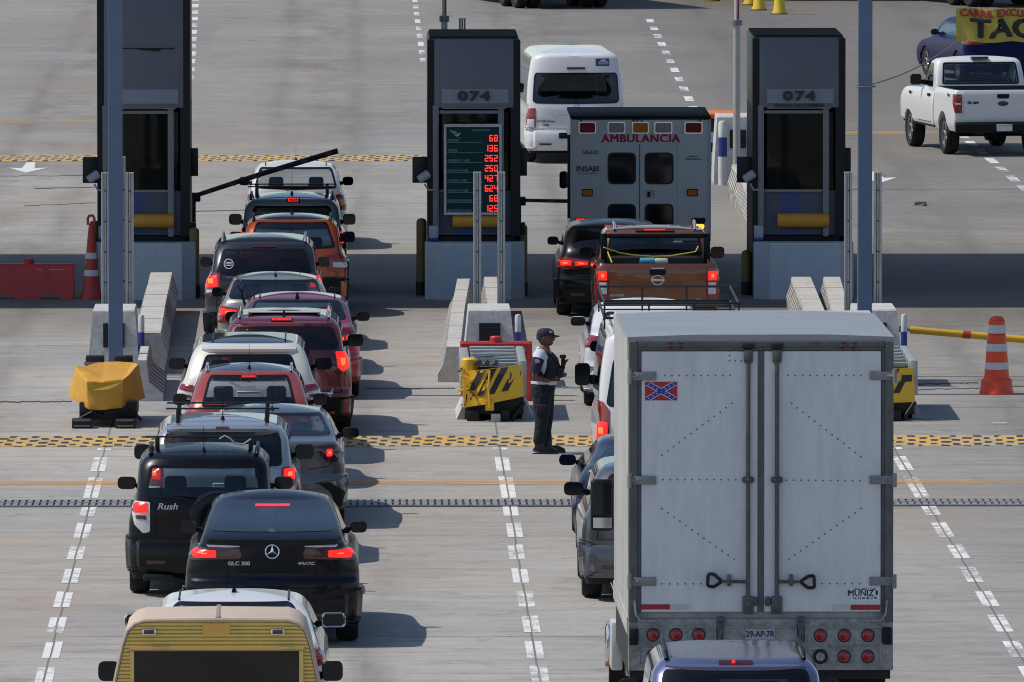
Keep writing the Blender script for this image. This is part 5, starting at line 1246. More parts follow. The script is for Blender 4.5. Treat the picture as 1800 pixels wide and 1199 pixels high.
# 13 black coupe suv
Y = 136.6; f = PX(478, Y)
c, sh = car('suv', 'glossy blue-black coupe suv with a round star badge, nearest full car of the left queue', 'suv', GL, 478, Y, 1.94, 4.73, 1.60, 'coupe', P_NAVY, belt=1.05, rake=1.1, roofw=.655, deck=1.20, trunk=.35, crown=.07,
    win=[(.40, 1.515), (.55, 1.50), (.64, 1.42), (.68, 1.31), (.66, 1.275), (.3, 1.27), (0, 1.27)], lights=[([(.36, 1.10), (.34, 1.03), (.36, .985), (.6, .98), (.88, .965), (.99, 1.02), (.92, 1.10), (.6, 1.112)], M_LENSDK, [([(.62, 1.075), (.62, 1.00), (.86, .99), (.90, 1.04), (.86, 1.08)], M_LIT), ([(.66, 1.05), (.66, 1.02), (.84, 1.015), (.84, 1.05)], M_LITHOT)])], mirrors=(.21, .15, M_PLASTIC, .13), mir_z=1.14, glass_m=M_GDARK, bumper=(.26, .66), backw=.86, wheel=(.365, .25, 'alloy'), overhang=.92,
    seam=[[(-.52, .66), (-.47, .95), (-.58, .97)], [(.52, .66), (.47, .95), (.58, .97)], [(-.52, .66), (.52, .66)]])
k = f([(446, 897), (505, 903)]); q = MB(); yy = lambda x, z: sh.rearP(x, z, .012)
lo, hi_ = 1.462, 1.482
for i in range(24):
    a, b = -.195+.39*i/24, -.195+.39*(i+.75)/24; q.add([yy(a, lo), yy(b, lo), yy(b, hi_), yy(a, hi_)], [[0, 1, 2, 3]])
q.build('high_brake_light', M_LIT, c, smooth=0)
for sg in (-1, 1): q = MB(); q.tube([sh.rearP(sg*x, 1.125, .012) for x in (.36, .5, .7, .86)], [.008, .014, .014, .008], 6); q.build('chrome_trim', M_CHROME, c)
yb = sh.rearP(0, 1.07, .015).y; q = MB(); n = 28
q.add([((.075+.009*math.cos(2*math.pi*j/8))*math.cos(2*math.pi*i/n), yb-.009*math.sin(2*math.pi*j/8), 1.07+(.075+.009*math.cos(2*math.pi*j/8))*math.sin(2*math.pi*i/n)) for i in range(n) for j in range(8)], [[i*8+j, i*8+(j+1) % 8, ((i+1) % n)*8+(j+1) % 8, ((i+1) % n)*8+j] for i in range(n) for j in range(8)])
for k_ in range(3):
    a = math.pi/2+k_*2*math.pi/3; d = Vector((math.cos(a), 0, math.sin(a))); e = Vector((-math.sin(a), 0, math.cos(a))); o = Vector((0, yb-.004, 1.07))
    q.add([o+e*.017, o-e*.017, o+d*.072, o+Vector((0, -.014, 0))], [[0, 3, 2], [3, 1, 2], [0, 2, 1], [0, 1, 3]])
q.build('star_badge', M_CHROME, c, smooth=40)
text('lettering', 'GLC 300', .058, M_BADGE, c, (-.37, sh.rearP(-.37, .935, .018).y, .935), .0025, .004, 1.15); text('lettering', '4MATIC', .045, M_BADGE, c, (.38, sh.rearP(.38, .935, .018).y, .935), .0018, .004, 1.2)
# 14 white sedan behind the camper
Y = 125.0; c, sh = car('sedan_car', 'white sedan with a chrome trimmed right mirror, ahead of the camper pickup', 'sedan', GL, 408, Y, 1.94, 4.9, 1.46, 'sedan', P_WHITE, belt=.98, rake=.66, roofw=.72, deck=1.06, trunk=.55,
    win=[(.56, 1.39), (.62, 1.35), (.74, 1.14), (.0, 1.13)], lights=[([(.60, 1.0), (.62, .84), (.94, .84), (1.02, .92), (.9, 1.02)], M_LENS, [])], ant=('fin', .5), mirrors=(.25, .16, P_WHITE, .13), mir_z=1.08, glass_m=M_GMID, rseam=.58)
for o in [o for o in kids(c) if o.name.startswith('wing_mirror')]:
    q = MB(); p = rounded([(-.12, -.07), (.12, -.07), (.12, .07), (-.12, .07)], .05, 5); q.tube([(a, -.004, b) for a, b in p]+[(p[0][0], -.004, p[0][1])], .011, 6); q.build('chrome_rim', M_CHROME, o)

# ------------------------------------------------------------------ pickups
def pickup(name, label, group, px, Y, W, L, bedL, H, bedtop, pm, lights, yaw=0., belt=1.12, glass_m=M_GMID, mirrors=None, mir_z=1.2, wheel=(.38, .25, 'alloy'), roofw=.74, zb=.42, bump_m=None, floor=.85, clip=None, overhang=1.05, wb=3.2, cab=1.9, side=None, win=None, hi=None, bumper=True):
    X = at(px, 600, Y)[0]; root = thing(name, label, 'pickup truck', (X, Y, 0), yaw, group); h = W/2
    cy = bedL+.04; zt = H-.05
    rear = [(zb, cy+.02), (bedtop, cy), (bedtop+.08, cy+.02), (zt-.05, cy+.16), (zt, cy+.24)]
    front = [(zb, L-.2), (.6, L-.02), (.95, L), (belt-.08, L-.15), (belt+.02, L-.5), (belt+.06, cy+cab-.1), (belt+.10, cy+cab-.2), (zt-.05, cy+cab-.85), (zt, cy+cab-1.0)]
    half = [(zb, h*.95), (.6, h*.99), (.9, h), (belt-.02, h*.975), (belt+.08, h*.93), (zt-.07, h*roofw*1.06), (zt, h*roofw*.98)]
    sh = Shell(rear, front, half, [(zb, .05), (bedtop, .08), (zt, .22)], [(zb, .35), (belt, .4), (zt, .25)], zb, zt, H, 3.4)
    win = sym(win) if win else sym([(h*roofw*.92, zt-.07), (h*.80, max(belt+.12, bedtop+.04))])
    fw = sym([(h*roofw*.95, zt-.08), (h*.85, belt+.14)])
    sw = [(cy+.32, belt+.10), (cy+cab-.45, belt+.10), (cy+cab-1.05, zt-.09), (cy+.45, zt-.09)]
    yr0, yf0 = overhang, overhang+wb
    sh.mesh([('rear', inset(rounded(win, .05), .03)), ('front', inset(fw, .03)), ('side', inset(sw, .03))], (yf0,), wheel[0]+.06, zb+.06).build('body', [pm, M_PLASTIC, pm], root, smooth=42)
    sh.patch('rear_window', win, [M_FRIT, glass_m], root, .004, 5, 0, .035, .06); sh.patch('windscreen', fw, [M_FRIT, M_GCLEAR], root, .004, 5, 0, .04, .08, surf='front')
    for sg in (-1, 1):
        sh.patch('side_window', sw, [M_FRIT, M_GMID], root, .004, 4, 0, .03, .05, surf='side', sg=sg)
        q = MB(); dp = [(cy+.28, zb+.12), (cy+.26, belt+.04), None]; 
        q.tube([sh.sideP(sg, a, b, .002) for a, b in ((cy+cab-.35, belt+.06), (cy+cab-.30, zb+.10), (cy+.24, zb+.10), (cy+.20, belt+.06))], .006, 5)
        q.build('door_seam', M_PLASTIC, root)
        q = MB(); q.box(-.02, .02, -.10, .10, -.03, .03, 0, .015); o = q.build('door_handle', M_PLASTIC, root, tuple(sh.sideP(sg, cy+.40, belt-.06, .015)))
    # load bed: outer shell, rim, inner wall, floor
    bs = Shell([(zb, .06), (zb+.2, .01), (bedtop-.06, 0), (bedtop, .03)], [(zb, bedL-.0), (bedtop, bedL)], [(zb, h*.95), (.65, h*.995), (bedtop-.1, h*.985), (bedtop, h*.96)], [(zb, .10), (bedtop, .10)], [(zb, .03), (bedtop, .03)], zb, bedtop, bedtop, 4.0, 6.0)
    zs = [zb+(bedtop-zb)*i/14 for i in range(15)]; rg = [bs.ring(z) for z in zs]
    def ins(r, dx, dy): return [(max(-1, min(1, x/h))*(h-dx) , min(bedL-dy, max(dy, y)), z) for x, y, z in r]
    top = rg[-1]; rg.append([(x*.99, y+.005, bedtop+.012) for x, y, _ in top]); rg.append([(x, y, bedtop+.012) for x, y, _ in ins(top, .10, .07)]); rg.append([(x, y, floor) for x, y, _ in ins(top, .12, .08)])
    V = []; nr = len(rg[0])
    for j, r_ in enumerate(rg):
        for (x, y, z) in r_:
            d = math.hypot(y-yr0, z-wheel[0]); ra = wheel[0]+.07
            if j < 15 and d < ra+.05 and abs(x) > .5*h:
                if d > ra-.04: y = yr0+(y-yr0)*ra/d; z = max(zb, wheel[0]+(z-wheel[0])*ra/d)
                elif d < ra: x = math.copysign(abs(x)-.25, x)
            V.append((x, y, z))
    F = [[i*nr+k, i*nr+(k+1) % nr, (i+1)*nr+(k+1) % nr, (i+1)*nr+k] for i in range(len(rg)-1) for k in range(nr)]; ms = [2 if i == 15 else (1 if i > 15 else 0) for i in range(len(rg)-1) for k in range(nr)]
    F += [list(range(nr))[::-1], [(len(rg)-1)*nr+k for k in range(nr)]]; ms += [1, 1]
    b = MB(); b.add(V, F, ms); b.build('load_bed', [pm, mat('bed_liner', (.035, .035, .037), .8), M_PLASTIC], root, smooth=40)
    # tailgate panel
    bs.patch('tailgate', sym([(h*.80, bedtop-.01), (h*.80, zb+.20)]), pm, root, .012, 5, .006, 0, .03, .03)
    hd = bs.patch('tailgate_handle', sym([(.13, bedtop-.07), (.12, bedtop-.16)]), M_PLASTIC, root, .022, 3, 0, 0, .03, .02)
    for poly, m, subs in lights:
        for sg in (1, -1):
            o = bs.patch('tail_light', poly if sg > 0 else mirror(poly), m, root, .022, 4, .006, 0, .02, .03)
            for sp, smat in subs:
                s2 = sp if sg > 0 else mirror(sp); bs.patch('lamp', s2, M_LIT if smat is M_LITHOT else smat, o, .032, 3, .003, 0, .012, .02)
                if smat is M_LITHOT: ax, az = sum(p[0] for p in s2)/len(s2), sum(p[1] for p in s2)/len(s2); bs.patch('lamp', [(ax+(a-ax)*.36, az+(b-az)*.36) for a, b in s2], M_LITHOT, o, .040, 3, .003, 0, .01, .01)
    if bumper:
        q = MB(); n = 20; rg = []
        for i in range(n+1):
            a = -1+2*i/n; x = a*h*.97; yy = -.13+.10*abs(a)**4; rg.append([(x, yy, zb-.02), (x, yy-.01, zb+.15), (x, yy+.03, zb+.19), (x, .08, zb+.19), (x, .08, zb)])
        q.loft(rg); q.build('rear_bumper', bump_m or M_PLASTIC, root, smooth=40)
        q = MB(); q.box(-.16, .16, -.155, -.145, zb+.01, zb+.15, 0, .004, 1); q.box(-.15, .15, -.158, -.154, zb+.12, zb+.14, 1); q.build('number_plate', [M_WHITEP, mat('plate_smudge', (.30, .32, .34), .6)], root)
    if hi:
        q = MB(); q.box(-hi[0]-.03, hi[0]+.03, cy+.10, cy+.26, zt+.0, zt+.045, 0, .015); o = q.build('high_brake_light', M_LENSDK if hi[1] else M_ALUD, root)
        q = MB(); q.box(-hi[0], hi[0], cy+.09, cy+.101, zt+.008, zt+.036); q.build('lamp', M_LIT if hi[1] else M_LENS, o, smooth=0)
    link('seat', seat_mesh(1.2, 'two'), root, (0, cy+.45, .46))
    q = MB(); q.box(-h*.8, h*.8, cy+cab-.6, cy+cab-.25, belt-.25, belt+.03, 0, .06); q.build('dashboard', M_PLASTIC, root)
    if mirrors:
        mw, mh, mm, arm_ = mirrors
        for sg in (-1, 1): make_mirror(root, sg, sh.half(mir_z)*.98, cy+cab-.62, mir_z, mw, mh, mm, arm_)
    add_wheels(root, wheel[0], wheel[1], h*.985, (yr0, yf0), wheel[2])
    q = MB(); q.tube([(-h*.8, yr0, wheel[0]), (h*.8, yr0, wheel[0])], .05, 8); q.lathe([(.001, -.16), (.13, -.10), (.13, .10), (.001, .16)], 12, 0, 'x', (0, yr0, wheel[0])); q.box(-.5, -.38, 0, L-.6, zb-.06, zb+.04); q.box(.38, .5, 0, L-.6, zb-.06, zb+.04); q.build('chassis', M_BLACKM, root, smooth=30)
    return root, sh, bs

# camper pickup, nearest of the left queue
Yk = 118.6; cxp = 380; f = PX(cxp, Yk)
c, sh, bs = pickup('pickup_truck', 'old pickup carrying a tan roofed yellow ribbed camper shell, at the bottom left edge', GL, cxp, Yk, 1.86, 5.0, 2.3, 1.66, 1.12, P_CHAMP, [([(.70, .95), (.70, .70), (.86, .70), (.86, .95)], M_LENS, [])], mirrors=(.23, .22, M_PLASTIC, .20), mir_z=1.05)
M_TAN = worn('camper_roof_tan', (.54, .425, .32), (.44, .34, .25), 1.6, .6, .55)
M_RIBY = worn('camper_ribbed_yellow', (.80, .57, .16), (.56, .40, .12), 2.0, .6, .45)
M_BRASS = worn('camper_trim_brown', (.46, .24, .07), (.3, .15, .05), 3, .6, .5)
outl = f([(203, 1199), (214, 1135), (222, 1112), (236, 1098), (254, 1092), (380, 1090.5), (503, 1092), (521, 1098), (533, 1110), (541, 1135), (557, 1199)])
outl = [((outl[i][0]-outl[10-i][0])/2, (outl[i][1]+outl[10-i][1])/2) for i in range(11)]
outl = [(outl[0][0]*1.03, 1.10)]+outl+[(-outl[0][0]*1.03, 1.10)]
top = outl
D_ = 1.55
q = MB(); big = [(a*1.012, b+(.012 if b > 1.5 else 0)) for a, b in top]
rg = [[(a, 0, b) for a, b in big], [(a, .35, b+.015 if b > 1.7 else b) for a, b in big], [(a, D_*.8, b+.02 if b > 1.7 else b) for a, b in big], [(a*.98, D_, b-.06 if b > 1.5 else b) for a, b in big]]
q.loft(rg, caps=True); c0 = q.build('camper_shell', M_TAN, c, smooth=35)
# ribbed back wall with window opening
def wall_x(z):
    for (a, b), (a2, b2) in zip(top, top[1:]):
        if a <= 0 and min(b, b2) <= z <= max(b, b2) and abs(b2-b) > 1e-6: return abs(a+(a2-a)*(z-b)/(b2-b))
    return abs(top[5][0])
q = MB(); pitch = .036; z = 1.10; zw0, zw1 = f([(380, 1140)])[0][1], 0
wx = abs(f([(232, 1150)])[0][0])
while z < top[6][1]-.005:
    z1 = min(z+pitch, top[6][1]-.004); zm = (z+z1)/2; X_ = [max(.05, wall_x(zz)-.01) for zz in (z, zm, z1)]
    if zm > zw0: spans = [(-1, 1)]
    else: spans = [(-1, -wx), (wx, 1)]
    for s0, s1 in spans:
        R_ = []
        for zz, dy, xx in ((z+.001, -.006, X_[0]), (z+pitch*.25, -.022, X_[0]), (z+pitch*.75, -.022, X_[2]), (z1-.001, -.006, X_[2])):
            a = -xx if s0 == -1 else s0; b = xx if s1 == 1 else s1; R_.append([(a, dy, min(zz, z1)), (b, dy, min(zz, z1))])
        q.loft(R_, caps=False, closed=False)
    z += pitch
q.build('ribbed_wall', M_RIBY, c0, smooth=0, fixn=True)
q = MB(); q.box(-wx-.03, wx+.03, -.05, -.02, zw0-.012, zw0+.02); q.box(-wx-.03, wx+.03, -.056, -.05, zw0-.02, zw0-.006, 1)
for sg in (-1, 1): q.box(sg*wx-.02, sg*wx+.02, -.045, -.02, 1.1, zw0)
q.build('window_frame', [M_RIBY, M_BRASS], c0, smooth=0)
q = MB(); q.box(-wx, wx, -.03, -.022, 1.1, zw0-.012); q.build('rear_window', M_GDARK, c0, smooth=0)
q = MB(); [q.box(a-.012, a+.012, -.021, -.017, 1.1, zw0-.02) for a in (-wx*.66, wx*.66, -.1)]; q.build('window_bar', mat('bar_brown', (.12, .07, .04), .6), c0, smooth=0)
q = MB(); q.box(-wx, wx, -.018, -.012, 1.1, zw0); q.build('dark_interior', mat('camper_dark', (.012, .012, .014), .8), c0, smooth=0)
p = f([(356, 1096), (405, 1115)]); q = MB(); q.box(p[0][0], p[1][0], -.03, -.02, p[1][1], p[0][1], 0, .003); q.build('cover_plate', mat('plate_orange_tan', (.78, .42, .08), .5), c0, smooth=0)
for (pa, m) in ((262, M_LENSDK), (488, M_LENSDK)):
    a, b = f([(pa, 1110)])[0]; q = MB(); q.box(a-.068, a+.068, -.06, -.02, b-.032, b+.032, 0, .012); q.box(a-.05, a+.05, -.066, -.059, b-.02, b+.02, 1, .005); q.build('marker_lamp', [M_CHROME, M_LENSDK], c0)
q = MB(); q.tube([(a*1.014, -.012, b+.01) for a, b in top], .018, 6); q.build('edge_trim', M_TAN, c0)
q = MB(); q.box(-.012, .03, .0, D_*.9, top[6][1]+.018, top[6][1]+.034, 0, .004); q.build('roof_seam', mat('seam_grey', (.28, .22, .18), .6), c0)

# ------------------------------------------------------------------ the right queue, far to near
# white high-roof van
def van(name, label, group, px, Y, W, L, H, pm, win, lights, yaw=0., mirrors=(.13, .22, M_PLASTIC, .02), mir_z=1.35, roofw=.80, glass_m=M_GDARK, hi=None, bumper=(.28, .72)):
    return car(name, label, 'van', group, px, Y, W, L, H, 'van', pm, belt=1.15, rake=.16, roofw=roofw, win=win, lights=lights, hi=hi, mirrors=mirrors, mir_z=mir_z, yaw=yaw, glass_m=glass_m, crown=.07, bumper=bumper, backw=.985, overhang=.95, wheel=(.34, .2, 'steel'), hood=1.15)
Y = 244.3; f = PX(1013, Y)
c, sh = van('van', 'white high roof passenger van driving away beyond the middle booth', 'vans', 1013, Y, 1.96, 5.1, 2.26, P_WHITE, [(.80, 1.80), (.83, 1.72), (.86, 1.24), (.80, 1.19), (0, 1.18)], [([(.80, 1.10), (.80, .70), (.90, .70), (1.02, .80), (1.02, 1.10)], M_LENS, [([(.82, .88), (.82, .72), (.95, .73), (.95, .88)], M_CLEARL)])], R(2.0), hi=(-.16, .16, 1.87, 1.90, False))
q = MB(); q.box(-.45, .45, sh.rearP(0, 1.0, .02).y-.03, sh.rearP(0, 1.0, .02).y, .98, 1.03, 0, .01); q.build('chrome_trim', M_CHROME, c)
def ring_badge(c, sh, x, z, r, m=M_BADGE, bar=True):
    q = MB(); y = sh.rearP(x, z, .016).y; n = 24
    q.add([(x+(r+.16*r*math.cos(2*math.pi*j/6))*math.cos(2*math.pi*i/n), y-.01*math.sin(2*math.pi*j/6), z+(r+.16*r*math.cos(2*math.pi*j/6))*math.sin(2*math.pi*i/n)*.86) for i in range(n) for j in range(6)], [[i*6+j, i*6+(j+1) % 6, ((i+1) % n)*6+(j+1) % 6, ((i+1) % n)*6+j] for i in range(n) for j in range(6)])
    if bar: q.box(x-r*1.25, x+r*1.25, y-.008, y+.004, z-.18*r, z+.18*r, 0, .003)
    return q.build('round_badge', m, c, smooth=40)
ring_badge(c, sh, 0, 1.125, .06)
p = f([(1048, 104), (1072, 117)]); q = MB(); y = sh.rearP(.5, p[0][1], .012).y
q.add([sh.rearP(a, b, .008) for a, b in ((p[0][0], p[1][1]), (p[1][0], p[1][1]), (p[1][0], p[0][1]), (p[0][0], p[0][1]))]+[sh.rearP(a, b, .012) for a, b in ((p[0][0]+.05, p[1][1]+.03), (p[1][0]-.02, p[1][1]+.03), (p[1][0]-.02, p[0][1]-.05), (p[0][0]+.05, p[0][1]-.05))], [[0, 1, 2, 3], [4, 5, 6, 7]], [0, 1]); q.build('sticker', [mat('sticker_purple', (.05, .035, .14), .5), mat('sticker_pale', (.22, .25, .32), .5)], c, smooth=0)
text('lettering', 'NV350 Urvan', .075, M_PLASTIC, c, (-.60, sh.rearP(-.6, .84, .016).y, .84), .001, .003, .9); text('lettering', 'DIESEL', .05, M_PLASTIC, c, (-.60, sh.rearP(-.6, .77, .016).y, .765), .001, .003, .9)
q = MB(); q.box(-.35, .1, -.05, .02, .50, .62, 0, .02); q.build('step', M_PLASTIC, c)

# ambulance
Y = 206.0; X = at(1126, 500, Y)[0]; f = PX(1126, Y)
t = thing('ambulance', 'white box ambulance with red lettering at the head of the right queue', 'ambulance', (X, Y, 0), 0, GR)
M_AMBW = worn('ambulance_white', (.84, .86, .88), (.74, .77, .80), 1.2, .5, .45); M_AMBT = mat('ambulance_dark_edge', (.03, .032, .035), .8, spec=.2)
bw_, zT = 1.165, f([(1126, 197)])[0][1]; z2 = f([(1126, 210)])[0][1]
q = MB(); q.box(-bw_, bw_, 0, 3.3, .62, z2, 0, .03, 2); body = q.build('body', M_AMBW, t)
q = MB(); q.box(-bw_-.012, bw_+.012, -.02, 3.3, z2+.003, z2+.06, 0, .02, 2); q.build('roof_cap', M_AMBT, t)
q = MB(); q.box(-bw_-.01, -bw_+.03, -.012, .04, .62, z2); q.box(bw_-.03, bw_+.01, -.012, .04, .62, z2); q.build('corner_trim', mat('amb_trim', (.55, .58, .62), .4, .2), t, smooth=0)
def amb_poly(name, pts, m, parent, y0=-.025, y1=-.002, r=.05):
    q = MB(); q.prism(rounded(f(pts), r, 5), y0, y1, 'xz'); return q.build(name, m, parent, smooth=30)
M_WRED = mat('warning_red', (.36, .012, .03), .35, spec=.2); M_WAMB = mat('warning_amber', (.85, .26, .02), .35, spec=.2)
def rect(a, b, c_, d): return [(a, b), (c_, b), (c_, d), (a, d)]
for (a, b, m, nm) in ((1018, 1047, M_WRED, 'warning_light'), (1069, 1098, M_CLEARL, 'warning_light'), (1112, 1140, M_WAMB, 'warning_light'), (1151, 1181, M_CLEARL, 'warning_light'), (1204, 1234, M_WRED, 'warning_light')):
    o = amb_poly('warning_light', rect(a-1, 214, b+1, 235), M_CHROME, t, -.02, -.001, .03); amb_poly('lens', rect(a+1, 216, b-1, 233), mat('dull_clear_lens', (.25, .29, .31), .2, coat=.6) if m is M_CLEARL else m, o, -.045, -.018, .03)
for a in (1022, 1114, 1120, 1128, 1230): q = MB(); p = f([(a, 212)])[0]; q.lathe([(.001, -.03), (.016, -.025), (.02, -.002)], 8, 0, 'y', (p[0], 0, p[1])); q.build('marker_lamp', M_LENSDK, t)
M_ARED = mat('ambulance_red', (.66, .04, .07), .6, spec=.2); M_AGREY = mat('ambulance_grey_text', (.06, .065, .075), .7, spec=.2)
z_ = lambda py: f([(1126, py)])[0][1]
me_z = z_(242); text('lettering', 'AMBULANCIA', .19, M_ARED, body, (0, -.004, me_z-.02), .0085, .003, 1.02, space=1.10)
text('lettering', 'SALUD', .082, M_AGREY, body, (f([(1038, 268)])[0][0], -.004, z_(268)), .0018, .003, 1.05); text('lettering', 'INSABI', .13, M_AGREY, body, (f([(1033, 297)])[0][0], -.004, z_(297)), .003, .003, 1.0)
text('lettering', 'INSTITUTO DE SALUD', .030, M_AGREY, body, (f([(1033, 304)])[0][0], -.004, z_(305)), .0003, .002, 1.0); text('lettering', 'GOBIERNO', .034, M_AGREY, body, (f([(1218, 275)])[0][0], -.004, z_(275)), .0003, .002, 1.0); text('lettering', 'MICHOACAN', .042, M_AGREY, body, (f([(1218, 279)])[0][0], -.004, z_(280)), .0006, .002, 1.0)
zd0 = .75
q = MB(); xa, xb = f([(1060, 255)])[0][0], f([(1194, 255)])[0][0]; zt_ = z_(253)
for a, b, c_, d in ((xa, xb, zt_, zt_+.03), (xa-.0, xa+.03, zd0, zt_), (xb-.03, xb, zd0, zt_)): q.box(a, b, -.018, -.001, c_, d)
q.build('door_frame', M_AMBW, t, smooth=0)
for sg, (pa, pb) in ((-1, (1069, 1117)), (1, (1134, 1183))):
    xm = f([(1124.5, 300)])[0][0]; q = MB(); a, b = (xa+.035, xm-.008) if sg < 0 else (xm+.008, xb-.035)
    q.box(a, b, -.014, -.001, zd0, zt_-.005, 0, .004, 1); d = q.build('rear_door', M_AMBW, t, smooth=0)
    for (p0, p1) in ((269, 323), (359, 430)):
        amb_poly('window', rect(pa-1, p0-1, pb+1, p1+1), mat('window_seal', (.016, .016, .018), .5), d, -.022, -.013, .10); amb_poly('window_pane', rect(pa+2, p0+2, pb-2, p1-2), mat('amb_glass', (.010, .012, .016), .05, coat=.3), d, -.026, -.021, .09)
    if sg > 0: amb_poly('handle', rect(1135, 334, 1151, 348), M_ALU, d, -.03, -.013, .02); amb_poly('handle', rect(1138, 337, 1143, 346), M_PLASTIC, d, -.034, -.029, .01); amb_poly('handle', rect(1145, 337, 1149, 346), M_WHITEP, d, -.034, -.029, .01)
q = MB(); q.box(xm-.006, xm+.006, -.004, 0, zd0, zt_); q.build('door_gap', M_BLACKM, t, smooth=0)
for a, b in ((1024, 1041), (1209, 1226)):
    o = amb_poly('side_lamp', rect(a-1, 332, b+1, 345), M_PLASTIC, t, -.02, -.001, .02); amb_poly('lens', rect(a+.5, 333.5, b-.5, 343.5), M_WAMB, o, -.035, -.018, .02)
for a, b, c_, d, m in ((1012, 384, 1030, 391, M_LIT), (1217, 384, 1239, 391, M_BLACKM), (1218, 394, 1238, 402, mat('lit_amber', (.5, .2, .02), .2, emit=(1, .36, .03), es=2.4)), (1012, 396, 1030, 403, M_LENSDK)): 
    o = amb_poly('tail_light', rect(a-1, b-1, c_+1, d+1), M_PLASTIC, t, -.02, -.001, .03)
    amb_poly('lamp', rect(a, b, c_, d), m, o, -.03, -.018, .03)
q = MB(); q.box(-1.1, 1.1, -.22, 0, .42, .60, 0, .02); q.build('rear_step', M_ALUD, t)
q = MB(); q.box(-bw_-.06, -bw_-.005, -.005, .03, 1.0, 2.4); q.build('grab_rail', M_BLACKM, t, smooth=0)
# cab of the ambulance
cs = Shell([(.45, 3.93), (1.0, 3.93), (2.0, 3.95)], [(.45, 5.75), (.8, 5.85), (1.15, 5.75), (1.25, 5.3), (1.95, 4.75), (2.02, 4.6)], [(.45, .98), (.9, 1.02), (1.2, 1.0), (1.9, .82), (2.02, .78)], [(.45, .05), (2, .05)], [(.45, .3), (2, .2)], .45, 2.02, 2.08)
cs.mesh([], (4.85,), .42, None).build('cab', M_AMBW, t); cs.patch('windscreen', sym([(.72, 1.88), (.86, 1.34)]), [M_FRIT, M_FRIT], t, .006, 4, 0, .04, .06, surf='front')
for sg in (-1, 1): make_mirror(t, sg, 1.12, 4.35, 1.42, .16, .32, M_PLASTIC, .02, .05, 3)
add_wheels(t, .38, .24, 1.08, (1.1, 4.85), 'steel')

# black hatch-suv
Y = 195.4; f = PX(1078, Y); c, sh = car('suv', 'glossy black crossover, left of the copper pickup and behind the ambulance', 'suv', GR, 1078, Y, 1.80, 4.3, 1.50, 'suv', P_BLACK, belt=.95, rake=.46, roofw=.74,
    win=[(.58, 1.38), (.66, 1.10), (.0, 1.06)], lights=[([(.36, .90), (.36, .80), (.72, .76), (.95, .80), (.92, .94), (.62, .94)], M_LENS, [([(.40, .88), (.40, .83), (.60, .82), (.60, .89)], M_LITHOT), ([(.66, .90), (.66, .82), (.82, .82), (.84, .90)], M_LITHOT)])], mirrors=(.2, .15, P_BLACK, .11), mir_z=1.10, glass_m=M_GDARK, hi=(-.12, .12, 1.40, 1.42, True), wheel=(.34, .23, 'alloy'))
# copper brown pickup
Y = 188.0; f = PX(1156, Y)
c, sh, bs = pickup('pickup_truck', 'copper brown pickup with a black bed bar and yellow rope, behind the ambulance', GR, 1156, Y, 1.86, 5.25, 1.65, 1.74, 1.27, P_BROWN, [([(.745, 1.20), (.745, .66), (.80, .64), (.91, .68), (.94, 1.18), (.88, 1.22)], M_LENS, [([(.77, 1.17), (.77, 1.03), (.89, 1.03), (.90, 1.17)], M_LITHOT), ([(.77, 1.00), (.77, .82), (.88, .82), (.88, 1.00)], M_CLEARL)])], mirrors=(.24, .2, M_PLASTIC, .10), mir_z=1.25, belt=1.18, hi=None, glass_m=M_GMID, roofw=.80, cab=2.5)
ring_badge(c, bs, 0, 1.035, .085)
q = MB(); q.box(-.10, .10, -.035, -.02, 1.205, 1.225); q.build('handle_trim', M_BADGE, c, smooth=0)
text('lettering', 'FRONTIER', .045, M_BADGE, c, (-.62, -.03, .80), .001, .003, 1.1); text('lettering', 'LE', .06, M_BADGE, c, (.62, -.03, .74), .001, .003, 1.1)
q = MB(); yb = 1.35
q.box(-.80, .80, yb-.05, yb+.05, 1.60, 1.67, 0, .015); q.box(-.84, -.74, yb-.05, yb+.05, 1.2, 1.67, 0, .015); q.box(.74, .84, yb-.05, yb+.05, 1.2, 1.67, 0, .015); q.build('bed_bar', M_PLASTIC, c)
p = [f([(a, b)])[0] for a, b in ((1062, 438), (1090, 448), (1115, 453), (1150, 456), (1180, 456), (1226, 449), (1231, 440))]; q = MB(); q.tube([(a, .5+.1*i, b) for i, (a, b) in enumerate(p)], .010, 6); q.tube([(p[1][0]-.18, .4, p[1][1]+.02), (p[1][0]-.12, .2, 1.29)], .010, 6); tag(q.build('rope', mat('rope_yellow', (.62, .52, .04), .7), None, tuple(c.location)), 'yellow rope strung across the bed of the copper pickup', 'rope')
q = MB(); cx_, cz_ = f([(1150, 459)])[0]; q.lathe([(.001, -.12), (.05, -.11), (.055, .1), (.025, .15), (.02, .18), (.001, .18)], 12, 0, 'x', (cx_-.1, .25, 1.31)); q.box(cx_, cx_+.22, .2, .4, 1.27, 1.35, 1, .03); tag(q.build('water_bottles', [mat('bottle_blue', (.10, .35, .48), .25, coat=.5), mat('bottle_clear', (.55, .62, .58), .2, coat=.5)], None, tuple(c.location)), 'pale blue plastic bottles lying in the bed of the copper pickup', 'bottles')
q = MB(); rr = [sh.rearP(x, 1.64, .02) for x in (-.3, -.15, 0, .15, .3)]
o = sh.patch('high_brake_light', sym([(.30, 1.70), (.30, 1.665)]), M_LENSDK, c, .02, 2, 0, 0, .01, .03); sh.patch('lamp', sym([(.16, 1.692), (.16, 1.674)]), M_LIT, o, .028, 2, 0, 0, .005, .02)
for sg in (-1, 1):
    q = MB(); q.tube([(sg*.62, 1.95, 1.70), (sg*.62, 2.0, 1.79), (sg*.62, 2.6, 1.80), (sg*.62, 2.9, 1.74)], .025, 8); q.build('roof_rail', M_CHROME, c)
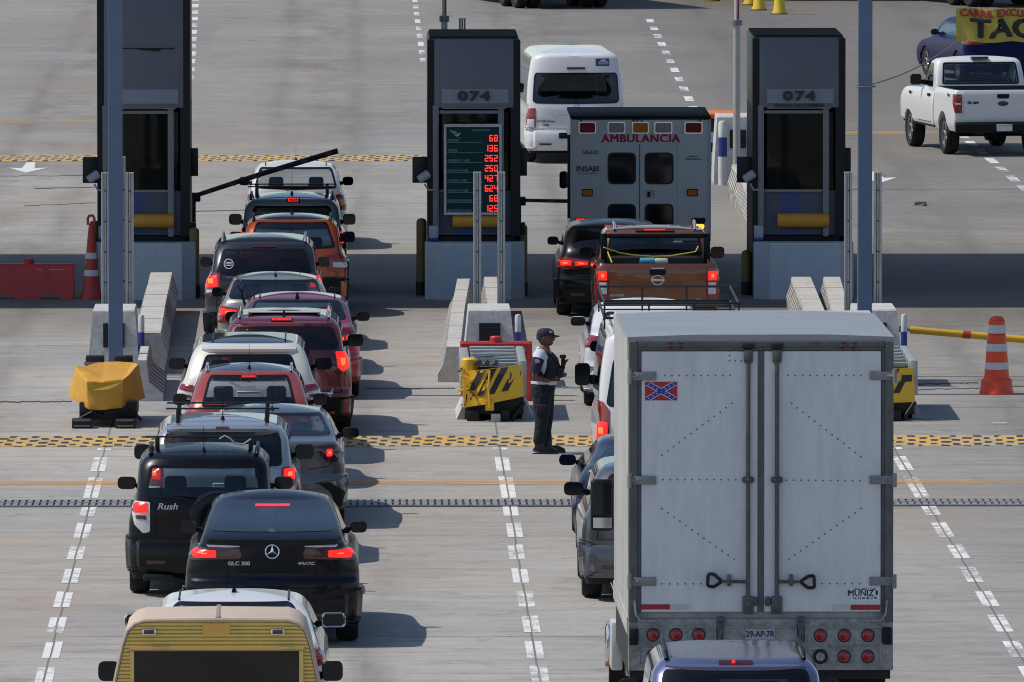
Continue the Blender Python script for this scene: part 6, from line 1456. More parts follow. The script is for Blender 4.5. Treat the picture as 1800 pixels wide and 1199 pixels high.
# white sedan hidden by the van
c, sh = car('sedan_car', 'white sedan with a white-backed left mirror, squeezed between copper pickup and white van', 'sedan', GR, 1137, 174.6, 1.78, 4.5, 1.47, 'sedan', P_WHITE, belt=.98, rake=.6, roofw=.74, deck=1.06, trunk=.5, lights=[([(.60, 1.02), (.62, .88), (.88, .86), (.96, .95), (.86, 1.04)], M_LENS, [])], mirrors=(.24, .15, P_WHITE, .10), mir_z=1.10, glass_m=M_GMID)
# another white car right behind it: mostly hidden, one dark mirror shows
c, sh = car('suv', 'white suv almost hidden by the white van, showing one dark left mirror', 'suv', GR, 1172, 166.6, 1.78, 4.3, 1.66, 'suv', P_WHITE, belt=1.05, rake=.35, roofw=.72, mirrors=(.22, .17, M_GLOSSBLK, .09), mir_z=1.27, glass_m=M_GDARK)
# white van with roof rack
Y = 157.4; f = PX(1182, Y)
c, sh = van('van', 'white van with a black roof rack, directly left of and ahead of the truck', 'vans', 1182, Y, 1.90, 5.0, 2.26, P_WHITE, [(.72, 1.86), (.76, 1.78), (.84, 1.26), (.80, 1.22), (0, 1.20)], [([(.88, 1.28), (.80, 1.18), (.80, .44), (.86, .40), (.99, .48), (1.02, 1.0), (.95, 1.30)], M_LENS, [([(.82, 1.02), (.82, .80), (.96, .80), (.97, 1.02)], M_LITHOT), ([(.82, .64), (.82, .50), (.95, .52), (.95, .64)], M_CLEARL)])], mirrors=(.22, .32, M_PLASTIC, .12), mir_z=1.40, roofw=.80)
text('lettering', 'Ar', .09, M_PLASTIC, c, (-.70, sh.rearP(-.7, .92, .02).y, .92), .002, .003); 
q = MB(); xr_ = .98
for zz in (2.34, 2.53):
    for yy in (.4, 4.0): q.tube([(-.86, yy, zz), (.86, yy, zz)], .016, 8)
    for sg in (-1, 1): q.tube([(sg*.86, .4, zz), (sg*.86, 4.0, zz)], .016, 8)
for a in (-.86, -.29, .29, .86):
    for yy in (.4, 4.0): q.tube([(a, yy, 2.2), (a, yy, 2.53)], .014, 6)
for yy in (1.3, 2.2, 3.1): q.tube([(-.86, yy, 2.34), (.86, yy, 2.34)], .012, 6)
q.build('roof_rack', M_BLACKM, c)
# blue sedan and grey suv beside the truck
c, sh = car('sedan_car', 'slate blue sedan mostly hidden behind the truck, ahead of the grey suv', 'sedan', GR, 1142, 149.2, 1.78, 4.4, 1.38, 'sedan', P_DBLUE, belt=.95, rake=.6, roofw=.66, deck=1.05, trunk=.5, mirrors=(.23, .15, P_DBLUE, .11), mir_z=.99)
c, sh = car('suv', 'dark grey suv beside the left flank of the truck, its teal-tinted mirror showing', 'suv', GR, 1160, 142.4, 1.80, 4.3, 1.62, 'suv', P_STEEL, belt=1.04, rake=.35, roofw=.74, mirrors=(.26, .18, P_DBLUE, .10), mir_z=1.16, bumper=(.3, .72), wheel=(.35, .23, 'alloy'))

# box truck
Yt = 121.5; xl, xrr = at(1104.5, 800, Yt)[0], at(1570.5, 800, Yt)[0]; X = (xl+xrr)/2; f = PX(1337.5, Yt); hw = (xrr-xl)/2
t = thing('box_truck', 'white box truck with twin rear doors and a small red flag sticker', 'truck', (X, Yt, 0), R(.55), GR)
zz = lambda py: f([(1337, py)])[0][1]; xx = lambda px, py=900: f([(px, py)])[0][0]
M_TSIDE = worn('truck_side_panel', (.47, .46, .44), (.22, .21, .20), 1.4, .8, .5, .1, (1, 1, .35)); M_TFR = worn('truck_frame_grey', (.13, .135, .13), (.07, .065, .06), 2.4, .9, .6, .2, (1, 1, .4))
M_TDOOR = worn('truck_door_white', (.69, .69, .69), (.53, .53, .53), 1.2, .9, .42, .0, (1, 1, .25), .25, 2.2, .03); M_TROOF = worn('truck_roof', (.31, .32, .33), (.20, .205, .21), 1.4, .8, .45, .25, (.3, 3, 1)); M_TSILL = worn('truck_sill', (.36, .365, .355), (.11, .09, .07), 3.2, .9, .65, .1)
M_IRON = worn('lock_iron', (.12, .125, .13), (.05, .045, .04), 6, .7, .45, .6)
zTop, zB = zz(590), zz(1178); Lb = 4.5; sill = zz(1090)
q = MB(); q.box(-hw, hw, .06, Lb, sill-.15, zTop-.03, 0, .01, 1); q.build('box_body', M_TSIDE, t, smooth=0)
q = MB(); n = 12; rg = []
for i in range(n+1):
    y = -.02+(Lb+.02)*i/n; e = max(0, (i-(n-2))/2); rg.append([(-hw-.012+.1*e, y, zTop-.05-.12*e*e), (-hw-.004+.1*e, y, zTop-.012-.12*e*e), (-hw*.5, y, zTop+.012-.10*e*e), (hw*.5, y, zTop+.012-.10*e*e), (hw+.004-.22*e, y, zTop-.012-.16*e*e), (hw+.012-.2*e, y, zTop-.05-.14*e*e)])
q.loft(rg); q.build('roof_panel', M_TROOF, t, smooth=30)
# rear frame
q = MB(); fx0, fx1 = xx(1126), xx(1549); ft, fb = zz(616), zz(1077)
q.box(-hw, fx0-.035, -.03, .06, sill-.02, zTop-.05, 0, .012); q.box(fx1+.035, hw, -.03, .06, sill-.02, zTop-.05, 0, .012); q.box(fx0-.034, fx1+.034, -.026, .058, ft+.035, zTop-.052, 0, .01)
q.box(fx0-.034, fx0, .0, .05, fb, ft+.034); q.box(fx1, fx1+.034, .0, .05, fb, ft+.034); q.box(fx0, fx1, .0, .05, ft, ft+.034); q.build('rear_frame', M_TFR, t, smooth=0)
# doors
xs0, xs1 = xx(1331), xx(1343); doors = []
for a, b in ((fx0+.006, xs0), (xs1, fx1-.006)):
    q = MB(); q.box(a, b, -.012, .04, fb+.01, ft-.008, 0, .004, 1); doors.append(q.build('rear_door', M_TDOOR, t, smooth=0))
q = MB(); q.box(xs0, xs1, -.006, .03, fb+.01, ft-.008); q.build('door_seal', M_TFR, t, smooth=0)
rv = mat('rivet_grey', (.13, .14, .16), .5)
def rivets(d, pts):
    q = MB()
    for p in pts: q.lathe([(.001, -.018), (.007, -.016), (.0095, -.0115)], 8, 0, 'y', (p[0], 0, p[1]))
    q.build('rivets', rv, d)
def lin(a, b, n): return [(a[0]+(b[0]-a[0])*i/(n-1), a[1]+(b[1]-a[1])*i/(n-1)) for i in range(n)]
rivets(doors[0], f(lin((1168, 660), (1283, 660), 10)+lin((1165, 843), (1293, 843), 11)+lin((1163, 800), (1286, 709), 13)+lin((1163, 894), (1290, 983), 13)+lin((1163, 1026), (1232, 1026), 6)+[(1282, 617), (1282, 625), (1282, 634), (1292, 634), (1302, 634), (1302, 617)]))
rivets(doors[1], f(lin((1385, 660), (1513, 660), 11)+lin((1382, 844), (1511, 845), 11)+lin((1391, 709), (1513, 803), 13)+lin((1386, 983), (1513, 894), 13)+lin((1445, 1026), (1511, 1026), 6)))
for d, px, sg in ((doors[0], 1314.5, -1), (doors[1], 1365, 1)):
    x = xx(px); q = MB(); q.tube([(x, -.045, zz(1072)), (x, -.045, zz(628))], .021, 10); rod = q.build('lock_rod', M_IRON, d)
    q = MB()
    for py, w_, h_ in ((626, .045, .07), (843, .06, .03), (1063, .055, .09)): q = MB(); q.box(x-w_, x+w_, -.065, -.012, zz(py)-h_, zz(py)+h_, 0, .02); q.box(x-w_*.55, x+w_*.55, -.085, -.06, zz(py)-h_*.6, zz(py)+h_*.6, 0, .015); q.build('rod_bracket', M_IRON, rod, smooth=30)
    q = MB(); q.box(x-.06, x+.06, -.06, -.026, ft+.02, ft+.07, 0, .01); q.build('top_keeper', M_BLACKM, rod, smooth=30)
    q = MB(); hx = xx(1241 if sg < 0 else 1433); s_ = -sg
    def hp(a, b): return f([(a, b)])[0]
    tri = [hp(1244, 1008), hp(1254, 1008), hp(1268, 1021), hp(1254, 1031), hp(1243, 1029)] if sg < 0 else [hp(1430, 1011), hp(1420, 1012), hp(1406, 1022), hp(1420, 1033), hp(1431, 1032)]
    tri = rounded(tri, .02, 3); q.tube([(a, -.06, b) for a, b in tri]+[(tri[0][0], -.06, tri[0][1])], .017, 8); o = q.build('lock_handle', M_BLACKM, d)
    q = MB(); a, b = (hp(1268, 1021), hp(1312, 1022)) if sg < 0 else (hp(1406, 1022), hp(1368, 1022)); q.tube([(a[0], -.06, a[1]), (b[0], -.045, b[1])], [.014, .018], 8); m_ = hp(1281 if sg < 0 else 1390, 1019); q.box(m_[0]-.02, m_[0]+.02, -.08, -.012, m_[1]-.06, m_[1]+.055, 0, .01); q.build('handle_bar', M_IRON, o, smooth=30)
q = MB()
for px in (1326, 1349): q.box(xx(px)-.03, xx(px)+.03, -.05, -.012, zz(1056)-.05, zz(1056)+.045, 0, .02); q.lathe([(.02, -.065), (.02, -.05)], 12, 0, 'y', (xx(px), 0, zz(1056)))
q.build('padlock', M_IRON, t, smooth=30)
# hinges
for py in (661, 844, 1022):
    for sg, d in ((-1, doors[0]), (1, doors[1])):
        a, b = (xx(1110), xx(1153)) if sg < 0 else (xx(1528), xx(1568)); z = zz(py); q = MB(); q.box(a, b, -.035, -.013, z-.04, z+.045, 0, .006); e = a if sg < 0 else b; q.tube([(e+.02*(-sg)*-1, -.04, z-.07), (e+.02*(-sg)*-1, -.04, z+.07)], .024, 8); q.tube([((a+b)/2-.06*sg*-1, -.036, z), (e, -.036, z)], .018, 8); q.build('hinge', worn('hinge_grey', (.26, .27, .27), (.12, .12, .11), 5, .7, .5, .3), d, smooth=30)
# stripes, flag sticker, notice
def flat(name, pts, m, parent, y=-.0145): 
    q = MB(); q.prism(f(pts) if not isinstance(pts[0], Vector) else pts, y-.002, y, 'xz'); return q.build(name, m, parent, smooth=0)
M_TRED = mat('reflective_red', (.38, .012, .03), .4); M_TWHT = mat('reflective_white', (.50, .54, .50), .4)
flat('reflective_stripe', rect(1126.5, 1062, 1177, 1071), M_TRED, doors[0]); flat('reflective_stripe', rect(1177.6, 1062, 1211, 1071), M_TWHT, doors[0]); flat('reflective_stripe', rect(1495, 1063, 1547, 1072), M_TRED, doors[1]); flat('reflective_stripe', rect(1462, 1063, 1494.6, 1072), M_TWHT, doors[1])
fl = flat('flag_sticker', rect(1133.5, 671, 1190, 703.5), mat('flag_red', (.42, .015, .03), .45), doors[0])
(a0, b1), (a1, b0) = f([(1133.5, 671), (1190, 703.5)]); A, B = Vector((a0, b0)), Vector((a1, b1)); ctr = (A+B)/2
M_FW, M_FB = mat('flag_white', (.55, .56, .62), .5), mat('flag_blue', (.02, .035, .30), .5)
for nm, wd, y, m in (('flag_edge', .052, -.0172, M_FW), ('flag_cross', .036, -.0178, M_FB)):
    q = MB()
    for s1, s2 in ((A, B), (Vector((A.x, B.y)), Vector((B.x, A.y)))):
        d = (s2-s1).normalized(); n_ = Vector((-d.y, d.x))*wd/2; e = .022 if True else 0; s1_, s2_ = s1+d*e, s2-d*e
        q.prism([tuple(s1_-n_), tuple(s2_-n_), tuple(s2_+n_), tuple(s1_+n_)], y-.0004*(1 if s1.y < s2.y else 0), y+.0002)
    q.build(nm, m, fl, smooth=0)
q = MB()
for s1, s2 in ((A, B), (Vector((A.x, B.y)), Vector((B.x, A.y)))):
    for k in (-3, -2, -1, 0, 1, 2, 3):
        c_ = ctr+(s2-s1)*k*.128; r_ = .0105; P = [(c_.x+(r_ if i % 2 == 0 else r_*.42)*math.sin(math.pi*i/5), c_.y+(r_ if i % 2 == 0 else r_*.42)*math.cos(math.pi*i/5)) for i in range(10)]; q.prism(P, -.0192, -.0184)
q.build('flag_stars', M_FW, fl, smooth=0)
st = flat('notice_sticker', rect(1496, 1033, 1545, 1056), mat('notice_white', (.78, .79, .80), .5), doors[1]); inkm = mat('notice_ink', (.02, .022, .04), .6)
text('lettering', 'MUÑIZ', .080, inkm, st, (xx(1513), -.017, zz(1043)), .0022, .001, 1.02); text('lettering', 'Tel. 55 66 48 21 90', .038, inkm, st, (xx(1520), -.017, zz(1051.5)), .0012, .001, .82); text('lettering', 'REMOLQUES Y CAJAS', .026, inkm, st, (xx(1520), -.017, zz(1036)), .0004, .001, .9)
q = MB()
for px in (1541,): q.box(xx(px)-.012, xx(px)+.012, -.0172, -.0168, zz(1046), zz(1038))
q.build('notice_mark', inkm, st, smooth=0)
# top marker lamps
for px in (1176.5, 1194, 1481, 1500): q = MB(); q.lathe([(.001, -.045), (.022, -.042), (.036, -.034), (.036, -.028)], 14, 0, 'y', (xx(px), 0, zz(607))); q.build('marker_lamp', M_LENSDK, t)
# sill with lamp rows
q = MB(); q.box(-hw, hw, -.02, .10, zB, sill+.015, 0, .008)
sl = q.build('rear_sill', M_TSILL, t, smooth=0)
def boxrow(p0, p1, q0, q1):
    q = MB(); a, b = xx(p0), xx(p1); z0_, z1_ = zz(q1), zz(q0)
    for (u0, u1, v0, v1) in ((a, b, z1_-.012, z1_), (a, b, z0_, z0_+.012), (a, a+.012, z0_+.012, z1_-.012), (b-.012, b, z0_+.012, z1_-.012)): q.box(u0, u1, -.04, -.02, v0, v1)
    q.build('lamp_recess', M_TSILL, sl, smooth=0)
boxrow(1122, 1258, 1101, 1131); boxrow(1415, 1549, 1101, 1131); boxrow(1122, 1258, 1138, 1168); boxrow(1415, 1549, 1138, 1168); boxrow(1272, 1400, 1101, 1131)
for px, py in ((1147.5, 1115), (1187.5, 1115), (1228, 1115), (1442, 1117), (1484, 1117), (1525.5, 1117), (1147.5, 1152), (1484, 1154), (1525.5, 1154), (1187.5, 1152), (1228, 1152)):
    q = MB(); q.lathe([(.062, -.021), (.066, -.034), (.058, -.038)], 22, 0, 'y', (xx(px), 0, zz(py))); o = q.build('tail_light', M_BLACKM, t); q = MB(); q.lathe([(.001, -.05), (.03, -.047), (.05, -.041), (.058, -.036)], 22, 0, 'y', (xx(px), 0, zz(py))); q.build('lens', mat('truck_lens_red', (.30, .008, .016), .2, coat=.7), o)
q = MB(); q.lathe([(.045, -.022), (.075, -.024), (.075, -.04), (.045, -.042)], 22, 0, 'y', (xx(1442), 0, zz(1154))); q.build('empty_lamp_ring', M_BLACKM, t); q = MB(); q.lathe([(.001, -.046), (.044, -.044)], 20, 0, 'y', (xx(1442), 0, zz(1154))); q.build('bare_socket', M_TSILL, t)
for sg, px in ((-1, 1113), (1, 1559)): q = MB(); q.box(xx(px)-.045, xx(px)+.045, -.12, -.02, zz(1132), zz(1102), 0, .015); q.lathe([(.012, -.128), (.012, -.12)], 8, 0, 'y', (xx(px), 0, zz(1124))); q.build('dock_bumper', M_TYRE, t)
q = MB(); q.box(xx(1310), xx(1362), -.036, -.022, zz(1126), zz(1104), 0, .004, 1); pl = q.build('number_plate', mat('truck_plate', (.40, .37, .42), .5), t, smooth=0); q = MB(); q.box(xx(1312), xx(1360), -.039, -.0365, zz(1128), zz(1124)); q.box(xx(1321), xx(1350), -.05, -.036, zz(1103), zz(1100), 1); q.build('plate_band', [mat('plate_magenta', (.16, .03, .11), .5), mat('plate_tan', (.32, .28, .22), .6)], pl, smooth=0)
text('lettering', '29-AP-7R', .085, mat('plate_ink', (.04, .03, .05), .6), pl, (xx(1336), -.037, zz(1114.5)), .002, .002, .85)
for px in (1266, 1407): q = MB(); q.box(xx(px)-.03, xx(px)+.035, -.05, -.02, zz(1128), zz(1082), 0, .008); q.box(xx(px)-.04, xx(px)+.045, -.07, -.05, zz(1093), zz(1086), 0, .01); q.tube([(xx(px)-.02, -.055, zz(1127)), (xx(px)+.02, -.06, zz(1100))], .012, 6); q.build('strap_bracket', M_IRON, t, smooth=30)
q = MB(); q.tube([(-hw+.06, -.03, zz(1055)), (-hw+.075, -.035, zz(1080)), (-hw+.12, -.035, zz(1091)), (xx(1150), -.035, zz(1091)), (xx(1157), -.035, zz(1096))], .012, 6); q.tube([(hw-.06, -.03, zz(1055)), (hw-.075, -.035, zz(1080)), (hw-.12, -.035, zz(1091)), (xx(1515), -.035, zz(1092))], .012, 6); q.build('seal_pipe', M_TSILL, t)
# rail with rivets along the left flank
q = MB(); q.box(-hw-.008, -hw+.0, .1, Lb-.02, zTop-.24, zTop-.06); q.build('side_rail', M_TSIDE, t, smooth=0); q = MB(); q.box(-hw-.01, -hw, .1, Lb-.02, sill-.15, sill+.02)
for k in range(52): q.lathe([(.001, -hw-.018), (.008, -hw-.014), (.01, -hw-.01)], 6, 0, 'x', (0, .15+k*.097, sill-.06))
q.build('side_rail', M_TSIDE, t, smooth=0)
# running gear and cab
q = MB(); q.box(-.55, -.40, .05, 9.0, .75, 1.0); q.box(.40, .55, .05, 9.0, .75, 1.0); q.box(-hw+.02, hw-.02, .12, Lb, zB-.1, sill-.16); q.tube([(-1.0, 1.3, .5), (1.0, 1.3, .5)], .09, 8); q.build('chassis', M_BLACKM, t, smooth=30)
tm, rm = wheel_meshes(.50, .30, 'steel')
for x in (-1.08, -.75, .75, 1.08): o = link('wheel', tm, t, (x, 1.3, .5)); link('rim', rm, o)
for sg in (-1, 1): o = link('wheel', tm, t, (sg*1.0, 6.7, .5)); o.rotation_euler = (0, 0, 0 if sg > 0 else math.pi); link('rim', rm, o)
for sg in (-1, 1): q = MB(); q.box(sg*.95-.3, sg*.95+.3, .30, .33, .25, zB-.02); q.build('mud_flap', M_TYRE, t, smooth=0)
ks = Shell([(.55, 5.55), (1.4, 5.5), (2.85, 5.6)], [(.55, 7.9), (1.2, 8.0), (1.9, 7.6), (2.0, 7.3), (2.7, 7.0), (2.85, 6.8)], [(.55, 1.15), (1.4, 1.18), (1.9, 1.12), (2.7, 1.02), (2.85, .95)], [(.55, .1), (3, .1)], [(.55, .3), (3, .3)], .55, 2.85, 2.95)
ks.mesh([], (6.7,), .58, None).build('cab', mat('truck_cab_white', (.58, .58, .57), .35, coat=.6), t); ks.patch('windscreen', sym([(.85, 2.7), (1.0, 2.05)]), [M_FRIT, M_FRIT], t, .006, 4, 0, .05, .06, surf='front')
q = MB(); q.box(-hw-.0, -hw+.2, 7.3, 7.75, .52, .95, 0, .06); q.build('bumper', M_CHROME, t); q = MB(); q.box(-hw-.006, -hw+.12, 7.24, 7.3, .50, .56, 0, .01); q.build('amber_lamp', M_AMBER, t)
q = MB(); q.box(-hw+.0, -hw+.12, 5.5, 6.1, .62, 1.12, 0, .02); q.build('step_panel', mat('truck_cab_white'), t); q = MB(); q.prism([(5.9, 1.05), (6.1, 1.05), (6.3, .45), (6.1, .4)], -hw-.0, -hw+.3, 'yz'); q.build('fender', M_PLASTIC, t, smooth=0)
# tall mirrors: dark flat glass above, round-view glass below
for sg in (-1, 1):
    q = MB(); q.box(-.12, .12, 0, .12, -.27, .27, 0, .04, 3); o = q.build('wing_mirror', M_PLASTIC, t, (sg*(hw+.06), 6.5, 2.25)); q = MB(); q.box(-.10, .10, -.006, .01, -.10, .24, 0, .003); q.build('mirror_glass', M_MIRG, o, smooth=0)
    q = MB(); q.box(-.095, .095, -.007, .01, -.235, -.125, 0, .003); q.build('spotting_mirror', mat('bright_mirror', (.62, .66, .68), .08, .9), o, smooth=0)
    q = MB(); q.tube([(-sg*.0, .08, .2), (-sg*.25, .1, .2)], .018, 6); q.tube([(0, .08, -.2), (-sg*.25, .1, -.2)], .018, 6); q.build('mirror_arm', M_BLACKM, o)

# violet-blue suv at the bottom edge
Y = 115.6; f = PX(1296, Y)
c, sh = car('suv', 'violet blue suv at the bottom edge, close behind the box truck', 'suv', GR, 1296, Y, 1.86, 4.5, 1.80, 'suv', P_BLUSIL, belt=1.16, rake=.32, roofw=.76,
    win=[(.66, 1.63), (.69, 1.58), (.74, 1.24), (0, 1.22)], lights=[([(.74, 1.35), (.76, .9), (.92, .9), (.90, 1.3)], M_LENS, [])], hi=(-.14, .14, 1.675, 1.695, False), rails=(M_PLASTIC, .70), mirrors=(.22, .19, M_PLASTIC, .08), mir_z=1.28, glass_m=M_GDARK, roof_m=paint('paint_blue_roof', (.20, .215, .24), .5, .35, 1., .6), spoiler=(.66, .05, P_BLUSIL))
q = MB(); p = sh.rearP(-.02, 1.685, .024); q.lathe([(.001, -.01), (.016, -.008), (.018, 0)], 12, 0, 'y', tuple(p)); q.build('lamp', M_LIT, c)

# ------------------------------------------------------------------ vehicles out on the right
Y = 247.2
c, sh, bs = pickup('pickup_truck', 'white pickup driving away at the right edge, seen from its left rear', 'pickups', 1762, Y, 2.0, 5.5, 2.0, 1.92, 1.32, P_WHITE, [([(.84, 1.25), (.84, .87), (.97, .87), (1.02, 1.25)], M_LENS, [([(.86, 1.07), (.86, 1.04), (.96, 1.04), (.97, 1.07)], M_CLEARL)])], yaw=R(9.5), belt=1.20, mirrors=(.25, .24, M_PLASTIC, .16), mir_z=1.42, wheel=(.40, .27, 'alloy'), zb=.50, roofw=.82, glass_m=M_GMID, hi=(.15, False), cab=1.75, wb=3.25, overhang=1.15, floor=.9)
q = MB(); q.lathe([(.001, -.012), (.10, -.012), (.11, 0)], 24, 0, 'y', (0, -.018, 0), Matrix.Translation((0, 0, 1.06)) @ Matrix.Diagonal((1, 1, .45, 1))); q.build('oval_badge', mat('badge_blue_black', (.012, .016, .03), .3, coat=.5), c)
text('lettering', 'XL 4x4', .075, M_PLASTIC, c, (-.62, -.026, 1.08), .004, .003, 1.0); q = MB()
me = text_mesh('4x4', .11, .002, .003); me.materials.clear(); me.materials.append(M_PLASTIC); o = link('lettering', me, c, (-1.003, .55, 1.22)); o.rotation_euler = (0, 0, R(-90))
q = MB(); q.box(-.012, .012, -.05, .05, -.03, .03, 0, .006); q.build('side_badge', M_PLASTIC, c, (-1.005, 4.2, 1.12))
# dark blue sedan ahead of it, turned left
Y = 281.8
c, sh = car('sedan_car', 'dark blue sedan behind the yellow banner, beyond the white pickup', 'sedan', 'cars out on the right', 1765, Y, 1.86, 4.8, 1.47, 'sedan', P_BLUE, belt=.98, rake=.7, roofw=.73, deck=1.04, trunk=.5, yaw=R(12), lights=[([(.42, 1.0), (.46, .86), (.86, .84), (1.08, .95), (.90, 1.02)], M_LENS, [])], mirrors=(.2, .15, M_PLASTIC, .10), mir_z=1.05, glass_m=M_GMID, wheel=(.34, .22, 'alloy'))
q = MB(); [q.tube([sh.sideP(-1, a, .62 if j else .98, .003) for a in (b, b+.001)]+[sh.sideP(-1, b+.02, .5, .003)], .005, 4) for j, b in enumerate((2.3, 3.3))]; q.build('door_seam', M_PLASTIC, c)
# big trucks cut by the top edge: only wheels, underside and shade are in the picture
def big_truck(x, y, yaw, L, H, label, colr, wl, wd=2.5):
    t = thing('cargo_truck', label, 'truck', (x, y, 0), yaw, 'big trucks at the top edge')
    q = MB(); q.box(-wd/2, wd/2, 0, L, 1.15, H, 0, .05); q.build('cargo_box', worn('cargo_'+label[:6].strip().replace(' ', '_'), colr, tuple(a*.6 for a in colr), 1, .5, .5), t)
    q = MB(); q.box(-wd/2+.1, wd/2-.1, .1, L, .62, 1.14, 0, .02); q.box(-wd/2+.02, wd/2-.02, -.05, .02, .5, 1.1, 0, .02); q.build('chassis', M_BLACKM, t, smooth=0)
    q = MB(); q.box(-wd/2, wd/2, L+.1, L+2.1, .6, 2.9, 0, .2, 3); q.build('cab', worn('cab_grey', (.3, .3, .32), (.2, .2, .2), 2, .5, .4), t)
    tm, rm = wheel_meshes(.50, .30, 'steel')
    for yy in wl:
        for x_ in (-wd/2+.16, -wd/2+.50, wd/2-.50, wd/2-.16): o = link('wheel', tm, t, (x_, yy, .5)); link('rim', rm, o)
    return t
xb, yb = gp(1033, 15); big_truck(xb-.5, yb-.3, R(14), 8.5, 3.6, 'dark truck cut by the top edge beyond the white van, casting the long shadow', (.05, .05, .055), (1.0, 2.3, 9.4))
xb, yb = gp(1760, 13); big_truck(xb+.6, yb, R(20), 7.5, 3.2, 'grey truck cut by the top right corner above the banner', (.12, .12, .13), (.9, 2.1, 8.6))
xb, yb = gp(1480, 2); t_ = big_truck(xb, yb+1.2, R(75), 7.0, 3.3, 'teal truck showing only its dark underside at the top edge', (.04, .12, .14), (1.0, 2.2, 7.6))
# ------------------------------------------------------------------ the guard (faces right, +X)
M_SKIN = mat('skin', (.11, .052, .031), .5); M_NAVYC = worn('cloth_navy', (.006, .007, .016), (.013, .014, .028), 8, .8, .9, bump=.9, bscale=11, bdist=.04); M_SHIRT = worn('cloth_white', (.60, .60, .66), (.42, .42, .48), 8, .5, .85, bump=.6, bscale=14, bdist=.03); M_SLEEVE = mat('cloth_purple_navy', (.014, .011, .040), .85)
M_BOOT = mat('boot_leather', (.009, .009, .010), .35); M_VEST = worn('vest_black', (.006, .007, .012), (.012, .013, .02), 9, .6, .85); M_HAIR = mat('hair', (.008, .007, .006), .7); M_CAP = mat('cap_navy', (.008, .009, .024), .8)
gx, gy = gp(954, 797); G = thing('person', 'guard in navy cap and black vest standing side-on beside the yellow cushion', 'person', (gx, gy, 0), R(-6)); G.scale = (1.12, 1.10, 1.0)
def ell(c, rx, ry, n=20, tilt=0.): return [(c[0]+rx*math.cos(2*math.pi*k/n), c[1]+ry*math.sin(2*math.pi*k/n), c[2]+tilt*math.cos(2*math.pi*k/n)*rx) for k in range(n)]
def skinned(name, V, E, rad, m, parent, root=0, sub=2):
    me = bpy.data.meshes.new(name); me.from_pydata(V, E, []); o = bpy.data.objects.new(name, me); COL.objects.link(o)
    md = o.modifiers.new('s', 'SKIN'); md.use_smooth_shade = True
    for i, r in enumerate(rad): me.skin_vertices[0].data[i].radius = r if isinstance(r, tuple) else (r, r)
    me.skin_vertices[0].data[root].use_root = True
    sb = o.modifiers.new('b', 'SUBSURF'); sb.levels = sub; sb.render_levels = sub
    dg = bpy.context.evaluated_depsgraph_get(); m2 = bpy.data.meshes.new_from_object(o.evaluated_get(dg)); bpy.data.objects.remove(o)
    m2.materials.clear(); m2.materials.append(m); m2.polygons.foreach_set('use_smooth', [True]*len(m2.polygons)); return m2
V = [(0, 0, .88), (0, 0, 1.05), (.01, 0, 1.25), (.0, 0, 1.36), (.025, 0, 1.44), (.04, 0, 1.50)]; E = [(i, i+1) for i in range(5)]; rad = [.13, .13, .14, .10, .055, .055]
def chain(start, pts):
    k = start
    for p, r in pts: V.append(p); rad.append(r); E.append((k, len(V)-1)); k = len(V)-1
    return k
for sg in (-1, 1): chain(0, [((-.02+.03*(sg > 0), sg*.095, .80), .085), ((.0+.04*(sg > 0), sg*.10, .47), .056), ((-.03+.05*(sg > 0), sg*.10, .10), .04)])
# right arm (near the camera): hangs, elbow bent, forearm forward to the belly
wr = chain(3, [((-.02, -.17, 1.335), .055), ((-.055, -.225, 1.20), .046), ((-.075, -.235, 1.05), .040), ((.06, -.20, 1.00), .036), ((.17, -.13, 1.035), .027), ((.215, -.09, 1.055), .030)])
wl = chain(3, [((-.02, .17, 1.335), .055), ((.04, .215, 1.20), .046), ((.09, .215, 1.08), .040), ((.17, .14, 1.11), .034), ((.235, .06, 1.165), .026), ((.255, .02, 1.20), .029)])
def fingers(w_, base, d, up, side, curl):
    d, up, side = Vector(d).normalized(), Vector(up).normalized(), Vector(side).normalized(); b = Vector(base)
    for i, ln in enumerate((.070, .078, .073, .058)):
        o = b+side*(.022-.0145*i)+d*.03; a1 = o+d*ln*.45; a2 = a1+d*ln*.25+curl*ln*.3; a3 = a2+curl*ln*.4
        chain(w_, [(tuple(o), .0095), (tuple(a1), .0088), (tuple(a2), .008), (tuple(a3), .0068)])
    o = b+side*.030-d*.005; chain(w_, [(tuple(o), .011), (tuple(o+side*.012+d*.035+curl*.012), .0095), (tuple(o+d*.058+curl*.03), .0078)])
fingers(wr, (.215, -.09, 1.055), (.75, .6, .15), (0, 0, 1), (0, -.1, 1), Vector((.2, .75, -.1)))
fingers(wl, (.255, .02, 1.20), (.2, -.7, .6), (1, 0, 0), (.3, 0, .6), Vector((.75, -.4, .1)))
bm_ = skinned('body', V, E, rad, M_SKIN, None)
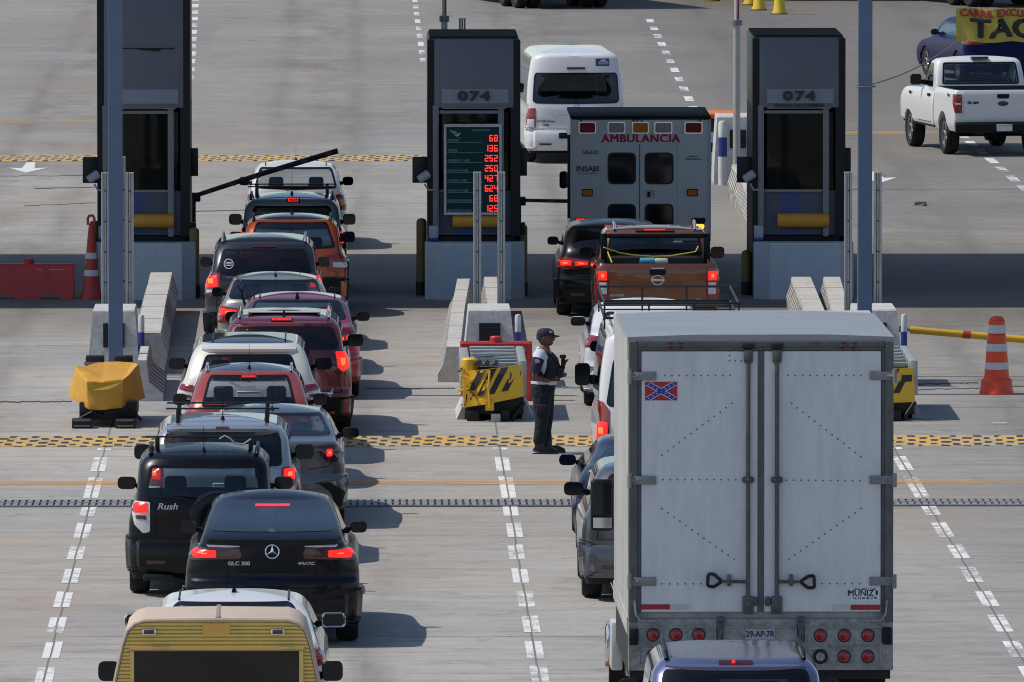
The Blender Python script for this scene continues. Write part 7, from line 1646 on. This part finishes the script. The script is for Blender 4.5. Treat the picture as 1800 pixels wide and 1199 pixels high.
# head as stacked outlines with brow, nose, lips and chin, joined into the body mesh
hd = MB(); hz = 1.455; prof = [(0.0, .055, -.045, .030), (.012, .078, -.055, .042), (.028, .090, -.065, .052), (.045, .090, -.078, .060), (.058, .096, -.086, .065), (.068, .091, -.090, .067), (.078, .094, -.092, .069), (.092, .092, -.095, .071), (.112, .088, -.098, .073), (.128, .088, -.100, .075), (.145, .094, -.102, .076), (.165, .090, -.101, .076), (.185, .078, -.094, .070), (.203, .055, -.075, .055), (.215, .02, -.04, .03)]
rg = []
for (z, fx, bx, hy) in prof:
    r_ = []
    for k in range(28):
        a = 2*math.pi*k/28; c_, s_ = math.cos(a), math.sin(a); x = (fx*c_ if c_ > 0 else -bx*c_)*(1 if True else 0); y = hy*s_
        if c_ > .93 and .078 <= z <= .125: x += (.026 if z < .09 else .020 if z < .1 else .012)*max(0, (c_-.93)/.07)     # nose
        if .12 < c_ < .9 and .115 <= z <= .13 and abs(s_) > .3: x -= .008                                                # eye sockets
        r_.append((.035+x, y, hz+z))
    rg.append(r_)
hd.loft(rg)
for sg in (-1, 1): hd.lathe([(.001, -.008), (.026, -.006), (.030, .002), (.020, .010), (.001, .006)], 14, 0, 'y', (0, 0, 0), Matrix.Translation((.020, sg*.076, hz+.095)) @ Matrix.Rotation(R(12), 4, 'Y') @ Matrix.Diagonal((.7, 1, 1.15, 1)))
ho = hd.build('head', M_SKIN, None, smooth=60); bm = bmesh.new(); bm.from_mesh(bm_); bm.from_mesh(ho.data); me = bpy.data.meshes.new('body'); bm.to_mesh(me); bm.free(); bpy.data.objects.remove(ho); me.materials.append(M_SKIN)
me.polygons.foreach_set('use_smooth', [True]*len(me.polygons)); body = link('body', me, G)
q = MB()
for sg in (-1, 1): q.lathe([(.001, .011), (.008, .008), (.011, 0), (.001, -.004)], 10, 0, 'x', (.118, sg*.030, hz+.120))
q.build('eyes', mat('eye_dark', (.02, .016, .014), .2), body)
q = MB(); q.add([(.126, -.022, hz+.066), (.126, .022, hz+.066), (.131, .012, hz+.0705), (.131, -.012, hz+.0705), (.130, -.012, hz+.060), (.130, .012, hz+.060)], [[0, 1, 2, 3], [0, 4, 5, 1]]); q.build('lips', mat('lips', (.10, .035, .03), .5), body)
# hair under the cap
q = MB(); q.loft([[(.028+(-.05 if math.cos(t) > .2 else -.102*1.03*-math.cos(t))*1.0 if math.cos(t) < .2 else .028, .078*math.sin(t), hz+z) for t in [2*math.pi*k/20 for k in range(20)]] for z in (.085, .15)]); q.build('hair', M_HAIR, G)
# cap with peak
q = MB(); q.loft([ell((.033, 0, hz+z), rx, ry, 22, t) for z, rx, ry, t in ((.138, .106, .082, .10), (.165, .108, .084, .05), (.195, .100, .080, 0), (.222, .080, .064, -.02), (.236, .045, .036, 0), (.240, .006, .006, 0))]); 
pk = []
for i in range(11):
    a = -1+2*i/10; pk.append([(.115, a*.072, hz+.150-.012*a*a), (.19-.055*a*a, a*.066, hz+.140-.02*a*a), (.215-.075*a*a, a*.060, hz+.132-.022*a*a), (.215-.075*a*a, a*.060, hz+.128-.022*a*a), (.115, a*.072, hz+.143-.012*a*a)])
q.loft(pk); cp = q.build('cap', M_CAP, G, smooth=50)
q = MB(); q.prism([(.085, hz+.178), (.125, hz+.180), (.12, hz+.205), (.09, hz+.207)], -.0765, -.070); q.lathe([(.007, 0), (.005, .008), (.001, .009)], 8, 0, 'z', (.033, 0, hz+.236)); q.build('cap_badge', mat('badge_pale', (.38, .40, .45), .5), cp, smooth=0)
# shirt torso, collar, sleeves
q = MB(); q.loft([ell((x, 0, z), rx, ry, 24) for z, x, rx, ry in ((.93, .02, .145, .165), (1.0, .03, .155, .170), (1.08, .03, .150, .172), (1.2, .02, .140, .180), (1.30, .0, .125, .195), (1.36, -.005, .105, .175), (1.40, .0, .080, .11), (1.425, .012, .066, .072))]); sh_ = q.build('shirt', M_SHIRT, G, smooth=60)
q = MB(); q.loft([ell((.008, 0, 1.395), .082, .085, 20, -.1), ell((.010, 0, 1.425), .070, .068, 20, -.25), ell((.010, 0, 1.432), .075, .074, 20, -.28), ell((.008, 0, 1.39), .095, .098, 20, -.1)]); q.build('collar', M_SHIRT, sh_, smooth=60)
for sg, el in ((-1, (-.078, -.238, 1.075)), (1, (.085, .222, 1.10))):
    sh0 = Vector((-.02, sg*.165, 1.345)); e = Vector(el); mid = sh0.lerp(e, .5)+Vector((-.01, sg*.02, 0))
    a1 = sh0.lerp(mid, .45); q = MB(); q.tube([sh0+Vector((0, -sg*.03, .02)), sh0, a1], [.070, .081, .076], 16); sl = q.build('sleeve', M_SHIRT, G, smooth=60); q = MB(); q.tube([a1-Vector((0, 0, -.004)), mid, e.lerp(mid, .25)], [.077, .073, .067], 16); q.build('sleeve_panel', M_SLEEVE, sl, smooth=60)
    if sg < 0: q = MB(); q.prism([(-.070, 1.245), (-.020, 1.24), (-.012, 1.275), (-.030, 1.292), (-.066, 1.290)], -.288, -.262); q.build('shoulder_patch', mat('patch_grey', (.34, .34, .38), .7), sl, smooth=0)
# vest with pockets and strap
q = MB(); q.loft([ell((x, 0, z), rx, ry, 24) for z, x, rx, ry in ((.985, .035, .168, .172), (1.05, .05, .176, .182), (1.09, .085, .140, .186), (1.18, .10, .115, .186), (1.28, .09, .085, .172), (1.34, .06, .06, .12))], caps=False); vs = q.build('vest', M_VEST, G, smooth=60)
q = MB(); 
for sg in (-1, 1):
    q.loft([[(x-.03, sg*y-.012, z), (x+.035, sg*y-.012, z), (x+.035, sg*y+.012, z), (x-.03, sg*y+.012, z)] for x, y, z in ((.16, .10, 1.20), (.14, .125, 1.28), (.07, .130, 1.36), (.0, .115, 1.40), (-.07, .11, 1.36), (-.11, .11, 1.24))])
q.build('strap', M_VEST, vs, smooth=0)
q = MB(); q.box(.18, .245, -.14, -.02, 1.03, 1.17, 0, .02, 3); q.box(.18, .25, .02, .14, 1.03, 1.18, 0, .02, 3); q.box(.06, .16, -.21, -.165, 1.0, 1.10, 0, .02, 3); q.box(-.10, .02, -.20, -.165, 1.02, 1.12, 0, .02, 3); q.build('pouch', M_VEST, vs, smooth=40)
# trousers, belt, boots
q = MB()
for sg, off in ((-1, 0), (1, .045)):
    q.loft([ell((x, sg*y, z), rx, ry, 20) for z, x, y, rx, ry in ((.14, -.03+off, .10, .060, .058), (.17, -.03+off, .10, .078, .070), (.22, -.025+off, .10, .080, .072), (.30, -.02+off*.9, .10, .074, .070), (.47, .0+off*.8, .10, .082, .078), (.60, .0+off*.6, .10, .098, .088), (.75, .0+off*.3, .095, .118, .100), (.86, .0, .085, .140, .105))])
q.loft([ell((x, 0, z), rx, ry, 22) for z, x, rx, ry in ((.76, .0, .10, .12), (.82, .0, .142, .178), (.90, .005, .150, .180), (.96, .01, .148, .172))]); tr = q.build('trousers', M_NAVYC, G, smooth=60)
q = MB(); q.box(-.06, .07, -.225, -.185, .52, .68, 0, .02, 3); q.build('leg_pocket', M_NAVYC, tr, smooth=40)
q = MB(); q.loft([ell((.012, 0, z), .156, .180, 22) for z in (.945, .985)], caps=False); q.build('belt_line', M_SHIRT, G)
for sg, off in ((-1, 0), (1, .075)):
    q = MB(); y = sg*.10
    q.loft([ell((-.03+off, y, z), rx, .05, 18) for z, rx in ((.07, .062), (.12, .058), (.20, .062), (.21, .058))])
    def sole(z, g=0): return [(-.11+off-g, y-.035, z), (-.11+off-g, y+.035, z), (-.02+off, y+.042+g, z), (.10+off, y+.05+g, z), (.175+off+g, y+.030, z), (.19+off+g, y, z), (.175+off+g, y-.030, z), (.10+off, y-.05-g, z), (-.02+off, y-.042-g, z)]
    q.loft([sole(0, .004), sole(.028, .004), sole(.030), [(a, b, .06+(.0 if a > .1 else .01)) for a, b, _ in sole(0, -.006)], [(-.03+off+(a+.03-off)*(.62), y+(b-y)*.8, .10) for a, b, _ in sole(0)]]); q.build('boot', M_BOOT, G, smooth=50)
# radio held in the left hand
r = thing('radio', 'black handheld radio gripped by the guard at chest height', 'radio', (0, 0, 0)); r.matrix_world = Matrix.Translation((gx, gy, 0)) @ Matrix.Rotation(R(-6), 4, 'Z') @ Matrix.Translation((.275, -.035, 1.20))
q = MB(); q.box(-.022, .03, -.035, .035, -.06, .085, 0, .012, 3); q.build('radio_case', M_PLASTIC, r); q = MB(); q.lathe([(.001, .085), (.04, .088), (.046, .11), (.04, .135), (.001, .14)], 14, 0, 'z', (0.0, 0, 0)); q.build('foam_head', M_VEST, r)
